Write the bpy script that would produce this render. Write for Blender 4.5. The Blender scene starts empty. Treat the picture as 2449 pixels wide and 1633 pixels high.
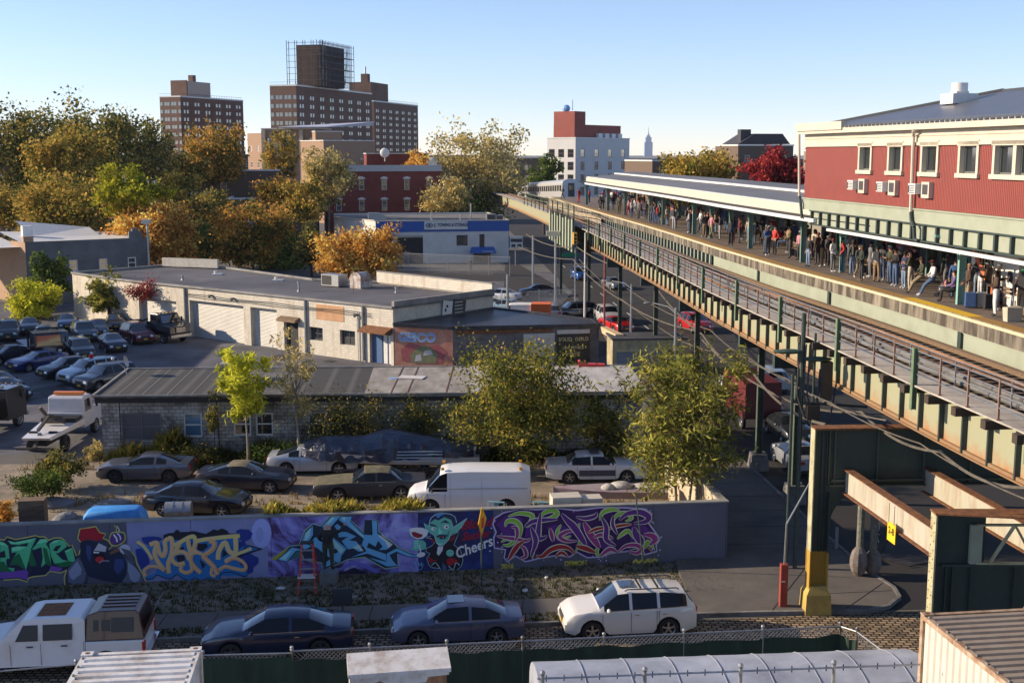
import bpy, math, random
import numpy as np
from mathutils import Vector, Matrix
R = math.radians
PI = math.pi
sc = bpy.context.scene
C = sc.collection
rnd = random.Random(7)
# ------------------------------------------------------------ camera, sky, sun, exposure
CAM_H = 16.5
FPX = 2900.0
PITCH = math.atan(449.5 / FPX)
cd = bpy.data.cameras.new("camera"); cam = bpy.data.objects.new("camera", cd); C.objects.link(cam)
cam.location = (0, 0, CAM_H); cam.rotation_euler = (PI / 2 - PITCH, 0, 0)
cd.sensor_width = 36; cd.lens = FPX / 2449 * 36; cd.clip_start = 0.5; cd.clip_end = 20000
sc.camera = cam
SUN_EL = R(21); SUN_A = R(5)
sdir = Vector((-math.cos(SUN_A) * math.cos(SUN_EL), math.sin(SUN_A) * math.cos(SUN_EL), math.sin(SUN_EL)))
w = bpy.data.worlds.new("World"); sc.world = w; w.use_nodes = True
nt = w.node_tree
sky = nt.nodes.new("ShaderNodeTexSky"); sky.sky_type = 'NISHITA'; sky.sun_disc = False
sky.sun_elevation = SUN_EL; sky.sun_rotation = math.atan2(sdir.x, sdir.y)
sky.altitude = 3000; sky.air_density = 1.0; sky.dust_density = 1.0; sky.ozone_density = 7
bg = nt.nodes["Background"]; bg.inputs[1].default_value = 0.145
tint = nt.nodes.new('ShaderNodeMixRGB'); tint.blend_type = 'MULTIPLY'; tint.inputs[0].default_value = 1; tint.inputs[2].default_value = (1.42, .97, .76, 1)
nt.links.new(sky.outputs[0], tint.inputs[1]); nt.links.new(tint.outputs[0], bg.inputs[0])
ld = bpy.data.lights.new("sun", 'SUN'); ld.energy = 4.2; ld.angle = R(0.5); ld.color = (1.0, 0.82, 0.60)
sun = bpy.data.objects.new("sun", ld); C.objects.link(sun)
sun.rotation_euler = sdir.to_track_quat('Z', 'Y').to_euler(); sun.location = (-60, 20, 60)
vs = sc.view_settings
sc.display_settings.display_device = 'sRGB'
vs.view_transform = 'Standard'; vs.look = 'None'; vs.gamma = 1; vs.use_curve_mapping = False
vs.exposure = 0.9
# ------------------------------------------------------------ measuring helpers
def ray(u, v):
    x = (u - 1224.5) / FPX; y = -(v - 816.5) / FPX
    return x, math.cos(PITCH) + y * math.sin(PITCH), -math.sin(PITCH) + y * math.cos(PITCH)
def G(u, v, z=0.0):
    d = ray(u, v); t = (z - CAM_H) / d[2]
    return d[0] * t, d[1] * t
def AT(u, v, y):
    d = ray(u, v); t = y / d[1]
    return Vector((d[0] * t, y, CAM_H + d[2] * t))
class Plane:
    def __init__(s, p0, p1):
        s.p = Vector((p0[0], p0[1])); e = Vector((p1[0], p1[1])); s.len = (e - s.p).length
        s.d = (e - s.p).normalized(); s.n = Vector((s.d.y, -s.d.x))
        s.rot = math.atan2(s.d.y, s.d.x)
    def px(s, u, v):
        d = ray(u, v); dd = Vector((d[0], d[1]))
        t = s.p.dot(s.n) / dd.dot(s.n)
        q = dd * t
        return (q - s.p).dot(s.d), CAM_H + d[2] * t
# ------------------------------------------------------------ materials
MATS = {}
def _new(name):
    m = bpy.data.materials.new(name); m.use_nodes = True
    return m, m.node_tree, m.node_tree.nodes["Principled BSDF"]
def pm(name, col, rough=.65, metal=0., var=.12, scale=3., bump=0., coat=0., col2=None, c2amt=.5, stretch=(1, 1, 1), spec=.5, detail=5., alpha=1., bscale=None):
    """principled with broad noise variation towards col2 (or a darker self)"""
    if name in MATS: return MATS[name]
    m, t, b = _new(name)
    b.inputs['Roughness'].default_value = rough; b.inputs['Metallic'].default_value = metal
    b.inputs['Coat Weight'].default_value = coat; b.inputs['Specular IOR Level'].default_value = spec
    if coat: b.inputs['Coat Roughness'].default_value = .05; b.inputs['Coat IOR'].default_value = 1.8
    if alpha < 1: b.inputs['Alpha'].default_value = alpha
    if var or col2:
        tc = t.nodes.new('ShaderNodeTexCoord'); mp = t.nodes.new('ShaderNodeMapping'); mp.inputs[3].default_value = stretch
        n = t.nodes.new('ShaderNodeTexNoise'); n.inputs['Scale'].default_value = scale; n.inputs['Detail'].default_value = detail; n.inputs['Roughness'].default_value = .65
        t.links.new(tc.outputs['Object'], mp.inputs[0]); t.links.new(mp.outputs[0], n.inputs[0])
        r = t.nodes.new('ShaderNodeValToRGB')
        c2 = col2 if col2 else tuple(c * (1 - 2 * var) for c in col)
        lo = .5 - .22 * (1 - c2amt) - .02; 
        r.color_ramp.elements[0].position = max(0, c2amt - .18); r.color_ramp.elements[1].position = min(1, c2amt + .18)
        r.color_ramp.elements[0].color = (*c2, 1); r.color_ramp.elements[1].color = (*[min(1, c * (1 + var)) for c in col], 1)
        t.links.new(n.outputs[0], r.inputs[0]); t.links.new(r.outputs[0], b.inputs['Base Color'])
        if bump:
            bn = t.nodes.new('ShaderNodeBump'); bn.inputs['Strength'].default_value = bump; bn.inputs['Distance'].default_value = .05
            n2 = t.nodes.new('ShaderNodeTexNoise'); n2.inputs['Scale'].default_value = bscale or scale * 6; n2.inputs['Detail'].default_value = 6
            t.links.new(mp.outputs[0], n2.inputs[0]); t.links.new(n2.outputs[0], bn.inputs['Height']); t.links.new(bn.outputs[0], b.inputs['Normal'])
    else:
        b.inputs['Base Color'].default_value = (*col, 1)
    MATS[name] = m; return m
def wallvec(t):
    tc = t.nodes.new('ShaderNodeTexCoord'); sp = t.nodes.new('ShaderNodeSeparateXYZ'); t.links.new(tc.outputs['Object'], sp.inputs[0])
    a = t.nodes.new('ShaderNodeMath'); a.operation = 'ADD'; t.links.new(sp.outputs[0], a.inputs[0]); t.links.new(sp.outputs[1], a.inputs[1])
    cb = t.nodes.new('ShaderNodeCombineXYZ'); t.links.new(a.outputs[0], cb.inputs[0]); t.links.new(sp.outputs[2], cb.inputs[1])
    return tc, sp, cb
def brick(name, c1, c2, mortar, bw=.22, bh=.075, ms=.01, stain=None, stain_amt=.45, rough=.85, sscale=.5, bump=.3, streak=False):
    if name in MATS: return MATS[name]
    m, t, b = _new(name); b.inputs['Roughness'].default_value = rough; b.inputs['Specular IOR Level'].default_value = .25
    tc, sp, cb = wallvec(t)
    k = t.nodes.new('ShaderNodeTexBrick'); k.inputs['Scale'].default_value = 1
    k.inputs['Brick Width'].default_value = bw; k.inputs['Row Height'].default_value = bh; k.inputs['Mortar Size'].default_value = ms
    k.inputs['Color1'].default_value = (*c1, 1); k.inputs['Color2'].default_value = (*c2, 1); k.inputs['Mortar'].default_value = (*mortar, 1)
    t.links.new(cb.outputs[0], k.inputs[0]); out = k.outputs[0]
    if stain:
        n = t.nodes.new('ShaderNodeTexNoise'); n.inputs['Scale'].default_value = sscale; n.inputs['Detail'].default_value = 8; n.inputs['Roughness'].default_value = .7
        if streak:
            mp = t.nodes.new('ShaderNodeMapping'); mp.inputs[3].default_value = (1, 1, .18); t.links.new(tc.outputs['Object'], mp.inputs[0]); t.links.new(mp.outputs[0], n.inputs[0])
        else: t.links.new(tc.outputs['Object'], n.inputs[0])
        r = t.nodes.new('ShaderNodeValToRGB'); r.color_ramp.elements[0].position = stain_amt - .1; r.color_ramp.elements[1].position = stain_amt + .12
        t.links.new(n.outputs[0], r.inputs[0])
        mx = t.nodes.new('ShaderNodeMixRGB'); mx.inputs[1].default_value = (*stain, 1); t.links.new(r.outputs[0], mx.inputs[0]); t.links.new(out, mx.inputs[2]); out = mx.outputs[0]
    t.links.new(out, b.inputs['Base Color'])
    if bump:
        bn = t.nodes.new('ShaderNodeBump'); bn.inputs['Strength'].default_value = bump; bn.inputs['Distance'].default_value = .02
        t.links.new(k.outputs[1], bn.inputs['Height']); bn.invert = True; t.links.new(bn.outputs[0], b.inputs['Normal'])
    MATS[name] = m; return m
def glass(name, col=(.02, .025, .03), rough=.08, metal=0., spec=1.0):
    if name in MATS: return MATS[name]
    m, t, b = _new(name); b.inputs['Base Color'].default_value = (*col, 1); b.inputs['Roughness'].default_value = rough
    b.inputs['Specular IOR Level'].default_value = spec; b.inputs['Metallic'].default_value = metal; b.inputs['Coat Weight'].default_value = 1; b.inputs['Coat IOR'].default_value = 2.0; b.inputs['Coat Roughness'].default_value = .04
    MATS[name] = m; return m
def foliage(name, cols, scale=.9, trans=.35):
    """leaves: noise clumps and a per-leaf random walk through the colours"""
    if name in MATS: return MATS[name]
    m = bpy.data.materials.new(name); m.use_nodes = True; t = m.node_tree; t.nodes.clear()
    o = t.nodes.new('ShaderNodeOutputMaterial'); mx = t.nodes.new('ShaderNodeMixShader'); mx.inputs[0].default_value = trans
    d = t.nodes.new('ShaderNodeBsdfDiffuse'); tr = t.nodes.new('ShaderNodeBsdfTranslucent')
    tc = t.nodes.new('ShaderNodeTexCoord'); n = t.nodes.new('ShaderNodeTexNoise'); n.inputs['Scale'].default_value = scale; n.inputs['Detail'].default_value = 3
    t.links.new(tc.outputs['Object'], n.inputs[0])
    g = t.nodes.new('ShaderNodeNewGeometry'); a = t.nodes.new('ShaderNodeMath'); a.operation = 'MULTIPLY_ADD'; a.inputs[1].default_value = .42
    s = t.nodes.new('ShaderNodeMath'); s.operation = 'SUBTRACT'; s.inputs[1].default_value = .21
    t.links.new(g.outputs['Random Per Island'], a.inputs[0]); t.links.new(n.outputs[0], s.inputs[0]); t.links.new(s.outputs[0], a.inputs[2])
    r = t.nodes.new('ShaderNodeValToRGB'); els = r.color_ramp.elements
    while len(els) < len(cols): els.new(.5)
    for i, c in enumerate(cols):
        els[i].position = .28 + .44 * i / max(1, len(cols) - 1); els[i].color = (*c, 1)
    t.links.new(a.outputs[0], r.inputs[0])
    for q in (d, tr): t.links.new(r.outputs[0], q.inputs[0])
    t.links.new(d.outputs[0], mx.inputs[1]); t.links.new(tr.outputs[0], mx.inputs[2]); t.links.new(mx.outputs[0], o.inputs[0])
    MATS[name] = m; return m
def stripes(name, c1, c2, width, axis=0, rough=.5, metal=0., duty=.5, bump=.6):
    """corrugation or seams along one object axis"""
    if name in MATS: return MATS[name]
    m, t, b = _new(name); b.inputs['Roughness'].default_value = rough; b.inputs['Metallic'].default_value = metal
    tc = t.nodes.new('ShaderNodeTexCoord'); sp = t.nodes.new('ShaderNodeSeparateXYZ'); t.links.new(tc.outputs['Object'], sp.inputs[0])
    mm = t.nodes.new('ShaderNodeMath'); mm.operation = 'MULTIPLY'; mm.inputs[1].default_value = 2 * PI / width; t.links.new(sp.outputs[axis], mm.inputs[0])
    si = t.nodes.new('ShaderNodeMath'); si.operation = 'SINE'; t.links.new(mm.outputs[0], si.inputs[0])
    mr = t.nodes.new('ShaderNodeMapRange'); mr.inputs[1].default_value = -1; mr.inputs[2].default_value = 1; t.links.new(si.outputs[0], mr.inputs[0])
    r = t.nodes.new('ShaderNodeValToRGB'); r.color_ramp.elements[0].position = max(0, duty - .2); r.color_ramp.elements[1].position = min(1, duty + .2)
    r.color_ramp.elements[0].color = (*c1, 1); r.color_ramp.elements[1].color = (*c2, 1)
    t.links.new(mr.outputs[0], r.inputs[0])
    n = t.nodes.new('ShaderNodeTexNoise'); n.inputs['Scale'].default_value = 1.2; n.inputs['Detail'].default_value = 6; t.links.new(tc.outputs['Object'], n.inputs[0])
    mr2 = t.nodes.new('ShaderNodeMapRange'); mr2.inputs[3].default_value = .75; mr2.inputs[4].default_value = 1.2; t.links.new(n.outputs[0], mr2.inputs[0])
    mu = t.nodes.new('ShaderNodeMixRGB'); mu.blend_type = 'MULTIPLY'; mu.inputs[0].default_value = 1; t.links.new(r.outputs[0], mu.inputs[1]); t.links.new(mr2.outputs[0], mu.inputs[2])
    t.links.new(mu.outputs[0], b.inputs['Base Color'])
    if bump:
        bn = t.nodes.new('ShaderNodeBump'); bn.inputs['Strength'].default_value = bump; bn.inputs['Distance'].default_value = .03
        t.links.new(mr.outputs[0], bn.inputs['Height']); t.links.new(bn.outputs[0], b.inputs['Normal'])
    MATS[name] = m; return m
def rusty(name, col, rust, z0, z1, rough=.7, axis=2):
    """painted steel whose paint gives way to rust below height z1 (object space)"""
    if name in MATS: return MATS[name]
    m, t, b = _new(name); b.inputs['Roughness'].default_value = rough
    tc = t.nodes.new('ShaderNodeTexCoord'); sp = t.nodes.new('ShaderNodeSeparateXYZ'); t.links.new(tc.outputs['Object'], sp.inputs[0])
    n = t.nodes.new('ShaderNodeTexNoise'); n.inputs['Scale'].default_value = 2.2; n.inputs['Detail'].default_value = 8; n.inputs['Roughness'].default_value = .7
    t.links.new(tc.outputs['Object'], n.inputs[0])
    mr = t.nodes.new('ShaderNodeMapRange'); mr.inputs[1].default_value = z0; mr.inputs[2].default_value = z1; t.links.new(sp.outputs[axis], mr.inputs[0])
    ad = t.nodes.new('ShaderNodeMath'); ad.operation = 'MULTIPLY_ADD'; ad.inputs[1].default_value = .9; t.links.new(n.outputs[0], ad.inputs[0]); t.links.new(mr.outputs[0], ad.inputs[2])
    r = t.nodes.new('ShaderNodeValToRGB'); e = r.color_ramp.elements; e[0].position = .56; e[0].color = (*rust, 1); e[1].position = .98; e[1].color = (*col, 1)
    q = e.new(.72); q.color = (*[a * .5 + c * .5 for a, c in zip(col, rust)], 1)
    t.links.new(ad.outputs[0], r.inputs[0]); t.links.new(r.outputs[0], b.inputs['Base Color'])
    MATS[name] = m; return m
# ------------------------------------------------------------ mesh builder
class MB:
    def __init__(s): s.v = []; s.f = []; s.mi = []
    def quad(s, a, b, c, d, m=0):
        n = len(s.v); s.v += [tuple(a), tuple(b), tuple(c), tuple(d)]; s.f.append((n, n+1, n+2, n+3)); s.mi.append(m); return s
    def poly(s, pts, m=0):
        n = len(s.v); s.v += [tuple(p) for p in pts]; s.f.append(tuple(range(n, n + len(pts)))); s.mi.append(m); return s
    def box(s, x0, y0, z0, x1, y1, z1, m=0, top=None, M=None):
        n = len(s.v)
        P = [(x0,y0,z0),(x1,y0,z0),(x1,y1,z0),(x0,y1,z0),(x0,y0,z1),(x1,y0,z1),(x1,y1,z1),(x0,y1,z1)]
        if M is not None: P = [tuple(M @ Vector(p)) for p in P]
        s.v += P
        for k, q in enumerate(((3,2,1,0),(4,5,6,7),(0,1,5,4),(1,2,6,5),(2,3,7,6),(3,0,4,7))):
            s.f.append(tuple(n + i for i in q)); s.mi.append(top if (k == 1 and top is not None) else m)
        return s
    def hexa(s, P, m=0):                                          # 8 corners: bottom ring, top ring
        n = len(s.v); s.v += [tuple(p) for p in P]
        for q in ((3,2,1,0),(4,5,6,7),(0,1,5,4),(1,2,6,5),(2,3,7,6),(3,0,4,7)):
            s.f.append(tuple(n + i for i in q)); s.mi.append(m)
        return s
    def bar(s, p0, p1, w, h, m=0, up=(0, 0, 1)):
        p0 = Vector(p0); p1 = Vector(p1); d = (p1 - p0).normalized(); u = Vector(up)
        x = d.cross(u)
        if x.length < 1e-4: x = Vector((1, 0, 0))
        x.normalize(); y = x.cross(d).normalized(); x *= w / 2; y *= h / 2
        return s.hexa([p0-x-y, p0+x-y, p0+x+y, p0-x+y, p1-x-y, p1+x-y, p1+x+y, p1-x+y], m)
    def prism(s, pts, z0, z1, m=0, top=None, bot=True):
        n = len(s.v); k = len(pts)
        s.v += [(p[0], p[1], z0) for p in pts] + [(p[0], p[1], z1) for p in pts]
        for i in range(k):
            j = (i + 1) % k; s.f.append((n+i, n+j, n+k+j, n+k+i)); s.mi.append(m)
        s.f.append(tuple(n + k + i for i in range(k))); s.mi.append(m if top is None else top)
        if bot: s.f.append(tuple(n + i for i in reversed(range(k)))); s.mi.append(m)
        return s
    def side(s, pts, y0, y1, m=0):
        n = len(s.v); k = len(pts)
        s.v += [(p[0], y0, p[1]) for p in pts] + [(p[0], y1, p[1]) for p in pts]
        for i in range(k):
            j = (i + 1) % k; s.f.append((n+i, n+j, n+k+j, n+k+i)); s.mi.append(m)
        s.f.append(tuple(n + k + i for i in range(k))); s.mi.append(m)
        s.f.append(tuple(n + i for i in reversed(range(k)))); s.mi.append(m)
        return s
    def tube(s, p0, p1, r, r2=None, n=8, m=0, caps=True):
        p0 = Vector(p0); p1 = Vector(p1); r2 = r if r2 is None else r2; d = p1 - p0
        if d.length < 1e-6: return s
        d.normalize(); a = d.orthogonal().normalized(); b = d.cross(a); k = len(s.v)
        for p, q in ((p0, r), (p1, r2)):
            for i in range(n):
                t = 2 * PI * i / n; s.v.append(tuple(p + (a * math.cos(t) + b * math.sin(t)) * q))
        for i in range(n):
            j = (i + 1) % n; s.f.append((k+i, k+j, k+n+j, k+n+i)); s.mi.append(m)
        if caps:
            s.f.append(tuple(k + i for i in reversed(range(n)))); s.mi.append(m); s.f.append(tuple(k + n + i for i in range(n))); s.mi.append(m)
        return s
    def path(s, pts, r, n=6, m=0):
        for i in range(len(pts) - 1): s.tube(pts[i], pts[i+1], r, n=n, m=m)
        return s
    def ball(s, c, rx, ry=None, rz=None, nu=10, nv=6, m=0, M=None):
        ry = rx if ry is None else ry; rz = rx if rz is None else rz; k = len(s.v); c = Vector(c)
        P = []
        for j in range(nv + 1):
            a = PI * j / nv
            for i in range(nu):
                b = 2 * PI * i / nu; p = Vector((rx * math.sin(a) * math.cos(b), ry * math.sin(a) * math.sin(b), rz * math.cos(a)))
                if M is not None: p = M @ p
                P.append(tuple(c + p))
        s.v += P
        for j in range(nv):
            for i in range(nu):
                i2 = (i + 1) % nu; s.f.append((k+j*nu+i, k+(j+1)*nu+i, k+(j+1)*nu+i2, k+j*nu+i2)); s.mi.append(m)
        return s
    def loft(s, rings, m=0, closed=True, caps=True):
        k = len(s.v); n = len(rings[0])
        for r in rings: s.v += [tuple(p) for p in r]
        for j in range(len(rings) - 1):
            for i in range(n if closed else n - 1):
                i2 = (i + 1) % n; s.f.append((k+j*n+i, k+j*n+i2, k+(j+1)*n+i2, k+(j+1)*n+i)); s.mi.append(m)
        if caps:
            s.f.append(tuple(k + i for i in reversed(range(n)))); s.mi.append(m)
            q = k + (len(rings) - 1) * n; s.f.append(tuple(q + i for i in range(n))); s.mi.append(m)
        return s
    def mesh(s, name, mats, smooth=None):
        me = bpy.data.meshes.new(name); me.from_pydata(s.v, [], s.f)
        if not isinstance(mats, (list, tuple)): mats = [mats]
        for q in mats: me.materials.append(q)
        if len(mats) > 1: me.polygons.foreach_set('material_index', s.mi)
        if smooth is not None:
            me.polygons.foreach_set('use_smooth', [True] * len(s.f)); me.set_sharp_from_angle(angle=R(smooth))
        me.update(); return me
    def build(s, name, mats, parent=None, smooth=None, bevel=0, loc=None, rotz=0):
        return link(name, s.mesh(name, mats, smooth), parent, loc, rotz, bevel)
def link(name, me, parent=None, loc=None, rotz=0, bevel=0):
    o = bpy.data.objects.new(name, me); C.objects.link(o)
    if parent: o.parent = parent
    if loc is not None: o.location = loc
    if rotz: o.rotation_euler = (0, 0, rotz)
    if bevel:
        b = o.modifiers.new('bevel', 'BEVEL'); b.width = bevel; b.segments = 2; b.limit_method = 'ANGLE'
    return o
def thing(name, label, cat, loc=(0, 0, 0), rotz=0, group=None):
    o = bpy.data.objects.new(name, None); C.objects.link(o); o.empty_display_size = .3
    o.location = loc; o.rotation_euler = (0, 0, rotz); o['label'] = label; o['category'] = cat
    if group: o['group'] = group
    return o
def tag(o, label, cat, group=None):
    o['label'] = label; o['category'] = cat
    if group: o['group'] = group
    return o
def struct(name, mb, mats, **k):
    o = mb.build(name, mats, **k); o['kind'] = 'structure'; return o
def kids(o): return [c for c in bpy.data.objects if c.parent == o]
CHILD = {}
def dup(root, loc, rotz=None, label=None, group=None, scale=None, mats=None):
    """copy of a thing with its parts and sub-parts"""
    ch = CHILD.get(root.name)
    if ch is None:
        ch = [(c, kids(c)) for c in kids(root)]; CHILD[root.name] = ch
    r = root.copy(); C.objects.link(r); r.location = loc
    if rotz is not None: r.rotation_euler = (0, 0, rotz)
    if label: r['label'] = label
    if group: r['group'] = group
    if scale: r.scale = scale if isinstance(scale, tuple) else (scale,) * 3
    for c, gs in ch:
        k = c.copy(); C.objects.link(k); k.parent = r
        if mats and c.name.split('.')[0] in mats: _setmat(k, mats[c.name.split('.')[0]])
        for g in gs:
            q = g.copy(); C.objects.link(q); q.parent = k
            if mats and g.name.split('.')[0] in mats: _setmat(q, mats[g.name.split('.')[0]])
    return r
def _setmat(o, m):
    o.material_slots[0].link = 'OBJECT'; o.material_slots[0].material = m
def wall_open(mb, p, d, n, s0, s1, z0, z1, holes, depth=.15, m=0, rm=None):
    """wall on the plane through p along d (outward normal n), with real recessed openings (a0, a1, b0, b1)"""
    rm = m if rm is None else rm
    S = sorted({s0, s1, *[q for h in holes for q in h[:2]]}); Z = sorted({z0, z1, *[q for h in holes for q in h[2:4]]})
    P = lambda a, z, e=0: (p[0] + d[0]*a - n[0]*e, p[1] + d[1]*a - n[1]*e, z)
    for i in range(len(S) - 1):
        j = 0
        while j < len(Z) - 1:
            mid = (S[i] + S[i+1]) / 2
            inh = lambda jj: any(h[0] < mid < h[1] and h[2] < (Z[jj] + Z[jj+1]) / 2 < h[3] for h in holes)
            if inh(j): j += 1; continue
            k = j
            while k + 1 < len(Z) - 1 and not inh(k + 1): k += 1
            mb.quad(P(S[i], Z[j]), P(S[i+1], Z[j]), P(S[i+1], Z[k+1]), P(S[i], Z[k+1]), m); j = k + 1
    for a0, a1, b0, b1 in holes:
        mb.quad(P(a0, b0), P(a0, b1), P(a0, b1, depth), P(a0, b0, depth), rm); mb.quad(P(a1, b1), P(a1, b0), P(a1, b0, depth), P(a1, b1, depth), rm)
        mb.quad(P(a0, b0), P(a0, b0, depth), P(a1, b0, depth), P(a1, b0), rm); mb.quad(P(a0, b1, depth), P(a0, b1), P(a1, b1), P(a1, b1, depth), rm)
WINCACHE = {}
def window(parent, pl_p, rot, s, z, w, h, frame, pane, depth=.12, fw=.06, sash=True, name='window', sub=False, sill=None, mull=0, key=''):
    """window set in an opening; local x along the wall, +y into the wall"""
    k = (round(w, 2), round(h, 2), frame.name, pane.name, depth, fw, sash, sub, mull, key, sill.name if sill else '')
    if k not in WINCACHE:
        f = MB(); y0, y1 = depth - .06, depth
        f.box(0, y0, 0, fw, y1, h); f.box(w - fw, y0, 0, w, y1, h); f.box(fw, y0, 0, w - fw, y1, fw); f.box(fw, y0, h - fw, w - fw, y1, h)
        if sash: f.box(fw, y0 + .005, h/2 - fw*.4, w - fw, y1, h/2 + fw*.4)
        for i in range(mull): x = w*(i+1)/(mull+1); f.box(x - fw*.4, y0 + .003, fw, x + fw*.4, y1, h - fw)
        g = MB(); g.box(fw*.5, y1 - .02, fw*.5, w - fw*.5, y1 - .01, h - fw*.5)
        if sill: f.box(-.08, -.06, -.1, w + .08, depth, -.003, m=1)
        if sub: WINCACHE[k] = (f.mesh(name, [frame, sill] if sill else frame), g.mesh('pane', pane))
        else:
            n = len(f.v); f.v += g.v; f.f += [tuple(i + n for i in q) for q in g.f]; f.mi += [2 if sill else 1] * len(g.f)
            WINCACHE[k] = (f.mesh(name, [frame, sill, pane] if sill else [frame, pane]), None)
    a, b = WINCACHE[k]
    o = link(name, a, parent, (pl_p[0] + math.cos(rot)*s, pl_p[1] + math.sin(rot)*s, z), rot)
    if b: link('pane', b, o)
    return o
def text(s, size, mat, parent, loc, rot, ext=.01, align='LEFT', name='lettering', sx=1., shear=0., bold=0.):
    cu = bpy.data.curves.new(name, 'FONT'); cu.body = s; cu.size = size; cu.extrude = ext; cu.align_x = align; cu.shear = shear; cu.offset = bold
    cu.resolution_u = 3
    t = bpy.data.objects.new('t', cu); C.objects.link(t)
    me = bpy.data.meshes.new_from_object(t.evaluated_get(bpy.context.evaluated_depsgraph_get())); bpy.data.objects.remove(t)
    me.materials.clear(); me.materials.append(mat); me.name = name
    o = link(name, me, parent, loc); o.rotation_euler = rot; o.scale = (sx, 1, 1); return o
M = {}
M['asphalt'] = pm('asphalt', (.075, .075, .082), .9, var=.25, scale=.35, bump=.2, col2=(.045, .046, .052), bscale=30)
M['concrete'] = pm('concrete', (.30, .29, .27), .9, var=.1, scale=.8, bump=.15, col2=(.17, .165, .155))
M['concrete_dark'] = pm('weathered_concrete', (.22, .21, .2), .9, var=.1, scale=1.5, bump=.2, col2=(.09, .085, .08))
M['dirt'] = pm('dirt', (.10, .085, .065), 1, var=.2, scale=1.5, bump=.5, col2=(.06, .055, .05), bscale=14)
M['white'] = pm('white_paint', (.66, .65, .62), .5, var=.05, scale=2)
M['cream'] = pm('cream_paint', (.56, .51, .41), .55, var=.05, scale=2)
M['black'] = pm('black_matter', (.012, .012, .014), .6, var=0)
M['rubber'] = pm('rubber', (.02, .02, .022), .85, var=0)
M['chrome'] = pm('chrome', (.6, .6, .62), .2, 1., var=0)
M['steel'] = pm('galvanised_steel', (.38, .39, .40), .45, .7, var=.1, scale=6)
M['rust'] = pm('rust', (.22, .09, .035), .9, var=.2, scale=5, col2=(.09, .04, .02))
M['green'] = pm('green_steel', (.055, .10, .075), .6, var=.12, scale=3, col2=(.03, .05, .04))
M['dgreen'] = pm('dark_green_steel', (.03, .05, .045), .6, var=.1, scale=3)
M['wood'] = pm('weathered_wood', (.20, .13, .075), .85, var=.15, scale=2, stretch=(1, 8, 8), col2=(.09, .06, .04))
M['glass'] = glass('window_glass')
M['carglass'] = glass('car_glass', (.012, .016, .02), .05)
M['sideglass'] = pm('side_glass', (.012, .014, .018), .12, var=0, spec=.35)
M['skin1'] = pm('skin_light', (.48, .27, .18), .6, var=0); M['skin2'] = pm('skin_brown', (.22, .11, .065), .6, var=0); M['skin3'] = pm('skin_dark', (.09, .045, .03), .6, var=0)
# ============================================================ the setting
SL = .112
def ST(s, y0, z=0): return (s, y0 + SL * s, z)
M['ground'] = pm('open_ground', (.12, .115, .105), .95, var=.2, scale=.08, col2=(.08, .075, .07))
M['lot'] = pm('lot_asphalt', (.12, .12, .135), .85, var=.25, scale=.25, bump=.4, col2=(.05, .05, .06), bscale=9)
M['gravel'] = pm('gravel_yard', (.30, .24, .17), 1, var=.2, scale=.6, bump=.7, col2=(.13, .11, .09), bscale=18)
M['verge'] = pm('verge_soil', (.19, .16, .13), 1, var=.25, scale=.9, bump=.8, col2=(.085, .085, .05), bscale=12)
M['sidewalk'] = pm('sidewalk_concrete', (.13, .115, .103), .9, var=.08, scale=.5, bump=.2, col2=(.085, .076, .07))
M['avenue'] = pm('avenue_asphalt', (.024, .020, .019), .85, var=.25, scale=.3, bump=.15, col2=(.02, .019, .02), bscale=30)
M['cobble'] = brick('cobblestones', (.42, .31, .19), (.15, .11, .075), (.02, .017, .014), bw=.30, bh=.19, ms=.03, bump=1.0, rough=.8)
t_ = M['cobble'].node_tree
tc_ = next(n for n in t_.nodes if n.type == 'TEX_COORD'); bk_ = next(n for n in t_.nodes if n.type == 'TEX_BRICK')
t_.links.new(tc_.outputs['Object'], bk_.inputs[0])
nv = next(n for n in t_.nodes if n.type == 'BUMP'); nv.inputs['Distance'].default_value = .06
g = MB(); g.poly([(-7000, -300, 0), (7000, -300, 0), (7000, 9000, 0), (-7000, 9000, 0)]); struct('ground', g, M['ground'])
def sheet(name, pts, z, m): b = MB(); b.poly([(p[0], p[1], z) for p in pts]); return struct(name, b, m)
sheet('lot_asphalt', [(-75, 60), (-23.5, 66), (-23, 75.5), (9, 76.5), (8.5, 90), (8.5, 170), (-75, 170)], .004, M['lot'])
sheet('gravel_yard', [(-60, 43), (8.8, 48), (8.6, 64.6), (-23, 63.8), (-60, 60)], .006, M['gravel'])
sheet('cobbled_street', [ST(-60, 20), ST(40, 20), ST(40, 40.6), ST(13, 40.6), ST(-60, 40.6)], .008, M['cobble'])
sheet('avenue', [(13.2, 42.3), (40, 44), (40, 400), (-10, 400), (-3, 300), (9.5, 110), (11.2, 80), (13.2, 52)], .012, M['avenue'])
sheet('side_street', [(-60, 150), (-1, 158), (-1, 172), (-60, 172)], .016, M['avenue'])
sheet('yard_shade_sheet', [(-1, 103.5), (7.2, 97.8), (9.9, 104), (6, 150), (1, 182), (-1, 182)], .014, M['avenue'])  # dark sheet laid over the lot in place of the deep shade there
sheet('verge', [ST(-60, 43.0), ST(8.7, 43.1), (8.75, 47.75), ST(-60, 46.85)], .05, M['verge'])
b = MB()
s = -60.0
while s < 6.6:
    e = min(s + 1.83, 6.6)
    b.prism([ST(s + .015, 41.65)[:2], ST(e - .015, 41.65)[:2], ST(e - .015, 43.1)[:2], ST(s + .015, 43.1)[:2]], 0, .12 + rnd.uniform(-.008, .008)); s = e
struct('sidewalk', b, M['sidewalk'])
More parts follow.
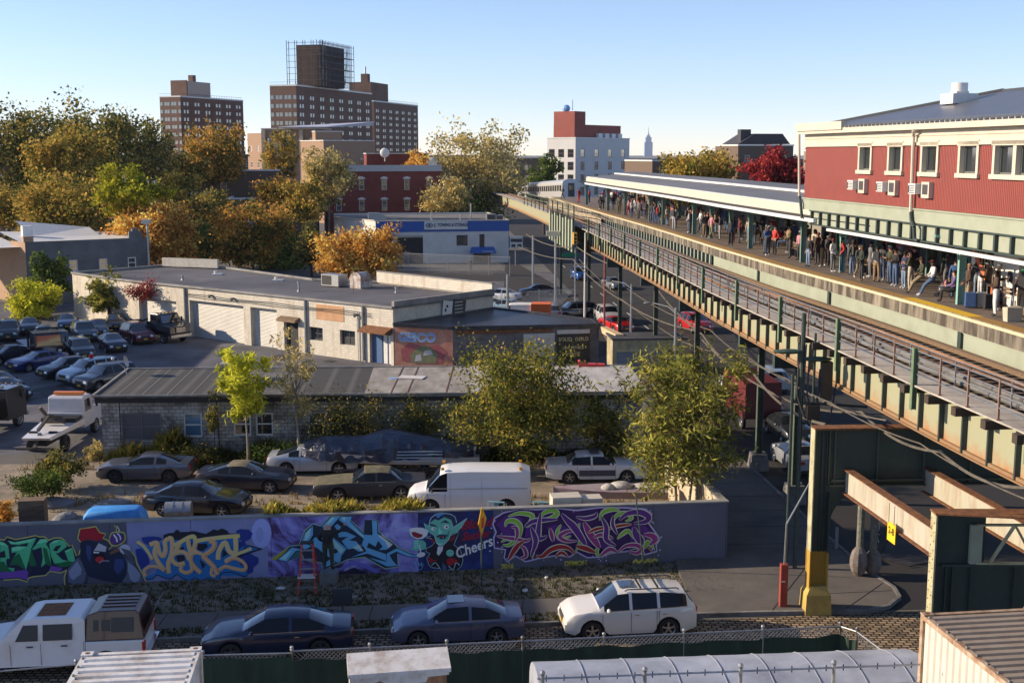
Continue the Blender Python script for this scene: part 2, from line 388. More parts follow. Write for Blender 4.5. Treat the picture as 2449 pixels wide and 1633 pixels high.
AP = [ST(6.62, 40.95)[:2], ST(9, 40.85)[:2], (12.9, 42.0), (13.8, 42.5), (14.5, 43.4), (14.6, 44.4), (14.2, 46), (13.5, 52), (13.1, 57), (12.6, 63), (11.6, 80), (9.9, 110), (8.4, 110), (8.6, 90), (8.9, 76), (8.9, 48), ST(6.62, 46.8)[:2]]
b = MB(); b.prism(AP, 0, .13)
struct('corner_pavement', b, M['sidewalk'])
b = MB()
for i in range(6): b.bar((8.9, 49.5 + i * 2.4, .134), (13.6 - .1 * i, 49.7 + i * 2.4, .134), .03, .006)
b.bar((9.4, 41.9, .134), (12.2, 47.5, .134), .03, .006); b.bar((12.2, 42.2, .134), (14.3, 44.8, .134), .03, .006); b.bar((11.2, 43.6, .134), (14.4, 44.0, .134), .03, .006)
struct('pavement_joints', b, M['black'])
b = MB()
def kerb(pts, w=.15, z=.155):
    for i in range(len(pts) - 1): b.bar((*pts[i], z / 2), (*pts[i + 1], z / 2), w, z)
kerb([ST(-60, 40.72)[:2], ST(6.5, 40.72)[:2]]); kerb([AP[i] for i in range(0, 10)])
struct('kerb', b, M['concrete_dark'])
b = MB(); rk = random.Random(3)
for k in range(26):
    x, y = (rk.uniform(-38, -9), rk.uniform(78, 100)) if k < 16 else (rk.uniform(12.5, 19), rk.uniform(43, 90)); s_ = rk.uniform(.5, 1.6); b.poly([(x + s_ * rk.uniform(.6, 1.3) * math.cos(a), y + s_ * rk.uniform(.6, 1.6) * math.sin(a), .018 + .001 * k) for a in [2 * PI * i / 9 for i in range(9)]])
for k in range(14):
    x, y, a = rk.uniform(-36, -10), rk.uniform(76, 100), rk.uniform(0, 3)
    for i in range(7): x2, y2 = x + math.cos(a) * .9, y + math.sin(a) * .9; b.bar((x, y, .05), (x2, y2, .05), .06, .01); x, y = x2, y2; a += rk.uniform(-.5, .5)
struct('asphalt_stains', b, pm('old_oil_stain', (.03, .03, .033), .7, var=.2, scale=2))
sheet('kerb_strip_soil', [ST(-60, 40.8), ST(6.6, 40.8), ST(6.6, 41.64), ST(-60, 41.64)], .1, M['verge'])
b = MB()
for k in range(14): y = 60 + k * 9; b.bar((17.5 - k * .75, y, .02), (17.3 - k * .75, y + 3, .02), .12, .006)
struct('lane_marking', b, M['white'])
def tufts(name, n, gen, mats, h=(.08, .25), w=.02, seed=1, lean=.5):
    r = random.Random(seed); V = []; F = []
    for i in range(n):
        x, y, z, k = gen(r)
        for j in range(5):
            a = r.uniform(0, 2 * PI); hh = r.uniform(*h) * k; ln = lean * hh; dx = math.cos(a); dy = math.sin(a); ox, oy = r.gauss(0, .05), r.gauss(0, .05); q = len(V)
            V += [(x+ox-dy*w, y+oy+dx*w, z), (x+ox+dy*w, y+oy-dx*w, z), (x+ox+dx*ln, y+oy+dy*ln, z+hh)]; F.append((q, q+1, q+2))
    me = bpy.data.meshes.new(name); me.from_pydata(V, [], F); me.materials.append(mats); o = link(name, me); o['kind'] = 'stuff'; return o
M['grass'] = foliage('grass_blades', [(.03, .035, .012), (.06, .07, .02), (.12, .10, .035)], .5, .2)
M['straw'] = foliage('dry_weeds', [(.13, .10, .035), (.28, .19, .08), (.40, .28, .12)], .7, .3)
M['weed'] = foliage('green_weeds', [(.03, .045, .015), (.07, .085, .02), (.20, .15, .04)], .8, .3)
tag(tufts('verge_grass', 5200, lambda r: (*ST(r.uniform(-24, 8.6), 43.15 + 3.5 * r.random() ** 1.4)[:2], .05, 1) if r.random() < .75 else (*ST(r.uniform(-24, 6.5), r.uniform(40.85, 41.6))[:2], .1, 1.2), M['grass'], (.05, .14), .018), 'short patchy grass on the strip below the mural wall', 'grass')
tag(tufts('yard_dry_grass', 4200, lambda r: (r.uniform(-24, -9), r.uniform(46.2, 52.5) + .05 * 1, .006, 1.0) if r.random() < .6 else (r.uniform(-26, 8), r.choice([48.2, 49, 56, 63]) + r.gauss(0, .7), .006, 1.3), M['straw'], (.08, .3), .025, 2, .8), 'golden dry grass growing across the junk yard behind the mural wall', 'grass')
M['hedge'] = foliage('hedge_leaves', [(.08, .09, .02), (.36, .30, .05), (.62, .48, .10)], 1.5, .3)
def _bushy(r):
    x = r.uniform(-21.5, 7.5); h = 1.0 if x < 0 else .7
    if abs(x + 20) < 2.5: h = 1.5
    return x, 64.0 + .04 * (x + 22) - abs(r.gauss(0, .7)), r.random() ** 2 * .8 * h * abs(math.sin(x * 1.3) + .4), h * .9
tag(tufts('wall_foot_weeds', 5200, _bushy, M['weed'], (.2, .55), .05, 3, .9), 'tangled green weeds along the foot of the block building', 'weeds')
tag(tufts('hedge_weeds', 3600, lambda r: (lambda x: (x, 47.0 + .11 * x + r.uniform(0, 1.2), r.random() ** .8 * (2.2 + .45 * abs(math.sin(x * 1.1))), 1.0))(r.uniform(-9.8, -3.6)), M['hedge'], (.12, .3), .06, 4, .9), 'sunlit yellow and green weeds spilling over the mural wall behind the painter', 'weeds')
tag(tufts('van_side_weeds', 900, lambda r: (r.choice([-9.5, .6, 2.2, 5.5]) + r.gauss(0, .6), 49.0 + r.gauss(0, .35), r.random() * 1.3, 1.0), M['straw'], (.15, .5), .03, 5, .9), 'dry reddish weeds standing between the white van and the mural wall', 'weeds')
# ============================================================ buildings
def bl(name, label, cat, pl, group=None):
    t = thing(name, label, cat, (pl.p.x, pl.p.y, 0), pl.rot, group)
    c, s = math.cos(-pl.rot), math.sin(-pl.rot)
    def L(x, y): dx = x - pl.p.x; dy = y - pl.p.y; return (dx * c - dy * s, dx * s + dy * c)
    return t, L
FR = ((0, 0), (1, 0), (0, -1))
B_white = brick('white_block', (.66, .62, .52), (.58, .54, .46), (.42, .38, .32), .4, .2, .012, stain=(.36, .28, .20), stain_amt=.36, sscale=.9, streak=True)
B_grey = brick('grey_block', (.52, .50, .46), (.34, .33, .31), (.15, .14, .13), .4, .2, .016, stain=(.06, .055, .045), stain_amt=.45, sscale=.7, bump=.6)
M['shutter'] = stripes('roller_shutter', (.50, .49, .45), (.62, .60, .55), .12, axis=2, rough=.5, bump=.5)
M['tar'] = pm('tar_roof', (.065, .065, .075), .8, var=.2, scale=.25, col2=(.03, .03, .036), bump=.1)
M['greyroof'] = pm('grey_roof', (.22, .21, .20), .8, var=.15, scale=.3, col2=(.10, .10, .10), stretch=(1, 3, 1))
M['dframe'] = pm('dark_frame', (.05, .05, .06), .6, var=0)
M['doorblue'] = pm('blue_door', (.06, .13, .28), .5, var=.1)
# ---- white garage building
WH = Plane((-36, 114.2), (-9.3, 94.0))
wh, L = bl('garage_building', 'long white block garage with roller doors and flat tar roof facing the car lot', 'building', WH)
b = MB(); H1 = 4.55
DR = [(8.5, 15.85, 0, 3.38), (16.75, 20.1, 0, 3.38), (20.95, 22.7, 0, 2.6), (27.6, 29.3, 1.15, 2.35), (24.0, 25.6, 1.2, 2.3), (30.9, 33.2, 0, 2.5), (1.0, 6.6, 0, 3.1)]
wall_open(b, *FR, 0, WH.len, 0, H1, DR, .5)
fp = [(-9.3, 94.0), (-1.6, 102.7), (-12.6, 113.5), (-19, 115.5), (-30.5, 128), (-37, 131), (-44.4, 122), (-36, 114.2)]
fl = [L(*p) for p in fp]
for i in range(len(fl) - 1): b.quad((*fl[i], 0), (*fl[i+1], 0), (*fl[i+1], H1), (*fl[i], H1))
b.build('wall', B_white, wh)
b = MB(); b.poly([(p[0], p[1], H1 - .12) for p in [(0, 0)] + fl[0:7]]); b.build('roof', pm('garage_roof', (.115, .11, .115), .8, var=.2, scale=.12, col2=(.04, .04, .055), bump=.1), wh)
b = MB(); ring = [(0, -.06)] + fl[0:7]
for i in range(len(ring)):
    p, q = ring[i], ring[(i + 1) % len(ring)]
    if i == 2: continue
    b.bar((*p, H1 + .05), (*q, H1 + .05), .3, .16)
b.build('coping', M['concrete'], wh)
b = MB(); b.bar((*fl[1], H1 + .5), (*fl[2], H1 + .5), .3, 1.0); b.build('parapet', B_white, wh)
b = MB(); b.bar((*fl[1], H1 + 1.03), (*fl[2], H1 + 1.03), .4, .07); b.bar((*fl[0], H1 + .28), (*fl[1], H1 + .28), .3, .55); b.build('parapet_cap', M['concrete'], wh)
b = MB(); b.bar((*L(-37.5, 130), H1 + .45), (*L(-31, 127.6), H1 + .45), .3, .9); b.build('parapet', B_white, wh)
for k, (a0, a1, z0, z1) in enumerate(DR[:2] + DR[6:]):
    d = MB(); d.box(a0, .44, 0, a1, .49, z1); o = d.build('garage_door', M['shutter'], wh)
for a0, a1, z0, z1 in DR[3:5]: window(wh, (0, 0), 0, a0, z0, a1 - a0, z1 - z0, M['dframe'], M['glass'], .3, mull=1, sub=True)
d = MB(); d.box(21.0, .3, 0, 22.65, .36, 2.55); d.build('door', M['black'], wh)
d = MB(); d.box(30.95, .3, 0, 32.0, .36, 2.3); d.build('door', M['doorblue'], wh)
d = MB(); d.box(32.1, .34, 0, 33.1, .38, 2.3); d.box(32.55, .30, 0, 32.62, .335, 2.3, 1); d.build('door_panel', [M['white'], M['doorblue']], wh)
d = MB(); d.side([(0, 0), (1, 0), (1, .1), (0, .1)], 0, .1)
d = MB(); d.hexa([(20.6, -.6, 2.55), (22.9, -.6, 2.55), (22.9, 0, 2.55), (20.6, 0, 2.55), (20.6, -.5, 2.75), (22.9, -.5, 2.75), (22.9, 0, 2.95), (20.6, 0, 2.95)]); d.build('door_hood', M['wood'], wh)
d = MB(); d.hexa([(30.4, -.9, 2.52), (33.4, -.9, 2.52), (33.4, 0, 2.52), (30.4, 0, 2.52), (30.4, -.9, 2.65), (33.4, -.9, 2.65), (33.4, 0, 3.0), (30.4, 0, 3.0)]); d.build('door_hood', M['rust'], wh)
for s in (8.0, 23.7, 30.3):
    d = MB(); d.tube((s, -.12, .1), (s, -.12, H1 - .1), .1, n=8); d.build('downpipe', M['steel'], wh)
d = MB(); d.box(24.9, -.03, 3.0, 28.1, -.002, 4.25); d.build('painted_panel', pm('faded_orange_panel', (.52, .29, .15), .8, var=.1, scale=1.5), wh)
for s, z in ((3.9, 4.0), (11.5, 4.0), (14.5, 3.95), (29.4, 3.7)):
    d = MB(); d.box(s, -.28, z, s + .3, -.04, z + .1); d.tube((s + .15, -.2, z), (s + .15, -.3, z - .12), .1, n=8); d.build('wall_light', M['dframe'], wh)
d = MB()
for i in range(3): d.path([(8 + j * 2.9, -.07 - .01 * i, 3.95 - .12 * i + .05 * math.sin(j * 2 + i)) for j in range(9)], .018, 4)
d.build('wall_cable', M['black'], wh)
d = MB(); d.box(30.2, -.08, 1.2, 30.45, 0, 2.2); d.box(29.6, -.1, 2.6, 29.8, 0, 3.5); d.tube((29.7, -.08, 0), (29.7, -.08, 4), .03); d.tube((30.0, -.08, 0), (30.0, -.08, 3.6), .03); d.build('meter_box', M['steel'], wh)
def roofthing(name, label, cat, u, v, z, mk, mats, smooth=None):
    x, y = G(u, v, z); t = mk(MB()); o = t.build(name, mats, loc=(x, y, z - .01), rotz=WH.rot, smooth=smooth); return tag(o, label, cat)
Hr = H1 - .12
o = roofthing('rooftop_air_unit', 'square metal air unit with dark grille beside the rusty blower on the garage roof', 'air unit', 800, 685, Hr, lambda m: m.box(-1.1, -.6, .1, 1.1, .6, 1.15).box(-1.0, -.62, .2, .2, -.603, 1.05, 1).box(-1.12, -.5, .25, -1.103, .5, 1.05, 1), [M['steel'], M['black']])
bm_ = MB(); bm_.box(-.7, -.7, 0, .7, .7, .9); bm_.side([(-.7 + .7 * (1 - math.cos(a)) , .9 + .55 * math.sin(a)) for a in [i * PI / 8 for i in range(9)]], -.65, .65); bm_.box(.7, -.4, .1, 1.1, .4, .7)
x, y = G(862, 688, Hr); o = bm_.build('rooftop_blower', pm('rusty_white', (.55, .53, .5), .7, var=.1, scale=2, col2=(.2, .1, .05)), loc=(x, y, Hr - .01), rotz=WH.rot); tag(o, 'white blower with rusty curved hood on the garage roof', 'blower')
for u, v, h, lab in ((715, 697, .9, 'tall'), (437, 670, .45, 'short'), (948, 700, .5, 'thin')):
    m = MB(); m.tube((0, 0, 0), (0, 0, h), .09, n=10); m.tube((0, 0, h - .12), (0, 0, h), .15, n=10); m.tube((0, 0, 0), (0, 0, .15), .2, .1, n=10)
    x, y = G(u, v, Hr); tag(m.build('roof_vent_pipe', M['steel'], loc=(x, y, Hr - .01), smooth=30), f'{lab} grey vent pipe with a collar on the garage roof edge', 'vent pipe')
for u, v, lab in ((520, 657, 'near the white parapet'), (665, 671, 'in the middle of the tar roof'), (1025, 689, 'below the long white parapet'), (1084, 690, 'at the right end of the grey roof')):
    m = MB(); m.box(-.5, -.4, 0, .5, .4, .12); m.tube((-.2, 0, .1), (-.2, 0, .4), .12, .16, n=8)
    x, y = G(u, v, Hr); tag(m.build('roof_vent', M['white'], loc=(x, y, Hr - .01)), f'low white roof vent {lab}', 'vent')
x, y = G(425, 690, 4.0); m = MB(); m.tube((0, 0, 0), (0, 0, 2.4), .02); m.tube((-.4, 0, 1.9), (.4, 0, 1.9), .012); m.tube((-.3, 0, 1.6), (.3, 0, 1.6), .012)
tag(m.build('tv_antenna', M['dframe'], loc=(*G(845, 700, Hr), Hr - .01)), 'thin tv antenna standing at the front edge of the garage roof', 'antenna')
SW = Plane((-9.25, 93.95), (-1.55, 102.65))
for u, v, w_, m_, lab in ((1066, 742, 1.1, M['white'], 'white board with black mark leaning on the garage side wall'), (1095, 738, 1.4, M['dframe'], 'dark grey lettered board beside the white one on the garage side wall')):
    s, z = SW.px(u, v); q = SW.p + SW.d * s + SW.n * .08
    m = MB(); m.box(-w_/2, -.05, 0, w_/2, 0, 1.35, M=Matrix.Rotation(R(8), 4, 'Y'))
    if m_ == M['white']: m.ball((.05, -.06, .9), .12, .02, .12, 8, 5, 1).ball((-.15, -.06, .6), .1, .02, .15, 8, 5, 1)
    else:
        for k in range(4): m.box(-.5, -.06, .25 + .28 * k, .45, -.052, .32 + .28 * k, 1)
    tag(m.build('leaning_board', [m_, M['black'] if m_ == M['white'] else M['cream']], loc=(q.x, q.y, 3.28), rotz=SW.rot), lab, 'board')
# ---- low corner shop with painted wall, sloping black roof
GE = Plane((-9.3, 93.9), (-4.6, 93.1)); SG = Plane((-4.6, 93.1), (6.9, 95.3))
ge, L = bl('corner_shop', 'low shop with pink painted wall and rippled black roof joined to the garage', 'building', GE)
b = MB(); f2 = [(-9.2, 93.9), (-4.6, 93.1), (6.9, 95.3), (6.6, 97.3), (-1.5, 102.5)]; l2 = [L(*p) for p in f2]
zt = [3.3, 3.15, 3.05, 3.15, 3.45]
for i in range(5):
    j = (i + 1) % 5; b.quad((*l2[i], 0), (*l2[j], 0), (*l2[j], zt[j]), (*l2[i], zt[i]), m=0 if i == 0 else 1)
b.build('wall', [pm('pink_paint', (.55, .30, .20), .8, var=.08, scale=1.2, col2=(.50, .16, .10)), pm('grey_render', (.20, .18, .17), .9, var=.15, scale=1, col2=(.09, .08, .08))], ge)
b = MB(); b.poly([(l2[i][0], l2[i][1] - (.15 if i < 3 else 0), zt[i] + .03) for i in range(5)]); b.poly([(l2[i][0], l2[i][1] - (.15 if i < 3 else 0), zt[i] - .1) for i in range(5)])
for i in range(5):
    j = (i + 1) % 5; b.bar((l2[i][0], l2[i][1] - .1, zt[i]), (l2[j][0], l2[j][1] - .1, zt[j]), .3, .28)
b.build('roof', pm('rippled_black_roof', (.035, .035, .045), .35, var=.3, scale=1.2, bump=1., bscale=3, stretch=(1, 3, 1), col2=(.02, .02, .025)), ge)
M['lblue'] = pm('sky_blue_paint', (.20, .40, .72), .6, var=.05); M['palewhite'] = pm('faded_white_paint', (.62, .58, .55), .7, var=.05)
text('GEICO', .95, M['palewhite'], ge, (.42, -.03, 2.0), (PI/2, 0, 0), .004, sx=1.05, bold=.06)
text('GEICO', .95, M['lblue'], ge, (.42, -.045, 2.02), (PI/2, 0, 0), .004, sx=1.05, bold=.02)
b = MB()
def blob(mb, pts, y, m=0): mb.poly([(p[0], y, p[1]) for p in pts], m)
blob(b, [(.7, .4), (3.9, .3), (4.3, 1.2), (3.6, 1.8), (2.4, 1.6), (1.3, 1.9), (.6, 1.3)], -.01, 0)
blob(b, [(1.5, .3), (3.4, .3), (3.6, 1.0), (2.8, 1.7), (1.9, 1.5), (1.3, .9)], -.016, 1); blob(b, [(2.4, .9), (3.2, 1.0), (3.0, 1.35), (2.5, 1.3)], -.022, 2); blob(b, [(1.7, .4), (2.3, .5), (2.2, 1.0), (1.8, .9)], -.022, 2)
b.build('wall_painting', [pm('rose_paint', (.45, .12, .12), .8), pm('olive_paint', (.26, .26, .12), .8), M['palewhite']], ge)
sgl = MB(); sg0 = SG
def sgp(s, y, z): q = SG.p + SG.d * s - SG.n * y; return (*L(q.x, q.y), z)
def sgbox(mb, s0, s1, y0, y1, z0, z1, m=0): mb.hexa([sgp(s0, y0, z0), sgp(s1, y0, z0), sgp(s1, y1, z0), sgp(s0, y1, z0), sgp(s0, y0, z1), sgp(s1, y0, z1), sgp(s1, y1, z1), sgp(s0, y1, z1)], m)
d = MB(); sgbox(d, 5.6, 8.1, -.06, 0, 0, 2.5); d.build('shutter', M['shutter'], ge)
d = MB(); sgbox(d, 0.2, 7.9, -.12, 0, 2.62, 2.9); d.build('fascia_board', M['rust'], ge)
bd = MB(); sgbox(bd, 8.3, 10.95, -.1, -.02, .1, 2.4); bd = bd.build('shop_sign', pm('black_sign', (.03, .028, .028), .5, var=0), ge)
ar = SG.rot - GE.rot
for s_, z_, sz in (('SOLID  GOLD', 1.85, .42), ('CAR SERVICE', 1.22, .30), ('24 HOURS', .75, .26)):
    q = sgp(9.62, -.125, z_); text(s_, sz, pm('gold_paint', (.60, .50, .30), .5, var=0), bd, q, (PI/2, 0, ar), .006, 'CENTER', sx=.95, bold=.008)
d = MB(); sgbox(d, 8.3, 10.95, -.09, -.02, 2.42, 2.75); d.build('sign_board', M['palewhite'], ge)
bx, by = G(1448, 836, 1.2); 
t = thing('sign_box', 'long beige box sign tilted on posts beside the corner shop', 'sign', (8.2, 92.5, 0))
d = MB(); d.hexa([(-1.4, 3.2, 2.55), (-.9, 3.2, 2.55), (.35, -.9, 2.35), (-.3, -.9, 2.35), (-1.4, 3.2, 3.0), (-.9, 3.2, 3.0), (.35, -.9, 2.85), (-.3, -.9, 2.85)]); d.build('box', pm('beige_board', (.60, .43, .25), .8, var=.08), t)
for p in ((0, -.6), (.25, -.2)): d = MB(); d.tube((*p, 0), (*p, 2.4), .05, n=6); d.build('post', M['rust'], t)
t = thing('low_garage', 'low shed with blue grey roller shutters right of the corner shop', 'building', (7.6, 90.2, 0), R(4))
d = MB(); wall_open(d, *FR, 0, 5.6, 0, 2.6, [(.3, 5.3, 0, 1.7)], .12); d.box(0, .13, 0, 5.6, 3.0, 2.55); d.build('wall', pm('ochre_render', (.42, .36, .22), .9, var=.1, scale=1.5, col2=(.2, .17, .1)), t)
d = MB(); d.box(-.1, -.15, 2.62, 5.8, 3.2, 2.74); d.build('roof', M['tar'], t); d = MB(); d.box(.3, .06, 0, 5.3, .1, 1.7); d.build('shutter', stripes('blue_shutter', (.10, .12, .17), (.24, .27, .33), .14, axis=2), t)
# ---- low grey block building behind the yard
LB = Plane((-22.2, 64.2), (8, 65.4))
lb, L = bl('block_building', 'low grey block building with worn roof behind the junk yard', 'building', LB)
HZ = 3.45; WN = [(1.05, 3.17, 1.1, 2.6), (4.36, 5.36, 1.25, 2.6), (7.05, 8.0, 1.3, 2.58), (8.25, 9.2, 1.3, 2.58), (11.1, 12.1, 1.25, 2.6), (12.25, 13.2, 1.25, 2.6)]
b = MB(); wall_open(b, *FR, 0, 29.4, 0, HZ, WN, .18)
b.quad((0, 6.5, 0), (0, 0, 0), (0, 0, HZ), (0, 6.5, HZ)); b.quad((29.4, 0, 0), (29.4, 6.5, 0), (29.4, 6.5, HZ), (29.4, 0, HZ)); b.quad((29.4, 6.5, 0), (0, 6.5, 0), (0, 6.5, HZ), (29.4, 6.5, HZ)); b.build('wall', B_grey, lb)
def roofseg(x0, x1, m, lift=0.):
    d = MB(); d.hexa([(x0, -.28, HZ + .02), (x1, -.28, HZ + .02), (x1, 6.7, HZ + .25), (x0, 6.7, HZ + .25), (x0, -.28, HZ + .16 + lift), (x1, -.28, HZ + .16 + lift), (x1, 6.7, HZ + .40 + lift), (x0, 6.7, HZ + .40 + lift)]); d.build('roof', m, lb)
M['shingle'] = stripes('roof_felt', (.052, .05, .048), (.10, .097, .092), 1.3, axis=0, rough=.9, bump=.1, duty=.97)
roofseg(-.3, 6.6, M['shingle']); roofseg(6.6, 10.0, pm('patched_felt', (.14, .13, .12), .9, var=.2, scale=.6, col2=(.05, .05, .05), bump=.3), .02)
roofseg(10.0, 14.2, M['shingle'], .0); roofseg(14.2, 20.0, pm('pale_metal_roof', (.36, .33, .29), .75, var=.1, scale=.5, col2=(.20, .17, .14), bump=.2, stretch=(3, 1, 1)), .02); roofseg(20.0, 29.6, pm('white_metal_roof', (.52, .50, .47), .6, var=.06, scale=.5, col2=(.34, .32, .3), stretch=(3, 1, 1)), .03)
d = MB(); d.bar((-.32, -.32, HZ + .18), (29.6, -.32, HZ + .18), .08, .10); d.bar((-.32, -.3, HZ + .2), (-.32, 6.7, HZ + .43), .12, .1); d.bar((-.3, 6.7, HZ + .43), (29.6, 6.7, HZ + .43), .12, .08); d.build('roof_edge', M['concrete'], lb)
d = MB(); d.box(-.25, -.25, HZ - .22, 29.4, -.03, HZ); d.build('eave_board', M['black'], lb)
for i in range(5):
    d = MB(); x = .9 + i * 1.32; d.bar((x, -.25, HZ + .168), (x + .0, 6.6, HZ + .405), .035, .012); d.build('roof_seam', pm('seam', (.3, .3, .29), .8, var=0), lb)
for x in (15.6, 16.5, 18.6, 22.4, 25.0):
    d = MB(); d.bar((x, -.25, HZ + .195), (x + .35, 6.6, HZ + .435), .05, .015); d.build('roof_seam', M['rust'], lb)
for k, (a0, a1, z0, z1) in enumerate(WN):
    fr = pm('grey_frame', (.13, .13, .145), .6, var=0) if k == 0 else M['white']; pn = pm('grey_blind', (.09, .09, .105), .5, var=0) if k == 0 else (glass('blue_glass', (.05, .16, .26), .15) if k == 1 else M['glass'])
    window(lb, (0, 0), 0, a0, z0, a1 - a0, z1 - z0, fr, pn, .14 if k else .1, fw=.09, sub=True, mull=1 if k == 0 else 0)
d = MB(); d.path([(1.0, -.1, HZ - .1), (1.0, -.1, 1)], .03); d.path([(6.2, -.1, HZ - .1), (6.3, -.1, .5)], .03); d.build('downpipe', M['black'], lb)
d = MB(); d.box(5.75, 3.4, HZ + .2, 6.75, 4.3, HZ + 1.25); tag(d.build('roof_hatch', pm('grey_board', (.42, .40, .36), .8, var=.1), loc=(LB.p.x, LB.p.y, 0), rotz=LB.rot), 'pale grey box hatch on the block building roof behind the yellow tree', 'roof hatch')
q = LB.p + LB.d * 16.2 - LB.n * 4.0
m = MB(); m.box(-.9, -.5, 0, .8, .5, .03, M=Matrix.Rotation(R(14), 4, 'Z')); m.box(-.3, -.6, .04, 1.2, .3, .07, 1, M=Matrix.Rotation(R(-12), 4, 'Z')); tag(m.build('loose_panels', [M['lblue'], M['palewhite']], loc=(q.x, q.y, HZ + .29)), 'blue and white loose boards lying on the pale metal roof', 'boards')
q = LB.p + LB.d * 27.3 - LB.n * 6.6
m = MB(); m.side([(-.8, 0), (.8, 0), (.75, .12), (-.5, .16), (-.75, .35), (-.85, .3)], -.25, .25); tag(m.build('red_board', pm('bright_red', (.60, .05, .04), .5, var=0), loc=(q.x, q.y, HZ + .43)), 'small bright red sled shape lying on the white metal roof', 'sled')
t = thing('satellite_dish', 'grey satellite dish on its arm at the left corner of the block building roof', 'satellite dish', (-22.3, 69.2, HZ + .3))
d = MB(); d.tube((0, 0, 0), (-.15, 0, .5), .03); d.tube((-.15, 0, .5), (-.8, .1, .95), .02); d.build('mast', M['steel'], t)
d = MB(); Md = Matrix.Translation((-.1, 0, .85)) @ Matrix.Rotation(R(75), 4, 'Y'); n0 = 12
rr = [[tuple(Md @ Vector((r_ * math.cos(a), r_ * math.sin(a), r_ * r_ * .5))) for a in [2 * PI * i / n0 for i in range(n0)]] for r_ in (.02, .2, .36)]
d.loft(rr, caps=False); d.build('dish', M['steel'], t, smooth=40); d = MB(); d.ball((-.85, .1, 1.0), .09); d.build('receiver', M['white'], t)
# ---- grey house, brick side, white roof (far left)
GH = Plane((-53.4, 133), (-42.1, 140.5))
gh, L = bl('grey_house', 'grey rendered house with stepped parapet and three white windows at the left', 'house', GH)
lx = GH.len; HH = 6.9
hw = [(s, s + .95, 3.45, 4.7) for s in (4.55, 7.85, 11.1)]
b = MB(); wall_open(b, *FR, 0, lx, 0, HH, hw, .15); b.quad((lx, 0, 0), (lx, 9, 0), (lx, 9, HH - .3), (lx, 0, HH - .3)); b.box(lx - 2.2, 0.001, HH, lx - .7, .35, HH + .75); b.box(lx - 1.8, 0.0, HH + .751, lx - 1.1, .35, HH + 1.1); b.build('wall', pm('dark_grey_render', (.135, .145, .15), .85, var=.1, scale=.5, col2=(.09, .095, .10), bump=.1), gh)
for h_ in hw: window(gh, (0, 0), 0, h_[0], h_[2], .95, 1.25, M['white'], M['glass'], .12, fw=.12, sub=True, sill=M['white'])
b = MB(); q = L(-55.8, 135.2); b.quad((*q, 0), (0, 0, 0), (0, 0, HH), (*q, HH)); q2 = L(-63, 142.5); b.quad((*q2, 0), (*q, 0), (*q, HH - .5), (*q2, HH - .5)); b.box(-.15, -.1, HH, .9, .8, HH + .6)
b.build('brick_side', brick('tan_brick', (.42, .25, .15), (.36, .21, .13), (.40, .32, .24), stain=(.25, .16, .1), stain_amt=.35), gh)
b = MB(); b.poly([(0, .2, HH - .25), (lx, .2, HH - .25), (lx, 14, HH - .1), (0, 14, HH + .4)]); b.poly([(lx * .2, 9, HH), (lx - 3, 9, HH - .2), (lx - 3, 14, HH + .6), (2, 14, HH + 1.6)]); b.poly([(-14, 1, HH - .6), (0, 1, HH - .6), (0, 14, HH - .2), (-14, 14, HH - .2)]); b.build('roof', M['white'], gh)
b = MB(); b.box(1.5, 8, HH - .2, 2.6, 9, HH + 1.3); b.build('chimney', M['white'], gh)
t = thing('dark_roof_house', 'dark roofed house behind the grey house at the far left edge', 'house', (-72, 175, 0))
b = MB(); b.box(0, 0, 0, 13, 8, 5.0); b.build('wall', M['concrete_dark'], t); b = MB(); b.hexa([(-.4, -.4, 5.01), (13.4, -.4, 5.01), (13.4, 8.4, 5.01), (-.4, 8.4, 5.01), (0, 3.8, 6.6), (10, 3.8, 6.6), (10, 4.2, 6.6), (0, 4.2, 6.6)]); b.build('roof', M['tar'], t)
# ---- unseen blocks added beyond the left edge to shade the lot and the street
t = thing('lot_shade_block', 'unseen block added left of the towing lot to shade it', 'building', (-62, 84, 0), R(4))
b = MB(); b.box(0, 0, 0, 15, 28, 8.5); b.build('wall', B_grey, t); b = MB(); b.box(-.2, -.2, 8.501, 15.2, 28.2, 8.8); b.build('cornice', M['concrete'], t)
t = thing('street_shade_block', 'unseen brick block added past the mural wall to shade the street', 'building', (-41, 38.4, 0), R(6))  # added out of view so that its shadow falls on the street
b = MB(); b.box(0, 0, 0, 13.5, 8.0, 11); b.build('wall', brick('red_brick', (.28, .09, .06), (.22, .07, .05), (.3, .26, .22)), t); b = MB(); b.box(-.2, -.2, 11.001, 13.7, 8.2, 11.3); b.build('cornice', M['concrete'], t)
# ---- towing company building
TW = Plane((-20.5, 182.9), (-.5, 186))
tw, L = bl('towing_building', 'white and blue towing company building with a lettered banner', 'building', TW)
lt = TW.len; TH = 6.5; tb = pm('cool_white_wall', (.62, .61, .58), .7, var=.05, scale=.4, col2=(.52, .51, .49)); tblue = pm('royal_blue_paint', (.02, .10, .38), .5, var=.05)
tw_op = [(3.2, 7.1, 0, 4.2), (12.2, 13.9, 2.6, 4.2), (15.7, 16.5, 2.2, 4.3)]
b = MB(); wall_open(b, *FR, 0, lt, 0, 4.75, tw_op, .4); b.quad((lt, 0, 0), (lt, 24, 0), (lt, 24, TH), (lt, 0, TH)); b.quad((-6, 12, 0), (0, 0, 0), (0, 0, TH), (-6, 12, TH)); b.quad((lt, 24, 0), (-6, 24, 0), (-6, 24, TH), (lt, 24, TH)); b.quad((-6, 24, 0), (-6, 12, 0), (-6, 12, TH), (-6, 24, TH)); b.build('wall', tb, tw)
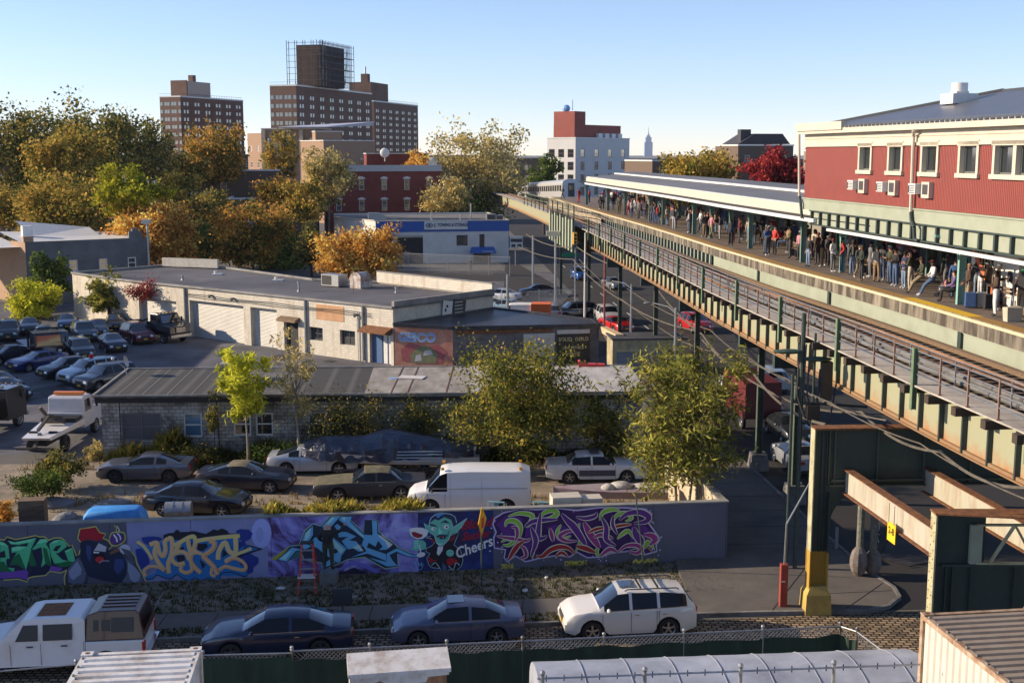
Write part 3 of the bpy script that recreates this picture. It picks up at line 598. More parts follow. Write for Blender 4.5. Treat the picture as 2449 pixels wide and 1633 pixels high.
b = MB(); b.box(-.02, -.05, 4.76, lt + .05, -.001, TH - .15); b.box(lt + .003, -.05, 2.0, lt + .05, 6, TH - .15); b.build('blue_band', tblue, tw)
b = MB(); b.box(-.1, -.12, TH - .14, lt + .1, .3, TH); b.bar((-6, 12, TH + .02), (-.1, .3, TH + .02), .3, .12); b.box(lt - .2, .3, TH - .14, lt + .1, 24, TH); b.build('coping', M['cream'], tw)
b = MB(); b.poly([(0, .3, TH - .5), (lt, .3, TH - .5), (lt, 24, TH - .3), (-6, 24, TH - .3), (-6, 12, TH - .4)]); b.build('roof', M['greyroof'], tw)
b = MB(); b.box(3.2, .3, 3.9, 7.1, .4, 4.2); b.box(3.2, .38, 0, 7.1, .4, 3.9, 1); b.box(3.25, .3, 0, 5.2, .36, 1.9, 2); b.build('garage_door', [M['shutter'], M['black'], M['dframe']], tw)
for h_ in tw_op[1:]: window(tw, (0, 0), 0, h_[0], h_[2], h_[1] - h_[0], h_[3] - h_[2], M['dframe'], M['glass'], .2, fw=.08, sash=False)
bn = MB(); bn.box(7.3, -.12, 5.05, 13.9, -.055, 6.4); bn.box(7.3, -.13, 5.05, 13.9, -.121, 5.1, 1); bn = bn.build('banner', [M['white'], M['rust']], tw)
M['ink'] = pm('navy_ink', (.03, .05, .12), .5, var=0)
text('TOWING & STORAGE', .72, M['ink'], bn, (9.3, -.16, 5.55), (PI/2, 0, 0), .01, sx=.66, shear=.1, bold=.015)
text('E', .9, M['ink'], bn, (8.75, -.16, 5.45), (PI/2, 0, 0), .01, sx=.7)
d = MB(); d.loft([[(8.05 + .55 * math.cos(a) * k_, -.15, 5.72 + .36 * math.sin(a) * k_) for a in [2*PI*i/16 for i in range(16)]] for k_ in (1, .72)], caps=False); d.poly([(8.05 + .2 * math.cos(2*PI*i/10), -.15, 5.72 + .2 * math.sin(2*PI*i/10)) for i in range(10)]); d.build('eye_emblem', M['ink'], bn)
d = MB(); d.hexa([(14.2, -1.2, 1.5), (18.2, -1.2, 1.5), (18.2, 0, 1.5), (14.2, 0, 1.5), (14.5, -.9, 2.1), (17.9, -.9, 2.1), (17.9, 0, 2.4), (14.5, 0, 2.4)]); aw = d.build('awning', tblue, tw); text('TOWING', .4, M['white'], aw, (16.0, -1.22, 1.62), (PI/2, 0, 0), .01)
d = MB(); d.box(14.8, -.03, 0, 17.4, -.002, 1.4); d.build('door_panel', M['wood'], tw)
x, y = G(880, 512, TH)
m = MB(); m.box(-1.6, -1, 0, 0, 1, 1.5); m.side([(0 + .0, 0), (1.2, 0), (1.2, .5), (1.0, 1.0), (.6, 1.35), (0, 1.5)], -1, 1); tag(m.build('rooftop_duct', M['steel'], loc=(-20.5, 187, TH - .5), rotz=TW.rot), 'bulky silver rooftop duct above the left end of the blue band', 'duct')
m = MB(); m.box(-1, -.6, 0, .4, .6, 1.2); m.box(.5, -.6, 0, 1.6, .6, 1.0); m.box(-.9, -.62, .15, .3, -.601, 1.05, 1); m.box(.6, -.62, .15, 1.5, -.601, .9, 1); tag(m.build('rooftop_air_unit', [M['steel'], M['dframe']], loc=(-3, 189, TH - .45), rotz=TW.rot), 'pair of grey air units at the right end of the towing building roof', 'air unit')
for x_, h_, lab in ((-12.5, 1.4, 'left'), (-8, 1.2, 'middle'), (-6.4, 2.8, 'tall right')):
    m = MB(); m.tube((0, 0, 0), (0, 0, h_), .12, n=8); tag(m.build('roof_vent_pipe', M['steel'], loc=(x_, 189, TH - .45)), f'{lab} of the vent pipes on the towing building roof', 'vent pipe')
t = thing('street_sign_box', 'small white and black business sign at the corner of the towing building', 'sign', (.5, 180, 0))
d = MB(); d.tube((0, 0, 0), (0, 0, 3), .06); d.build('post', M['steel'], t); d = MB(); d.box(-.8, -.1, 2.6, 1.1, .1, 4.4); d.box(-.7, -.12, 3.5, 1.0, -.101, 4.0, 1); d.box(-.6, -.12, 2.75, .0, -.101, 3.2, 1); d.box(.3, -.12, 2.75, .9, -.101, 3.2, 1); d.build('panel', [M['white'], M['dframe']], t)
# ============================================================ mural wall
MW = Plane((-26, 43.89), (8.8, 47.79)); WHT = 2.47
wall = thing('mural_wall', 'long low wall painted with colourful graffiti letters and cartoon figures', 'wall', (-26, 43.89, 0), MW.rot)
b = MB(); b.box(0, 0, 0, MW.len, .25, WHT); b.box(MW.len - .25, .252, 0, MW.len, 10, WHT - .02); b.build('wall', pm('navy_grey_paint', (.125, .125, .17), .8, var=.08, scale=.5), wall)
b = MB(); b.box(-.02, -.04, WHT + .001, MW.len + .03, .29, WHT + .06); b.box(MW.len - .28, .291, WHT - .02, MW.len + .03, 10, WHT + .04); b.build('coping', M['concrete'], wall)
b = MB(); b.box(MW.len - .27, .26, 0, MW.len - .251, 9.9, WHT - .03); b.build('inner_face', pm('cream_render', (.50, .42, .30), .85, var=.1, scale=1), wall)
b = MB()
for k in range(12): b.box(1.4 + k * 3.05, -.003, .01, 1.42 + k * 3.05, -.0005, WHT)
b.build('panel_joint', pm('dark_joint', (.05, .05, .07), .9, var=0), wall)  # dark joint lines between the wall panels
ZM = {'A': (0, 1240, 5.88), 'B': (310, 1230, 6.031), 'C': (630, 1210, 6.189), 'D': (950, 1200, 7.84), 'E': (1150, 1195, 5.227)}
def wp(k, p):
    ox, oy, sc_ = ZM[k]; return MW.px(ox + p[0] / sc_, oy + p[1] / sc_)
PAINT = {}
def pc(c):
    c = tuple(min(.85, q * 1.35) for q in c)
    n = 'spray_%02x%02x%02x' % tuple(int(255 * min(1, x)) for x in c)
    return pm(n, c, .75, var=0)
class Art:
    """flat paint on the wall face; every layer lies 1.2 mm proud of the one below"""
    def __init__(s, k, base=1): s.k = k; s.mb = MB(); s.ms = []; s.y = -.0014 * base
    def m(s, c):
        q = pc(c)
        if q not in s.ms: s.ms.append(q)
        return s.ms.index(q)
    def P(s, p): a, z = wp(s.k, p); return (a, s.y, min(max(z, .01), WHT - .005))
    def fill(s, pts, c): s.mb.poly([s.P(p) for p in pts], s.m(c)); s.y -= .0009; return s
    def line(s, pts, w, c, closed=False, taper=False, curve=True):
        if closed: pts = list(pts) + [pts[0]]
        if curve and len(pts) > 2 and not closed:
            q = []
            for i in range(len(pts) - 1):
                p0 = pts[max(0, i-1)]; p1 = pts[i]; p2 = pts[i+1]; p3 = pts[min(len(pts)-1, i+2)]
                for t in (0, .25, .5, .75):
                    q.append(tuple(.5 * ((2*p1[j]) + (-p0[j]+p2[j])*t + (2*p0[j]-5*p1[j]+4*p2[j]-p3[j])*t*t + (-p0[j]+3*p1[j]-3*p2[j]+p3[j])*t**3) for j in (0, 1)))
            q.append(tuple(pts[-1])); pts = q
        n = len(pts); L_ = []; Rr = []
        for i, p in enumerate(pts):
            a = pts[max(0, i-1)]; b_ = pts[min(n-1, i+1)]; dx, dy = b_[0]-a[0], b_[1]-a[1]; l = math.hypot(dx, dy) or 1
            ww = w/2 * (max(.12, math.sin(PI * (.08 + .84 * i/(n-1)))) if taper else 1)
            L_.append((p[0]-dy/l*ww, p[1]+dx/l*ww)); Rr.append((p[0]+dy/l*ww, p[1]-dx/l*ww))
        for i in range(n-1): s.mb.quad(s.P(L_[i]), s.P(L_[i+1]), s.P(Rr[i+1]), s.P(Rr[i]), s.m(c))
        s.y -= .0009; return s
    def disc(s, c0, rx, ry, c, n=14, rot=0):
        cr, sr = math.cos(rot), math.sin(rot)
        return s.fill([(c0[0] + rx*math.cos(t)*cr - ry*math.sin(t)*sr, c0[1] + rx*math.cos(t)*sr + ry*math.sin(t)*cr) for t in [2*PI*i/n for i in range(n)]], c)
    def build(s, name): return s.mb.build(name, s.ms, wall)
def ground_paint(s0, s1, name, mat_, y=-.0007):
    b = MB(); b.quad((s0, y, .01), (s1, y, .01), (s1, y, WHT - .004), (s0, y, WHT - .004)); b.build('painted_ground', mat_, wall)
sA = MW.px(345, 1340)[0]; sB = MW.px(640, 1300)[0]; sC = MW.px(1000, 1300)[0]; sD = MW.px(1180, 1300)[0]
ground_paint(MW.px(345, 1340)[0] - .6, sB, 'g', pm('slate_blue_spray', (.28, .29, .50), .8, var=.06, scale=.8, col2=(.22, .23, .41)))
def nebula(name, cols, scale=.9):
    m = pm(name, cols[0], .8, var=.01, scale=scale, detail=4); r = next(n for n in m.node_tree.nodes if n.type == 'VALTORGB').color_ramp
    while len(r.elements) < len(cols): r.elements.new(.5)
    for i, c in enumerate(cols): r.elements[i].position = .36 + .3 * i / (len(cols) - 1); r.elements[i].color = (*c, 1)
    n = next(n for n in m.node_tree.nodes if n.type == 'TEX_NOISE'); n.inputs['Distortion'].default_value = 1.2
    return m
ground_paint(sB, sC, 'g', nebula('violet_nebula_spray', [(.05, .025, .08), (.10, .045, .15), (.22, .19, .52), (.36, .33, .75), (.45, .48, .80)], .55))
ground_paint(sC, sD, 'g', nebula('deep_blue_spray', [(.03, .025, .08), (.02, .03, .15), (.03, .06, .26)], .6))
YL = (.55, .47, .10); OR_ = (.80, .27, .05)
# -- green letters
a = Art('A')
out = [(0,290),(60,300),(95,255),(220,290),(340,270),(500,235),(560,255),(620,250),(690,300),(760,270),(850,265),(920,310),(970,385),(1015,370),(1075,520),(1120,500),(1085,690),(940,720),(850,760),(700,735),(640,795),(480,810),(400,830),(380,885),(260,845),(50,860),(0,850)]
a.fill(out, (.012, .012, .04)); a.fill([(0,750),(200,735),(370,715),(400,750),(380,860),(260,825),(50,840),(0,835)], (.15, .05, .32)); a.fill([(690,720),(720,660),(880,690),(850,745),(740,730)], (.15, .05, .32))
a.line(out[:-1], 13, YL, curve=False)
GL, GD, GP = (.07, .42, .20), (.008, .11, .04), (.16, .58, .32)
for shp in ([(0,310),(60,330),(120,380),(140,560),(100,560),(90,600),(100,680),(210,690),(190,750),(140,735),(0,740)],
            [(105,300),(210,325),(400,290),(515,265),(440,420),(515,655),(440,665),(400,600),(370,720),(240,640),(140,650),(190,540),(240,470),(160,480),(160,400),(250,380),(380,385),(400,340),(260,370),(150,360)],
            [(450,420),(510,350),(560,285),(640,275),(690,310),(650,350),(700,430),(725,660),(640,635),(575,680),(600,540),(580,400),(470,440)],
            [(690,350),(760,300),(850,285),(930,320),(945,390),(830,480),(790,480),(880,570),(960,590),(905,450),(1020,400),(1068,610),(960,665),(850,675),(760,625),(715,520)]):
    a.fill(shp, GL); a.line(shp, 9, (.01, .05, .03), closed=True, curve=False)
for shp in ([(0,600),(60,600),(100,680),(190,745),(0,740)], [(240,640),(270,480),(370,720)], [(400,600),(440,420),(515,655),(440,665)], [(640,635),(600,400),(660,420),(725,660)], [(760,625),(850,675),(960,665),(1068,610),(960,590),(830,620)], [(270,480),(190,540),(140,650),(240,640)]): a.fill(shp, GD)
for shp in ([(0,320),(60,335),(110,385),(60,370),(0,365)], [(110,305),(210,328),(500,270),(430,320),(260,350),(160,350)], [(165,405),(250,385),(375,390),(280,440),(170,450)], [(520,345),(565,290),(640,280),(680,310),(600,340)], [(700,350),(760,305),(850,290),(800,330)], [(910,455),(1018,405),(960,460)]): a.fill(shp, GP)
a.fill([(0,470),(65,440),(85,540),(0,545)], (.008, .01, .03)); a.fill([(745,440),(790,380),(870,365),(800,455)], (.008, .01, .03)); a.build('green_lettering')
# -- ape drinking
a = Art('A', 20)
DK, GY, LG = (.012, .016, .045), (.09, .10, .15), (.22, .24, .34)
edge = [(1110,500),(1155,350),(1095,270),(1125,140),(1240,125),(1350,105),(1400,185),(1490,210),(1450,270),(1520,300),(1580,380),(1520,440),(1600,450),(1690,400),(1740,490),(1830,440),(1900,520),(1930,640),(2000,760),(2060,960)]
a.fill([(930,1000),(940,720),(1110,510)] + edge[1:] + [(2060,975)], (.035, .035, .06)); a.line(edge, 15, YL, curve=False); a.line([(940,720),(905,820),(920,1000)], 13, YL, curve=False)
a.fill([(960,700),(1100,540),(1150,600),(1215,760),(1190,880),(1150,935),(1090,900),(1040,930),(960,880)], GY); a.fill([(965,740),(1090,590),(1150,700),(1140,780),(1100,800),(1030,860),(990,820)], LG); a.fill([(940,1000),(950,900),(1020,940),(1090,910),(1180,950),(1220,890),(1230,1000)], DK)
a.fill([(1730,520),(1850,600),(1970,740),(2040,950),(1750,955),(1720,880),(1790,760),(1790,620)], GY); a.fill([(1800,600),(1900,680),(1975,770),(1960,860),(1890,925),(1830,840),(1800,720)], LG)
a.fill([(1130,330),(1200,290),(1330,320),(1420,330),(1500,420),(1560,440),(1640,400),(1700,490),(1770,560),(1780,690),(1770,800),(1700,900),(1450,860),(1250,800),(1200,720),(1140,560),(1130,430)], DK)
a.fill([(1220,360),(1280,380),(1290,480),(1270,600),(1330,700),(1240,560),(1210,450)], (.03, .05, .16)); a.fill([(1620,560),(1740,560),(1750,680),(1660,780),(1600,700)], (.03, .05, .16)); a.fill([(1250,810),(1450,865),(1690,905),(1650,960),(1230,980)], (.07, .07, .10))
a.fill([(1140,140),(1240,130),(1350,120),(1400,190),(1470,220),(1430,300),(1320,300),(1250,280),(1140,320),(1120,220)], (.32, .006, .02))
a.fill([(1340,420),(1390,335),(1500,390),(1490,460),(1320,440)], (.42, .40, .44)); a.fill([(1300,460),(1400,470),(1480,500),(1500,580),(1420,640),(1340,600)], (.01, .005, .012)); a.fill([(1315,455),(1400,462),(1395,480),(1320,478)], (.8, .8, .78)); a.disc((1405, 568), 62, 45, (.42, .02, .03)); a.line([(1400,620),(1450,585),(1540,590)], 16, (.25, .22, .27))
a.fill([(1540,470),(1660,400),(1680,450),(1560,500)], (.16, .07, .04)); a.disc((1760, 420), 78, 68, (.40, .40, .48)); a.fill([(1700,400),(1830,440),(1860,500),(1920,640),(1850,600),(1780,520)], (.07, .07, .1))
a.line([(1545,280),(1570,200),(1650,180),(1740,190),(1765,250),(1740,320),(1640,375),(1560,350),(1545,280)], 13, YL); a.disc((1642, 275), 100, 78, (.09, .03, .16), rot=-.3); a.line([(1600,215),(1640,270),(1650,320)], 22, (.6, .6, .75)); a.line([(1650,195),(1690,240),(1700,290)], 18, (.5, .5, .7)); a.line([(1640,185),(1640,130),(1610,85)], 10, YL); a.line([(1670,185),(1680,150),(1645,95)], 14, (.5, .5, .4)); a.build('cartoon_ape')
# -- orange letters on blue
a = Art('B', 8)
BL, BK, LB_ = (.015, .03, .20), (.012, .012, .02), (.02, .15, .38)
for shp in ([(165,330),(260,315),(340,310),(420,320),(480,345),(400,420),(300,460),(200,400)], [(80,500),(180,480),(260,560),(290,700),(170,790),(120,680)], [(1535,230),(1600,205),(1720,215),(1775,270),(1740,350),(1640,400),(1560,330)], [(1580,600),(1740,560),(1860,620),(1860,700),(1790,760),(1780,830),(1700,860),(1600,760)], [(1540,380),(1660,390),(1700,450),(1560,500)]): a.fill(shp, BL)
a.fill([(490,290),(560,265),(640,260),(660,225),(700,215),(725,250),(850,245),(930,235),(1100,275),(1160,240),(1210,210),(1270,225),(1330,195),(1400,225),(1440,270),(1600,270),(1500,480),(1300,620),(1290,800),(1000,860),(560,840),(330,640),(280,480),(480,420)], BK)
sky_ = [(230,900),(380,830),(400,760),(520,850),(590,860),(680,800),(760,860),(870,880),(960,830),(1030,870),(1180,820),(1290,860),(1320,780),(1480,800),(1600,860),(1690,800),(1700,860),(1650,890),(1480,830),(1320,850),(1300,960),(1230,965),(1130,910),(1030,955),(950,910),(860,950),(760,910),(680,860),(600,920),(510,910),(400,870),(330,920),(240,930)]
a.fill([(100,420),(330,640),(560,860),(1000,880),(1290,880),(1600,880),(1700,800),(1500,640),(1830,520),(1900,490),(1680,440),(1560,500),(1600,290),(1000,340),(500,380),(300,460)], LB_); a.fill(sky_, LB_); a.line(sky_[16:], 14, BK)
a.fill([(1700,430),(1930,492),(1640,590),(1500,640),(1560,560)], BK); a.fill([(1700,450),(1860,490),(1640,570)], LB_)
for shp in ([(460,440),(520,560),(540,430)], [(610,430),(660,430),(630,520)], [(700,460),(790,460),(780,520),(700,510)], [(870,400),(910,400),(890,560)], [(980,420),(1110,410),(1130,460),(1060,520),(980,510)], [(1400,400),(1440,400),(1430,460)], [(1350,500),(1420,560),(1340,620)], [(670,590),(790,580),(800,660),(700,690)], [(1010,640),(1100,720),(1050,780)]): a.fill(shp, BK)
TA, PE_ = (.80, .36, .09), (.80, .42, .26)
def fat(pts, w=52, c=TA, c2=PE_):
    a.line(pts, w + 12, (.60, .42, .34)); a.line(pts, w, c); a.line([(p[0]-w*.12, p[1]-w*.12) for p in pts], w*.35, c2)
fat([(110,385),(220,470),(330,640)], 34, (.8, .48, .08)); fat([(290,430),(400,400),(360,540),(420,690),(510,800)]); fat([(400,400),(430,540),(490,590),(520,500),(510,390),(560,340)]); fat([(560,340),(610,350),(610,540),(560,700),(570,840)])
fat([(640,440),(720,400),(840,330),(930,310),(960,370),(1100,350),(1350,320),(1590,300)], 46, (.85, .50, .07)); fat([(720,420),(680,500),(640,560)]); fat([(840,360),(860,450),(880,540)]); fat([(960,380),(930,500),(980,540)]); fat([(1150,370),(1230,410),(1190,500),(1070,590),(1120,650),(1210,740),(1270,860)], 56, OR_)
fat([(860,640),(820,560),(740,530),(630,570),(620,650),(690,710),(800,690)], 50); fat([(860,570),(960,540),(1050,560)], 36); fat([(900,560),(880,650),(950,760),(1030,830)], 50, OR_); fat([(890,700),(900,790),(820,830),(740,790),(760,730)], 40, OR_)
fat([(1280,640),(1290,520),(1380,390),(1440,520),(1530,540),(1530,330)], 56, (.78, .45, .12)); fat([(1380,660),(1560,560),(1760,480)], 34, (.85, .5, .1)); fat([(1290,790),(1380,740),(1480,760),(1640,790),(1680,740),(1620,660),(1500,620),(1380,680)], 38, OR_); fat([(240,880),(215,800),(300,740),(420,750),(500,800)], 30, OR_); fat([(1190,760),(1180,850),(1240,880)], 30, OR_)
a.build('orange_lettering')
# -- pale blue letters
a = Art('C', 4)
a.disc((-30, 400), 150, 220, (.30, .32, .62)); a.disc((-55, 420), 60, 110, (.24, .27, .52))
LBl, BKo = (.14, .40, .70), (.012, .03, .06)
shapes = [[(200,790),(420,600),(610,640),(480,660),(350,820)], [(530,580),(620,380),(735,280),(740,420),(670,530),(700,600),(610,640)], [(860,290),(1000,150),(1140,150),(1000,310),(1010,430),(1240,620),(1160,730),(1140,830),(1080,830),(880,690),(800,620),(660,560),(700,520),(760,450),(980,480)],
 [(1040,290),(1090,250),(1150,290),(1160,370),(1230,370),(1380,440),(1270,500),(1380,510),(1490,660),(1400,670),(1330,620),(1250,640),(1150,510),(1250,450),(1110,460),(1100,370)],
 [(1110,200),(1140,150),(1310,140),(1290,220),(1490,410),(1610,420),(1600,200),(1690,220),(1690,390),(1920,560),(1830,640),(1700,650),(1760,590),(1700,510),(1660,600),(1560,540),(1530,600),(1820,700),(1820,810),(1540,700),(1250,770),(1400,700),(1520,660),(1450,560),(1480,480),(1330,360)],
 [(1820,690),(1980,610),(2180,700),(2350,760),(2130,740),(1970,670),(1870,720),(1920,800),(1990,880),(1830,890),(1540,750),(1820,810)], [(1080,830),(850,940),(880,850),(990,770)]]
a.fill([(100,780),(400,580),(520,570),(610,350),(735,250),(840,290),(980,140),(1310,140),(1300,210),(1490,380),(1480,280),(1600,185),(1700,215),(1710,370),(1960,560),(2000,600),(2200,690),(1990,700),(2000,900),(1800,930),(1500,760),(1250,790),(1150,840),(860,960),(860,840),(600,800),(560,700),(350,830)], (.30, .45, .30))
a.fill([(130,770),(400,592),(530,580),(620,360),(735,265),(850,300),(990,150),(1300,150),(1290,215),(1490,400),(1490,285),(1600,195),(1692,222),(1700,380),(1950,570),(1980,605),(2170,700),(1980,700),(1990,890),(1800,915),(1500,745),(1250,775),(1140,830),(870,945),(870,830),(610,790),(570,690),(350,820)], (.02, .03, .06))
a.fill([(850,330),(960,440),(850,440)], (.35, .25, .03)); a.fill([(360,810),(480,660),(580,660),(520,750)], (.03, .13, .12)); a.fill([(105,780),(400,585),(300,700),(190,795)], (.35, .30, .04))
for shp in shapes: a.fill(shp, LBl)
for shp in ([(900,300),(1010,160),(1060,165),(930,310)], [(1150,160),(1220,160),(1200,220)], [(620,400),(700,310),(690,430),(600,560)], [(1240,240),(1400,400),(1500,470),(1480,430)], [(1300,620),(1480,640),(1400,560)], [(1000,460),(1200,640),(1140,700),(1010,540)], [(230,780),(420,640),(400,680),(330,790)]): a.fill(shp, (.36, .70, .88))
for shp in ([(1690,430),(1760,420),(1915,560),(1850,620),(1800,520)], [(1400,560),(1440,570),(1485,655),(1430,655)]): a.fill(shp, (.72, .80, .88))
a.fill([(1010,550),(1035,545),(1045,585),(1015,580)], BKo); a.fill([(1015,635),(1075,625),(1110,670),(1070,695),(1030,690)], BKo); a.fill([(1570,560),(1640,610),(1680,580),(1700,530),(1760,600),(1700,650),(1580,600)], BKo); a.fill([(1500,200),(1590,200),(1600,400),(1490,390)], (.02, .03, .05))
for shp in shapes: a.line(shp, 11, BKo, closed=True, curve=False)
a.line([(1000,1010),(1150,920),(1350,840),(1600,920),(1750,990),(2000,960)], 60, (.14, .14, .48), taper=True); a.fill([(1000,1120),(1200,960),(1340,900),(1480,960),(1600,1060),(1750,1090)], (.015, .015, .04)); a.build('blue_lettering')
# -- green night ghoul raising a glass
a = Art('D', 6)
GS, GS2, HO = (.12, .42, .34), (.25, .62, .52), (.42, .60, .80)
cape = [(540,660),(620,640),(700,760),(640,830),(560,860),(540,920),(620,960),(560,1060),(600,1180),(640,1220),(800,1240),(850,1330),(940,1330),(960,1260),(1100,1280),(1200,1200),(1230,1080),(1180,900),(1060,800),(1100,690),(1160,560),(980,640),(960,720)]
a.line(cape, 16, HO, closed=True, curve=False); a.fill(cape, (.015, .012, .02)); a.fill([(590,680),(690,700),(720,770),(650,730)], (.28, .01, .02)); a.fill([(1000,690),(1080,620),(1060,700),(980,740)], (.28, .01, .02)); a.fill([(600,1020),(680,1080),(760,1080),(640,1130),(620,1160),(590,1100)], (.30, .01, .02)); a.fill([(920,1080),(1000,1040),(1080,1060),(1140,1100),(1060,1150),(1000,1190),(940,1160)], (.35, .01, .02))
head = [(600,470),(610,360),(640,300),(720,230),(840,205),(1000,230),(1080,280),(1110,380),(1040,420),(1010,560),(960,700),(860,800),(790,810),(740,760),(700,620),(640,580)]
a.line(head, 22, HO, closed=True, curve=False); a.fill([(620,470),(500,390),(550,540),(640,600)], GS); a.fill([(1010,500),(1310,300),(1200,470),(1100,570),(1010,600)], GS); a.line([(1010,500),(1310,300),(1200,470),(1100,570)], 10, HO, curve=False); a.line([(620,470),(500,390),(550,540)], 10, HO, curve=False)
a.fill(head, GS); a.fill([(600,400),(640,300),(720,230),(840,205),(1000,230),(1080,280),(1110,400),(1050,440),(1010,330),(880,280),(780,340),(700,320),(620,380)], (.02, .03, .08)); a.fill([(700,250),(820,215),(900,220),(800,260),(770,300),(740,270)], (.06, .25, .60))
a.fill([(800,400),(900,330),(1000,400),(880,380)], BKo); a.fill([(610,400),(700,420),(770,470),(690,450),(620,440)], BKo); a.disc((920, 465), 48, 40, (.75, .85, .82)); a.disc((928, 465), 18, 20, BKo); a.disc((675, 500), 42, 32, (.6, .75, .72)); a.disc((690, 500), 14, 15, BKo)
a.fill([(780,470),(830,540),(860,560),(800,610),(770,590)], GS2); a.fill([(720,700),(780,770),(860,760),(820,800),(770,800)], GS2); a.fill([(950,560),(990,520),(960,640),(900,700)], (.05, .22, .2)); a.fill([(730,640),(800,600),(900,610),(940,600),(890,690),(800,690)], BKo); a.fill([(775,645),(790,650),(785,680)], (.85, .85, .8)); a.fill([(855,645),(870,640),(868,685)], (.85, .85, .8)); a.fill([(780,640),(870,635),(870,652),(780,655)], (.3, .02, .03))
a.fill([(760,830),(860,820),(850,900),(780,1000),(740,960)], (.7, .72, .72)); a.fill([(850,1130),(920,1200),(930,1320),(860,1330),(840,1230)], (.05, .09, .2)); a.line([(640,1180),(720,1130),(800,1240)], 12, HO); a.line([(960,1190),(1050,1260),(1100,1130),(1170,1180)], 12, HO)
a.disc((990, 950), 75, 68, GS); a.line([(930,930),(990,900),(1050,930)], 12, GS2); a.line([(930,970),(990,960),(1040,980)], 12, GS2)
a.fill([(200,880),(300,850),(300,760),(330,700),(480,710),(540,760),(540,870),(440,900),(300,900)], GS); 
for k in range(4): a.line([(310,735+k*36),(400,725+k*38)], 20, GS2)
a.fill([(225,520),(240,490),(340,468),(480,475),(585,530),(560,620),(480,680),(380,690),(280,650),(235,590)], (.72, .73, .76)); a.fill([(260,560),(330,550),(400,580),(480,600),(460,650),(380,668),(300,640)], (.22, .015, .025)); a.fill([(400,790),(425,790),(450,930),(430,950)], (.75, .77, .8)); a.disc((445, 980), 82, 46, (.7, .72, .8), rot=-.25)
a.line([(210,1190),(430,1260),(490,1150)], 10, (.12, .38, .7)); a.line([(300,1120),(380,1110)], 12, (.15, .42, .75)); a.line([(345,1115),(350,1190)], 12, (.15, .42, .75)); a.line([(400,1200),(400,1130),(430,1180),(460,1120),(450,1200)], 10, (.15, .42, .75)); a.line([(560,1340),(700,1280),(810,1290)], 12, HO)
a.build('cartoon_ghoul')
s0, z0 = wp('D', (1190, 520)); o = text('Blood', .5, pc((.24, .01, .02)), wall, (s0, -.012, z0), (PI/2, R(-6), 0), .001, shear=.4, bold=.014, sx=1.05)
s0, z0 = wp('D', (1210, 720)); o = text('Sucker', .46, pc((.28, .01, .02)), wall, (s0, -.013, z0), (PI/2, R(-6), 0), .001, shear=.4, bold=.012, sx=.9)
s0, z0 = wp('D', (1110, 1060)); o = text('Cheers', .62, pc((.80, .80, .80)), wall, (s0, -.016, z0), (PI/2, R(-19), 0), .001, shear=.25, bold=.012, sx=.86)
# -- purple wildstyle
a = Art('E', 3)
back = [(170,230),(280,160),(480,110),(700,120),(950,100),(1200,130),(1480,95),(1800,98),(2050,112),(2140,170),(2090,280),(2200,430),(2240,490),(2190,560),(2200,640),(2060,680),(1850,640),(1640,660),(1500,710),(1330,720),(1200,650),(1110,710),(960,690),(720,730),(560,770),(430,700),(330,770),(290,720),(310,620),(170,600),(160,480),(190,400),(150,310)]
a.fill(back, (.05, .015, .09)); a.line(back, 18, (.50, .42, .68), closed=True, curve=False)
rr = random.Random(5)
for k in range(60):
    x = rr.uniform(150, 2230); p = back[rr.randrange(len(back))]; a.disc((p[0] + rr.uniform(-70, 70), p[1] + rr.uniform(-35, 60)), rr.uniform(6, 16), rr.uniform(5, 11), (.48, .42, .72), 7)
PU, MG, RD, LM, YW, LV = (.10, .02, .17), (.26, .03, .16), (.30, .02, .025), (.22, .42, .05), (.62, .62, .25), (.58, .48, .66)
for shp in ([(190,300),(300,200),(460,190),(520,240),(520,420),(480,500),(330,470),(260,400)], [(560,330),(720,260),(740,480),(640,520),(600,700),(520,640)], [(820,330),(960,300),(1180,360),(1120,480),(1000,540),(860,500)], [(1180,230),(1320,300),(1420,560),(1300,560),(1190,480)], [(1360,420),(1640,440),(1700,620),(1500,600)], [(1880,300),(2060,320),(2180,470),(2100,560),(1860,520)]): a.fill(shp, PU)
def sw(pts, w, c, c2=YW, tp=True): a.line(pts, w + 22, LV, taper=tp); a.line(pts, w + 12, c2, taper=tp); a.line(pts, w, c, taper=tp)
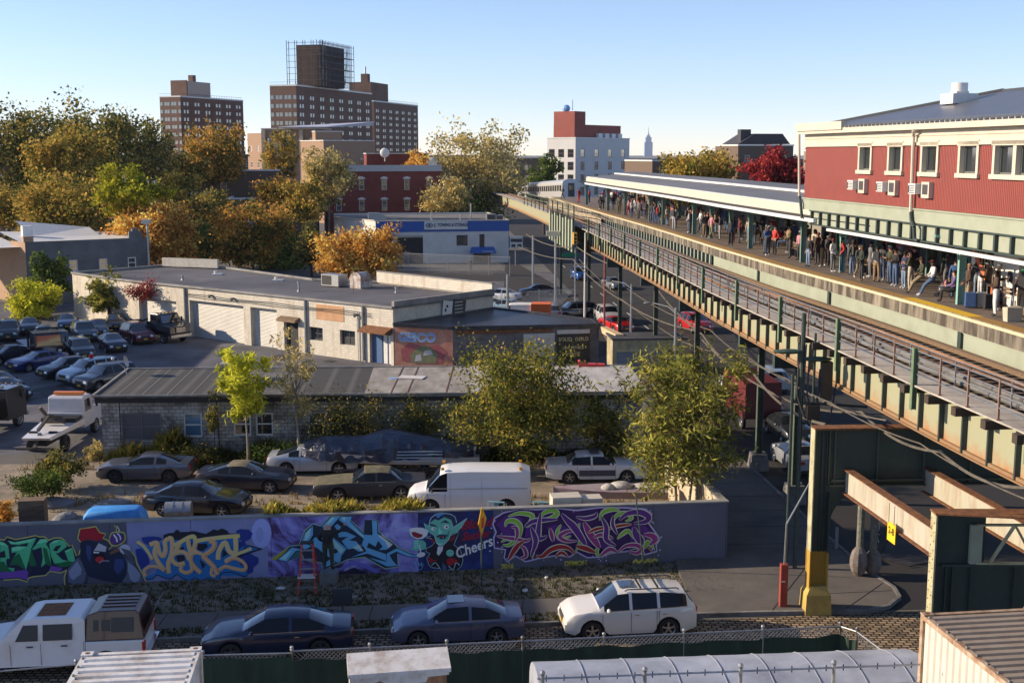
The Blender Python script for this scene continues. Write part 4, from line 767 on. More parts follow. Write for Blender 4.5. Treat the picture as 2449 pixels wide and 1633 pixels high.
for pts, w, c in (
 ([(340,200),(480,160),(640,190),(600,300),(560,330)], 46, LM), ([(300,330),(330,260),(430,260),(500,340),(480,480)], 50, LM), ([(250,520),(330,480),(420,500),(340,560),(270,550)], 40, LM), ([(700,260),(780,160),(900,120),(950,170),(860,220),(760,230)], 50, LM), ([(1000,300),(950,400),(1000,480),(1120,440)], 40, LM), ([(1180,640),(1240,500),(1210,380),(1230,280)], 40, LM), ([(1480,250),(1520,150),(1640,110),(1740,130)], 44, LM), ([(1620,300),(1700,180),(1820,160),(1880,220),(1800,260)], 44, LM), ([(1700,480),(1760,420),(1840,380),(1900,470)], 40, LM), ([(2040,600),(2080,520),(2160,600)], 50, LM), ([(1480,560),(1440,640),(1480,700)], 34, LM), ([(640,720),(650,620),(700,560)], 34, LM),
 ([(190,440),(300,460),(440,480),(560,500),(620,470)], 40, MG), ([(370,330),(440,340),(450,440),(420,500)], 40, MG), ([(340,740),(400,640),(460,560),(540,500)], 56, RD), ([(480,720),(560,690),(540,600),(480,560)], 40, MG), ([(540,330),(640,260),(780,240),(960,230)], 52, PU), ([(740,160),(720,330),(720,470),(830,440)], 60, PU), ([(620,330),(660,420),(680,520),(620,700)], 60, PU), ([(860,340),(880,430),(900,510)], 46, MG), ([(1180,380),(1080,380),(980,440),(1060,500),(1200,500)], 46, MG), ([(1000,160),(1080,250),(1160,330),(1260,480),(1310,560)], 80, PU), ([(1180,200),(1300,220),(1420,190),(1440,140)], 46, PU), ([(1280,260),(1340,380),(1420,500),(1480,590)], 84, MG), ([(1330,400),(1440,350),(1560,330)], 34, RD), ([(1580,350),(1720,310),(1880,290)], 34, RD), ([(1400,460),(1500,420),(1650,470)], 44, MG), ([(1500,200),(1560,330),(1560,480),(1680,560)], 60, PU), ([(1650,180),(1640,300),(1700,420)], 40, PU), ([(1720,240),(1820,160),(1980,140),(2090,200),(2040,260),(1900,280)], 70, PU), ([(1900,320),(1930,420),(1990,520),(1840,600)], 90, PU), ([(2020,420),(2120,430),(2170,480),(2100,550)], 70, MG),
 ([(680,680),(760,690),(860,610),(980,570),(1090,590),(1170,660)], 56, RD), ([(1180,560),(1300,590),(1420,640)], 60, RD), ([(1480,690),(1600,600),(1700,640)], 50, MG), ([(1700,640),(1800,560),(1930,550),(2000,600),(1930,650),(1840,620)], 50, MG), ([(2060,560),(2140,640)], 46, RD), ([(930,690),(1000,640),(1080,690)], 40, RD)):
    sw(pts, w, c)
a.line([(1890,770),(1930,730),(1960,770),(2000,735),(2040,765),(2080,725),(2110,765),(2150,725),(2200,740)], 26, (.45, .38, .05)); a.build('purple_lettering')
for tx, p in (('2016', (250, 850)), ('DEMON', (1040, 815))):
    s0, z0 = wp('E', p); text(tx, .27, pc((.50, .42, .05)), wall, (s0, -.06, z0), (PI/2, 0, 0), .001, bold=.01, sx=.95)
# ============================================================ foreground yard things
def fence_run(t, p0, p1, z0, z1, mesh_m, rail=True, post=2.4, drop=.25):
    p0 = Vector(p0); p1 = Vector(p1); d = p1 - p0; L_ = d.length; n = max(1, round(L_ / post)); nrm = Vector((d.y, -d.x)).normalized()
    for i in range(n + 1):
        q = p0 + d * i / n; m = MB(); m.tube((*q, z0), (*q, z1 + .08), .035, n=8); m.ball((*q, z1 + .1), .055, nu=8, nv=5); m.build('post', M['steel'], t)
    if rail: m = MB(); m.tube((*p0, z1), (*p1, z1), .024, n=8); m.build('top_rail', M['steel'], t)
    if mesh_m == 'green':
        m = MB(); k = max(8, int(L_ * 4)); pts = [p0 + d * i / k + nrm * (.05 + .03 * math.sin(i * 1.7) + .02 * math.sin(i * .61)) for i in range(k + 1)]
        for i in range(k):
            za = z1 - drop + .03 * math.sin(i * .9); zb = z1 - drop + .03 * math.sin((i + 1) * .9); a_, b_ = pts[i], pts[i+1]; a2 = p0 + d*i/k + nrm*.03; b2 = p0 + d*(i+1)/k + nrm*.03
            m.quad((*a_, z0), (*b_, z0), (*b_, zb), (*a_, za))
        m.build('mesh_screen', pm('green_screen', (.018, .045, .028), .85, var=.25, scale=1.2, stretch=(2, 2, .3), col2=(.012, .028, .02)), t)
    m = MB(); cell = .12; zt = z1 - .02; zb = z1 - drop - .15 if mesh_m == 'green' else z0; hh = zt - zb; k = int(L_ / cell)
    for i in range(k):
        a_ = p0 + d * (i * cell / L_)
        for s_ in (1, -1):
            e = a_ + d / L_ * s_ * hh; t0 = (e - p0).dot(d) / L_
            if -.01 < t0 < L_: m.bar((*a_, zt), (*e, zb), .012, .012)
    m.build('chain_link', M['steel'], t)
ff = thing('screened_fence', 'long chain link fence hung with dark green screen in front of the parked cars', 'fence', (0, 0, 0))
P = lambda u, v, z: G(u, v, z)
z1 = 3.0
fp_ = [P(485, 1561, z1), P(698, 1556, z1), P(1250, 1532, z1), P(2010, 1497, z1)]
fence_run(ff, fp_[0], fp_[1], 0, z1 - .06, 'green', drop=.1); fence_run(ff, fp_[1], fp_[2], 0, z1, 'green'); fence_run(ff, fp_[2], fp_[3], 0, z1, 'green')
e_ = P(2050, 1510, z1); fence_run(ff, fp_[3], e_, 0, z1, 'green'); fence_run(ff, e_, (e_[0] + 1.9, e_[1] - 8), 0, z1, 'none', drop=.2)
cf = thing('chain_link_fence', 'bare chain link fence at the lower left beside the rusty container', 'fence', (0, 0, 0))
fence_run(cf, P(-10, 1605, 3.0), P(182, 1588, 3.0), 0, 3.0, 'none')
def container(name, label, A, Bp, z1, length, mats, ribs=.28):
    A = Vector(A); Bp = Vector(Bp); d = (Bp - A); W_ = d.length; d.normalize(); rot = math.atan2(d.y, d.x)
    t = thing(name, label, 'container', (A.x, A.y, z1 - 2.6), rot); H_ = 2.6
    m = MB()
    for x in (0, W_ - .12):
        for y in (-length, -.12): m.box(x, y, 0, x + .12, y + .12, H_)
    for x in (0, W_ - .12): m.box(x + .003, -length + .12, H_ - .12, x + .117, -.12, H_ - .002); m.box(x + .003, -length + .12, 0, x + .117, -.12, .14)
    for y in (-length, -.12): m.box(.12, y + .003, H_ - .12, W_ - .12, y + .117, H_ - .002); m.box(.12, y + .003, 0, W_ - .12, y + .117, .14)
    m.build('frame', mats[1], t)
    m = MB(); n = int(length / ribs); 
    for i in range(n):
        y = -.13 - i * ribs; q = [(y, -.03), (y - ribs * .3, -.03), (y - ribs * .42, .015), (y - ribs * .88, .015), (y - ribs, -.03)]
        for (ya, za), (yb, zb) in zip(q, q[1:]): m.quad((.1, ya, H_ + za), (.1, yb, H_ + zb), (W_ - .1, yb, H_ + zb), (W_ - .1, ya, H_ + za))
    m.build('roof', mats[0], t)
    m = MB(); 
    for sx, sg in ((.06, -1), (W_ - .06, 1)):
        for i in range(n):
            y = -.13 - i * ribs; q = [(y, 0), (y - ribs * .35, 0), (y - ribs * .5, .045), (y - ribs * .85, .045), (y - ribs, 0)]
            for (ya, xa), (yb, xb) in zip(q, q[1:]): m.quad((sx + sg * xa * .8, ya, .13), (sx + sg * xb * .8, yb, .13), (sx + sg * xb * .8, yb, H_ - .11), (sx + sg * xa * .8, ya, H_ - .11))
    m.box(.1, -.1, .1, W_ - .1, -.06, H_ - .1); m.box(.1, -length + .06, .1, W_ - .1, -length + .1, H_ - .1); m.build('side_panel', mats[2], t)
    m = MB()
    for x in (.02, W_ - .2):
        for y in (-length + .02, -.2): m.box(x - .03, y, H_ - .0, x + .21, y + .2, H_ + .035); m.tube((x + .09, y + .1, H_ + .036), (x + .09, y + .1, H_ + .04), .05, n=10, m=1)
    m.build('corner_casting', [mats[1], M['rust']], t)
    m = MB(); n2 = int(length / .42)
    for i in range(n2): m.ball((.06, -.3 - i * .42, H_ + .01), .035, nu=6, nv=4)
    m.build('bolt', M['concrete'], t); m = MB(); m.box(-.05, -length, -3.8, W_ + .05, 0, -.02); m.build('support', M['concrete_dark'], t)
    return t
M['rustwhite'] = pm('rusty_white_paint', (.62, .62, .60), .65, var=.08, scale=1.1, col2=(.24, .12, .06), c2amt=.36, stretch=(1, 1, .6))
M['wornwhite'] = pm('dirty_white_paint', (.66, .65, .63), .6, var=.05, scale=2.0, col2=(.30, .20, .13), c2amt=.38)
container('rusty_white_container', 'white shipping container with rust stained ribbed roof at the lower left', P(199, 1561, 6.2), P(482, 1548, 6.2), 6.2, 6.1, (M['wornwhite'], M['rustwhite'], M['wornwhite']))
cr = container('brown_roof_container', 'cream sided shipping container with brown ribbed roof at the lower right corner', P(2202, 1466, 6.2), P(2470, 1452, 6.2), 6.2, 9, (pm('brown_roof_paint', (.20, .15, .115), .7, var=.12, scale=2.5, col2=(.30, .25, .2), c2amt=.6), pm('tan_rust_paint', (.45, .36, .26), .7, var=.1, scale=3, col2=(.20, .09, .04)), pm('cream_container', (.56, .53, .46), .55, var=.05, scale=1.2)))
A_ = Vector(P(833, 1564, 4.6)); B_ = Vector(P(1066, 1548, 4.6)); d_ = (B_ - A_); 
t = thing('plywood_shed', 'small plywood hut wrapped in torn white sheeting in front of the green screen', 'shed', (A_.x, A_.y, 0), math.atan2(d_.y, d_.x)); W_ = d_.length
m = MB(); m.box(.05, -.6, 0, W_ - .05, -.05, 4.3); m.build('wall', pm('plywood', (.36, .20, .10), .8, var=.15, scale=2.5, stretch=(2, 2, .5), col2=(.20, .10, .05)), t)
m = MB(); m.hexa([(-.04, -.74, 4.3), (W_ + .04, -.74, 4.3), (W_ + .04, .02, 4.42), (-.04, .02, 4.42), (-.04, -.74, 4.40), (W_ + .04, -.74, 4.40), (W_ + .04, .02, 4.62), (-.04, .02, 4.62)]); m.build('roof', M['wornwhite'], t)
m = MB(); top_ = [(0, 4.28), (W_, 4.28), (W_, 4.2), (W_ - .5, 4.18), (W_ - .55, 4.05), (W_ - 1.4, 4.02), (W_ - 1.7, 4.2), (.9, 4.22), (.5, 4.1), (0, 4.16)]; m.side([(p[0], p[1]) for p in top_], -.66, -.63); m.quad((0, -.6, 3.7), (0, 0, 3.8), (0, 0, 4.3), (0, -.6, 4.28)); m.build('torn_sheet', M['wornwhite'], t)
A_ = Vector(P(1266, 1550, 4.4)); B_ = Vector(P(2140, 1520, 4.4)); d_ = B_ - A_; LT = d_.length
t = thing('vaulted_tarp_shelter', 'long white tarpaulin shelter with vaulted ribbed roof at the bottom of the view', 'shelter', (A_.x, A_.y, 0), math.atan2(d_.y, d_.x))
m = MB(); arc = [(-a_[0], a_[1]) for a_ in [(1.75 - 1.75 * math.cos(k * PI / 14), 3.6 + .95 * math.sin(k * PI / 14)) for k in range(15)]]; n = 26
grid = [[(LT * i / n + (.0 if 0 < i < n else 0), y + 0.0, z + .006 * math.sin(i * 2.1 + k) * math.sin(k)) for k, (y, z) in enumerate(arc)] for i in range(n + 1)]
m.loft(grid, closed=False, caps=False)
for g0 in (grid[0], grid[-1]): m.poly([g0[0]] + g0[1:])
m.box(0, -3.5, 0, LT, -3.46, 3.6); m.box(0, -.04, 0, LT, 0, 3.6); m.box(0, -3.46, 0, .04, -.04, 3.6); m.box(LT - .04, -3.46, 0, LT, -.04, 3.6)
m.build('cover', pm('white_tarpaulin', (.40, .43, .50), .45, var=.06, scale=.8, col2=(.24, .26, .31), bump=.15), t, smooth=50)
for i in range(1, 9):
    m = MB(); x = LT * i / 8.6; m.path([(x, y, z + .012) for y, z in arc], .012, 5); m.build('rib_seam', pm('seam_grey', (.25, .26, .29), .6, var=0), t)
m = MB(); m.box(-.02, -3.6, 3.45, LT + .02, -3.505, 3.62); m.build('gutter', M['steel'], t)
x_, y_ = P(1995, 1612, 5.0)
m = MB(); m.tube((0, 0, 0), (0, 0, .3), .05, n=8); m.tube((0, 0, .3), (0, 0, .32), .09, n=8); m.ball((0, 0, .02), .14, .1, .04); 
nf = thing('near_rail_fence', 'galvanised fence with capped posts and clips crossing the bottom right', 'fence', (0, 0, 0))
zf = 5.4; pA = Vector(P(1285, 1622, zf)); pB = Vector(P(2200, 1588, zf)); dd = pB - pA
m = MB(); m.tube((*pA, zf), (*pB, zf), .022, n=8); m.build('top_rail', M['steel'], nf); m = MB(); m.tube((*pA, zf - .42), (*pB, zf - .42), .018, n=8); m.build('rail', M['steel'], nf)
for u in (1297, 1537, 1765, 1990):
    q = pA + dd * ((u - 1285) / 915); m = MB(); m.tube((*q, 0), (*q, zf + .1), .045, n=10); m.ball((*q, zf + .12), .065, nu=10, nv=6); m.build('post', M['steel'], nf)
for k in range(22):
    q = pA + dd * (k + .5) / 22; m = MB(); m.bar((*q, zf - .07), (*q, zf + .07), .022, .022); m.build('clip', M['dframe'], nf)
# ============================================================ elevated railway and station
def curve(ys, xs): return lambda y: float(np.interp(y, ys, xs))
PE = curve([10, 30, 40, 48.6, 56.6, 65.2, 79, 91, 103.6, 121, 145, 170, 200, 240], [19.2, 17.8, 17.15, 16.4, 15.5, 14.4, 13.1, 12.2, 11.1, 9.4, 7.3, 5.1, 2.2, -2.5])
WO = curve([10, 31.6, 36.7, 40.2, 45.5, 55.2, 65.1, 83.4, 109.7, 145, 170, 200, 240], [15.1, 13.35, 12.75, 12.45, 12.0, 11.1, 10.3, 9.2, 7.4, 4.7, 2.5, -.4, -5.2])
def ysamp(y0, y1): 
    n = max(1, int(round((y1 - y0) / 3.0))); return [y0 + (y1 - y0) * i / n for i in range(n + 1)]
def sweep(mb, f, y0, y1, a, b_, z0, z1, m=0, g=None):
    g = g or f; ys = ysamp(y0, y1); rings = [[(f(y) + a, y, z0), (g(y) + b_, y, z0), (g(y) + b_, y, z1), (f(y) + a, y, z1)] for y in ys]
    return mb.loft(rings, m)
def dirx(f, y): return (f(y + .5) - f(y - .5))
TZ = 9.1
PALE = pm('pale_green_paint', (.30, .33, .25), .6, var=.05, scale=.7, col2=(.24, .26, .19), c2amt=.4)
DG = M['dgreen']
el = thing('elevated_railway', 'long curving elevated railway track on riveted pale green girders', 'railway', (PE(60), 60, 0))
def ob(mb, name, mats, par, smooth=None):
    x, y, z = par.location; mb.v = [(p[0] - x, p[1] - y, p[2] - z) for p in mb.v]; return mb.build(name, mats, par, smooth)
WEB = rusty('pale_green_web', (.30, .30, .195), (.36, .13, .035), 7.1, 8.75)
Y0, Y1 = 14, 238
d = MB(); sweep(d, WO, Y0, Y1, 1.25, .2, TZ - .22, TZ - .1, g=PE); y = Y0
while y < 150:
    d.hexa([(WO(y) + 1.35, y, TZ - .099), (PE(y), y, TZ - .099), (PE(y), y + .24, TZ - .099), (WO(y) + 1.35, y + .24, TZ - .099), (WO(y) + 1.35, y, TZ + .04), (PE(y), y, TZ + .04), (PE(y), y + .24, TZ + .04), (WO(y) + 1.35, y + .24, TZ + .04)], 1); y += .62
ob(d, 'track_deck', [pm('sooty_timber', (.06, .045, .035), .9, var=.2, scale=2), pm('grey_ties', (.10, .075, .055), .9, var=.25, scale=3, col2=(.08, .06, .05))], el)
for off in (-.95, -2.38):
    d = MB(); sweep(d, PE, Y0, Y1, off - .035, off + .035, TZ + .042, TZ + .15, 0); sweep(d, PE, Y0, Y1, off - .07, off + .07, TZ + .041, TZ + .07, 0); sweep(d, PE, Y0, Y1, off - .02, off + .02, TZ + .151, TZ + .156, 1); ob(d, 'rail', [pm('rail_rust', (.30, .14, .06), .7, var=.2, scale=3), M['steel']], el)
for off in (-1.25, -2.08):
    d = MB(); sweep(d, PE, Y0, 170, off - .08, off + .08, TZ + .042, TZ + .14); ob(d, 'guard_timber', pm('brown_timber', (.15, .08, .045), .85, var=.2, scale=2), el)
d = MB(); sweep(d, PE, Y0, Y1, -.42, -.30, TZ + .1, TZ + .24); sweep(d, PE, Y0, Y1, -.5, -.25, TZ + .26, TZ + .29); ob(d, 'third_rail', M['wood'], el)
GB = 7.45
d = MB(); sweep(d, WO, Y0, Y1, 1.05, 1.09, GB, TZ - .1); ob(d, 'girder_web', WEB, el)
d = MB(); sweep(d, WO, Y0, Y1, .86, 1.28, GB - .05, GB); sweep(d, WO, Y0, Y1, .93, 1.03, GB + .002, GB + .1); sweep(d, WO, Y0, Y1, .9, 1.26, TZ - .19, TZ - .14); ob(d, 'girder_flange', rusty('rusty_flange', (.26, .17, .09), (.24, .09, .03), 6.9, 8.3), el)
stf = MB(); stf.box(-.07, -.05, 0, .07, .05, TZ - .2 - GB); stf = stf.mesh('stiffener', DG); y = 16
while y < 150: link('stiffener', stf, el, (WO(y) + .97 - el.location.x, y - el.location.y, GB)); y += 1.55
for off in (3.1, 5.5, 8.0):
    d = MB(); sweep(d, WO, Y0, 180, off - .02, off + .02, GB + .2, TZ - .23); sweep(d, WO, Y0, 180, off - .2, off + .2, GB + .1, GB + .2); ob(d, 'inner_girder', DG, el)
d = MB(); y = Y0
while y < Y1 - 1:
    L_ = 1.6 if y < 100 else 6; d.hexa([(WO(y), y + .012, TZ + .14), (WO(y) + 1.2, y + .012, TZ + .14), (WO(y + L_) + 1.2, y + L_ - .012, TZ + .14), (WO(y + L_), y + L_ - .012, TZ + .14), (WO(y), y + .012, TZ + .19), (WO(y) + 1.2, y + .012, TZ + .19), (WO(y + L_) + 1.2, y + L_ - .012, TZ + .19), (WO(y + L_), y + L_ - .012, TZ + .19)]); y += L_
ob(d, 'walkway', pm('bleached_planks', (.42, .39, .34), .85, var=.12, scale=1.2, stretch=(1, .4, 1), col2=(.28, .25, .22)), el)
PK = pm('red_rusted_post', (.28, .16, .11), .75, var=.1, scale=4)
post_m = MB(); post_m.box(-.028, -.028, 0, .028, .028, 1.12); post_m.box(-.06, -.06, 0, .06, .06, .03); post_m = post_m.mesh('railing_post', PK)
gp = MB(); gp.box(-.07, -.018, -.75, .07, .018, 1.22); gp.box(-.08, -.09, -.75, -.06, .09, 1.22); gp.box(.06, -.09, -.75, .08, .09, 1.22); gp = gp.mesh('steel_post', pm('post_green', (.13, .19, .11), .6, var=.15, scale=3))
bk = MB(); bk.box(-.24, -.14, -.26, 1.0, .14, .0); bk = bk.mesh('bracket', pm('creosote_timber', (.05, .035, .025), .85, var=.2, scale=4))
pp = lambda x, y, z: (x - el.location.x, y - el.location.y, z)
y = 17.0; i = 0
while y < 118:
    if i % 4 == 0: link('steel_post', gp, el, pp(WO(y) + .02, y, TZ + .14), math.atan2(-dirx(WO, y), 1))
    else: link('railing_post', post_m, el, pp(WO(y) + .06, y, TZ + .19))
    if y < 100: link('bracket', bk, el, pp(WO(y), y + .3, TZ + .138), math.atan2(-dirx(WO, y), 1))
    y += 1.72; i += 1
for z in (1.08, .68, .34):
    d = MB(); ys = ysamp(Y0, 150); d.path([(WO(y) + .06, y, TZ + .19 + z) for y in ys], .022, 6); ob(d, 'handrail', M['steel'], el)
    if z < 1.0: continue
for z in (.95, .5):
    d = MB(); d.path([(WO(y) + 1.32, y, TZ + .19 + z * .8) for y in ysamp(Y0, 118)], .02, 6); ob(d, 'inner_handrail', M['steel'], el)
ip = MB(); ip.bar((0, 0, 0), (0, 0, .95), .04, .04); ip = ip.mesh('inner_rail_post', M['steel']); y = 17
while y < 118: link('inner_rail_post', ip, el, (WO(y) + 1.32 - el.location.x, y - el.location.y, TZ)); y += 3.44
cond = pm('conduit_grey', (.15, .145, .14), .6, var=.2, scale=1)
for off, z, r_ in ((1.55, .22, .085), (1.74, .26, .085), (1.62, .40, .07)):
    d = MB(); d.path([(WO(y) + off, y, TZ + z) for y in ysamp(Y0, 120)], r_, 8); ob(d, 'cable_conduit', cond, el, 40)
sb = thing('signal_bay', 'green ribbed steel bay hanging off the far end of the railway', 'signal bay', (6.2, 122, 0))
d = MB(); ya, yb = 118, 138
for k in range(9):
    y = ya + (yb - ya) * k / 9; y2 = y + (yb - ya) / 9; xa = 6.0 - (y - ya) * .09; xb = 6.0 - (y2 - ya) * .09
    d.hexa([(xa, y, 6.9), (xa + .08, y, 6.9), (xb + .08, y2, 6.9), (xb, y2, 6.9), (xa, y, 10.1), (xa + .08, y, 10.1), (xb + .08, y2, 10.1), (xb, y2, 10.1)], 0); d.box(xa - .15, y - .09, 6.9, xa - .001, y + .09, 10.3, 1)
ob(d, 'panel', [PALE, M['green']], sb)
for z in (10.5, 11.0, 11.5):
    d = MB(); d.path([(6.0, 118, z), (5.0, 128, z + .2), (3.6, 140, z), (1.0, 160, z)], .05); ob(d, 'handrail', pm('olive_steel', (.16, .18, .10), .6, var=.1), sb)
d = MB(); 
for k in range(12): y = 118 + k * 3.5; x = 6.0 - (y - 118) * .115; d.bar((x, y, 10), (x, y, 11.5), .12, .12)
ob(d, 'railing_posts', MATS['olive_steel'], sb)
# ---- platform
pf = thing('station_platform', 'long elevated station platform with ochre tactile edge and stained concrete lip', 'platform', (PE(60), 60, 10.5))
PZ = 10.5; PY0, PY1 = 16, 170
d = MB(); sweep(d, PE, PY0, PY1, .74, 9.0, PZ - .3, PZ); ob(d, 'deck', pm('worn_deck', (.175, .135, .10), .85, var=.15, scale=.5, col2=(.105, .08, .065), bump=.1), pf)
d = MB(); sweep(d, PE, PY0, PY1, .13, .735, PZ - .28, PZ + .012); ob(d, 'tactile_strip', pm('ochre_tactile', (.34, .19, .04), .8, var=.12, scale=.8, col2=(.32, .18, .05)), pf)
d = MB(); sweep(d, PE, 44.6, 50.5, .135, .73, PZ + .013, PZ + .018); ob(d, 'new_yellow_strip', pm('fresh_yellow', (.72, .44, .02), .7, var=.05), pf)
d = MB(); sweep(d, PE, PY0, PY1, -.02, .125, PZ - .09, PZ + .02); ob(d, 'edge_board', pm('worn_yellow_edge', (.52, .44, .27), .7, var=.08, scale=1.2, stretch=(1, 1, 1), col2=(.52, .44, .30)), pf)
d = MB(); y = 30
while y < 75: d.ball((PE(y) + .05, y, PZ + .021), .035, .035, .012, 6, 4); y += .78
ob(d, 'edge_bolts', M['black'], pf)
d = MB(); sweep(d, PE, PY0, PY1, .0, .12, PZ - .58, PZ - .091); ob(d, 'concrete_lip', brick('streaked_concrete', (.30, .26, .20), (.27, .24, .19), (.25, .22, .18), 6, 3, .01, stain=(.07, .058, .045), stain_amt=.53, sscale=1.6, bump=0, streak=True), pf)
d = MB(); sweep(d, PE, PY0, 79, .06, .10, TZ - .12, PZ - .585); sweep(d, PE, PY0, 79, .02, .2, PZ - .62, PZ - .585); ob(d, 'girder_wall', PALE, pf)
for y in (34, 44.8, 58.2, 69, 79.3):
    d = MB(); d.box(PE(y) - .03, y - .17, TZ - .12, PE(y) + .05, y + .17, PZ - .59); ob(d, 'girder_joint', DG, pf)
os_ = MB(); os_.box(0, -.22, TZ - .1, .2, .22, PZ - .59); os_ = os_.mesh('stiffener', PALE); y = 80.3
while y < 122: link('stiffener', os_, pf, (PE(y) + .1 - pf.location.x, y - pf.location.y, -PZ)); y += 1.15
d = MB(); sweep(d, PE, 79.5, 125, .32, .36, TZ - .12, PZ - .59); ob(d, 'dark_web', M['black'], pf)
d = MB(); sweep(d, PE, 125, PY1, .1, .15, TZ - .12, PZ - .58); ob(d, 'timber_screen', pm('tan_boards', (.33, .27, .18), .85, var=.15, scale=1), pf)
d = MB(); sweep(d, PE, PY0, 180, .3, 9.0, GB + .3, GB + .6); sweep(d, PE, PY0, 180, 4.4, 4.6, GB + .6, PZ - .31); ob(d, 'underframe', DG, pf)
# ---- canopy
cp = thing('platform_canopy', 'long low platform canopy with grey roof and cream fascia', 'canopy', (PE(80), 80, 10.5))
CY0, CY1 = 55.0, 142
ROOF = pm('canopy_roof_grey', (.15, .155, .17), .75, var=.1, scale=.2, stretch=(1, .3, 1), col2=(.11, .115, .13))
d = MB(); ys = ysamp(CY0, CY1)
gx = [[(PE(y) + a, y, z) for a, z in ((1.25, 13.79), (4.4, 14.1), (4.401, 14.24), (6.6, 14.42), (9.5, 14.15), (12.5, 13.75))] for y in ys]
d.loft(gx, closed=False, caps=False); ob(d, 'roof', ROOF, cp)
d = MB(); sweep(d, PE, CY0, CY1, 4.3, 4.75, 14.13, 14.27); sweep(d, PE, CY0, CY1, 1.15, 1.5, 13.801, 13.83); ob(d, 'roof_trim', M['white'], cp)
d = MB(); sweep(d, PE, CY0, CY1, 1.05, 1.24, 13.34, 13.80); sweep(d, PE, CY0, CY1, 1.0, 1.3, 13.30, 13.339); ob(d, 'upper_fascia', M['cream'], cp)
d = MB(); sweep(d, PE, CY0, CY1, .45, 1.25, 13.24, 13.29); ob(d, 'soffit', M['black'], cp)
d = MB(); sweep(d, PE, 61.3, CY1 - 4, .28, .44, 13.06, 13.24); sweep(d, PE, 24, 59.6, .3, .44, 12.74, 12.87); ob(d, 'gutter', M['white'], cp)
d = MB(); sweep(d, PE, 24, CY1, 1.3, 9.2, 13.3, 13.34); ob(d, 'ceiling', pm('dark_ceiling', (.05, .055, .05), .8, var=.1), cp)
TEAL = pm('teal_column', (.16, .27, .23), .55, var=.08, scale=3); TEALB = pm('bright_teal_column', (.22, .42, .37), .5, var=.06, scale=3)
cols = [(8.9, 145.1), (10.2, 129.3), (11.2, 120.3), (12.4, 109.1), (12.9, 103.6), (13.7, 91.4), (14.3, 87.0), (14.8, 82.1), (15.2, 77.4), (16.2, 67.5), (16.8, 61.6), (18.0, 48.4)]
def column(x, y, m, far=False):
    d = MB(); w = .13
    d.box(x - w, y - .015, PZ, x + w, y + .015, 13.3); d.box(x - w - .012, y - .1, PZ, x - w + .012, y + .1, 13.3); d.box(x + w - .012, y - .1, PZ, x + w + .012, y + .1, 13.3)
    arc_ = [(x - w - 1.0 * (1 - math.cos(t)), y, 12.3 + .95 * math.sin(t)) for t in [i * PI / 12 for i in range(7)]]
    for i in range(6): d.bar(arc_[i], arc_[i + 1], .1, .06, up=(0, 1, 0))
    if far:
        for i in range(6): a, b2 = arc_[i], arc_[i+1]; d.bar((2 * x - a[0], a[1], a[2]), (2 * x - b2[0], b2[1], b2[2]), .1, .06, up=(0, 1, 0))
    return ob(d, 'column', m, cp)
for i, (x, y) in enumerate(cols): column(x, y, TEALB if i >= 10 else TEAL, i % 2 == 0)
for y in (36, 42, 54.5, 60, 66, 72, 78, 84, 90, 97, 105, 114, 124, 136): column(PE(y) + 5.6, y, TEAL, True)
for i, y in enumerate((52, 57, 64.5, 71, 79.5, 88, 95, 106, 118)):
    d = MB(); d.box(PE(y) + 2.2, y, 12.75, PE(y) + 3.4, y + .06, 13.0); d.tube((PE(y) + 2.8, y, 13.0), (PE(y) + 2.8, y, 13.3), .02); ob(d, 'hanging_panel', M['cream'], cp)
ws = thing('platform_windscreen', 'dark blue glazed windscreen along the far side of the platform', 'windscreen', (PE(60) + 8.7, 60, 10.5))
d = MB()
for ya, yb in ((26, 41), (50, 58), (62, 70), (73, 84), (88, 99), (104, 112)): sweep(d, PE, ya, yb, 8.65, 8.72, PZ, 12.9)
ob(d, 'panel', pm('navy_panel', (.03, .045, .09), .4, var=.2, scale=.4), ws)
d = MB()
for y in range(26, 120, 3): d.box(PE(y) + 8.55, y - .05, PZ, PE(y) + 8.64, y + .05, 13.3)
ob(d, 'mullions', TEAL, ws)
# ---- red station house over the platform
FH = Plane((15.1, 62.4), (17.9, 41.0))
sh = thing('station_house', 'red corrugated station house with cream trim built over the platform', 'building', (15.1, 62.4, 0), FH.rot)
S0, S1, DEP = -.45, 33.0, 13.5
RED = stripes('red_corrugated', (.15, .022, .016), (.28, .046, .030), .125, axis=0, rough=.5, duty=.45, bump=.8)
wn = [(6.42, 7.57), (9.52, 10.66), (12.62, 13.84), (15.75, 16.98), (18.3, 19.5), (19.72, 20.9), (24, 25.2), (28, 29.2)]
b = MB(); wall_open(b, *FR, S0, S1, 14.27, 16.85, [(a, c, 15.75, 16.78) for a, c in wn], .22, rm=1); b.quad((S0, DEP, 14.27), (S0, 0, 14.27), (S0, 0, 16.85), (S0, DEP, 16.85)); b.quad((S1, DEP, 14.27), (S0, DEP, 14.27), (S0, DEP, 16.85), (S1, DEP, 16.85)); b.build('red_wall', [RED, M['cream']], sh)
for k, (a, c) in enumerate(wn):
    o = window(sh, (0, 0), 0, a, 15.75, c - a, 1.03, pm('grey_green_frame', (.12, .13, .12), .5, var=0), M['glass'], .2, fw=.07, sash=False, sub=True)
for a, c in wn[:4] + [(18.3, 20.9)] + wn[6:]:
    d = MB(); f_ = .16; d.box(a - f_, -.07, 15.75, a, -.002, 16.85); d.box(c, -.07, 15.75, c + f_, -.002, 16.85); d.box(a - f_ - .04, -.1, 16.78, c + f_ + .04, -.002, 17.0); d.box(a - f_ - .08, -.13, 15.58, c + f_ + .08, -.002, 15.75)
    if c - a > 2: d.box(19.5, -.06, 15.75, 19.72, -.002, 16.78)
    d.build('window_surround', M['cream'], sh)
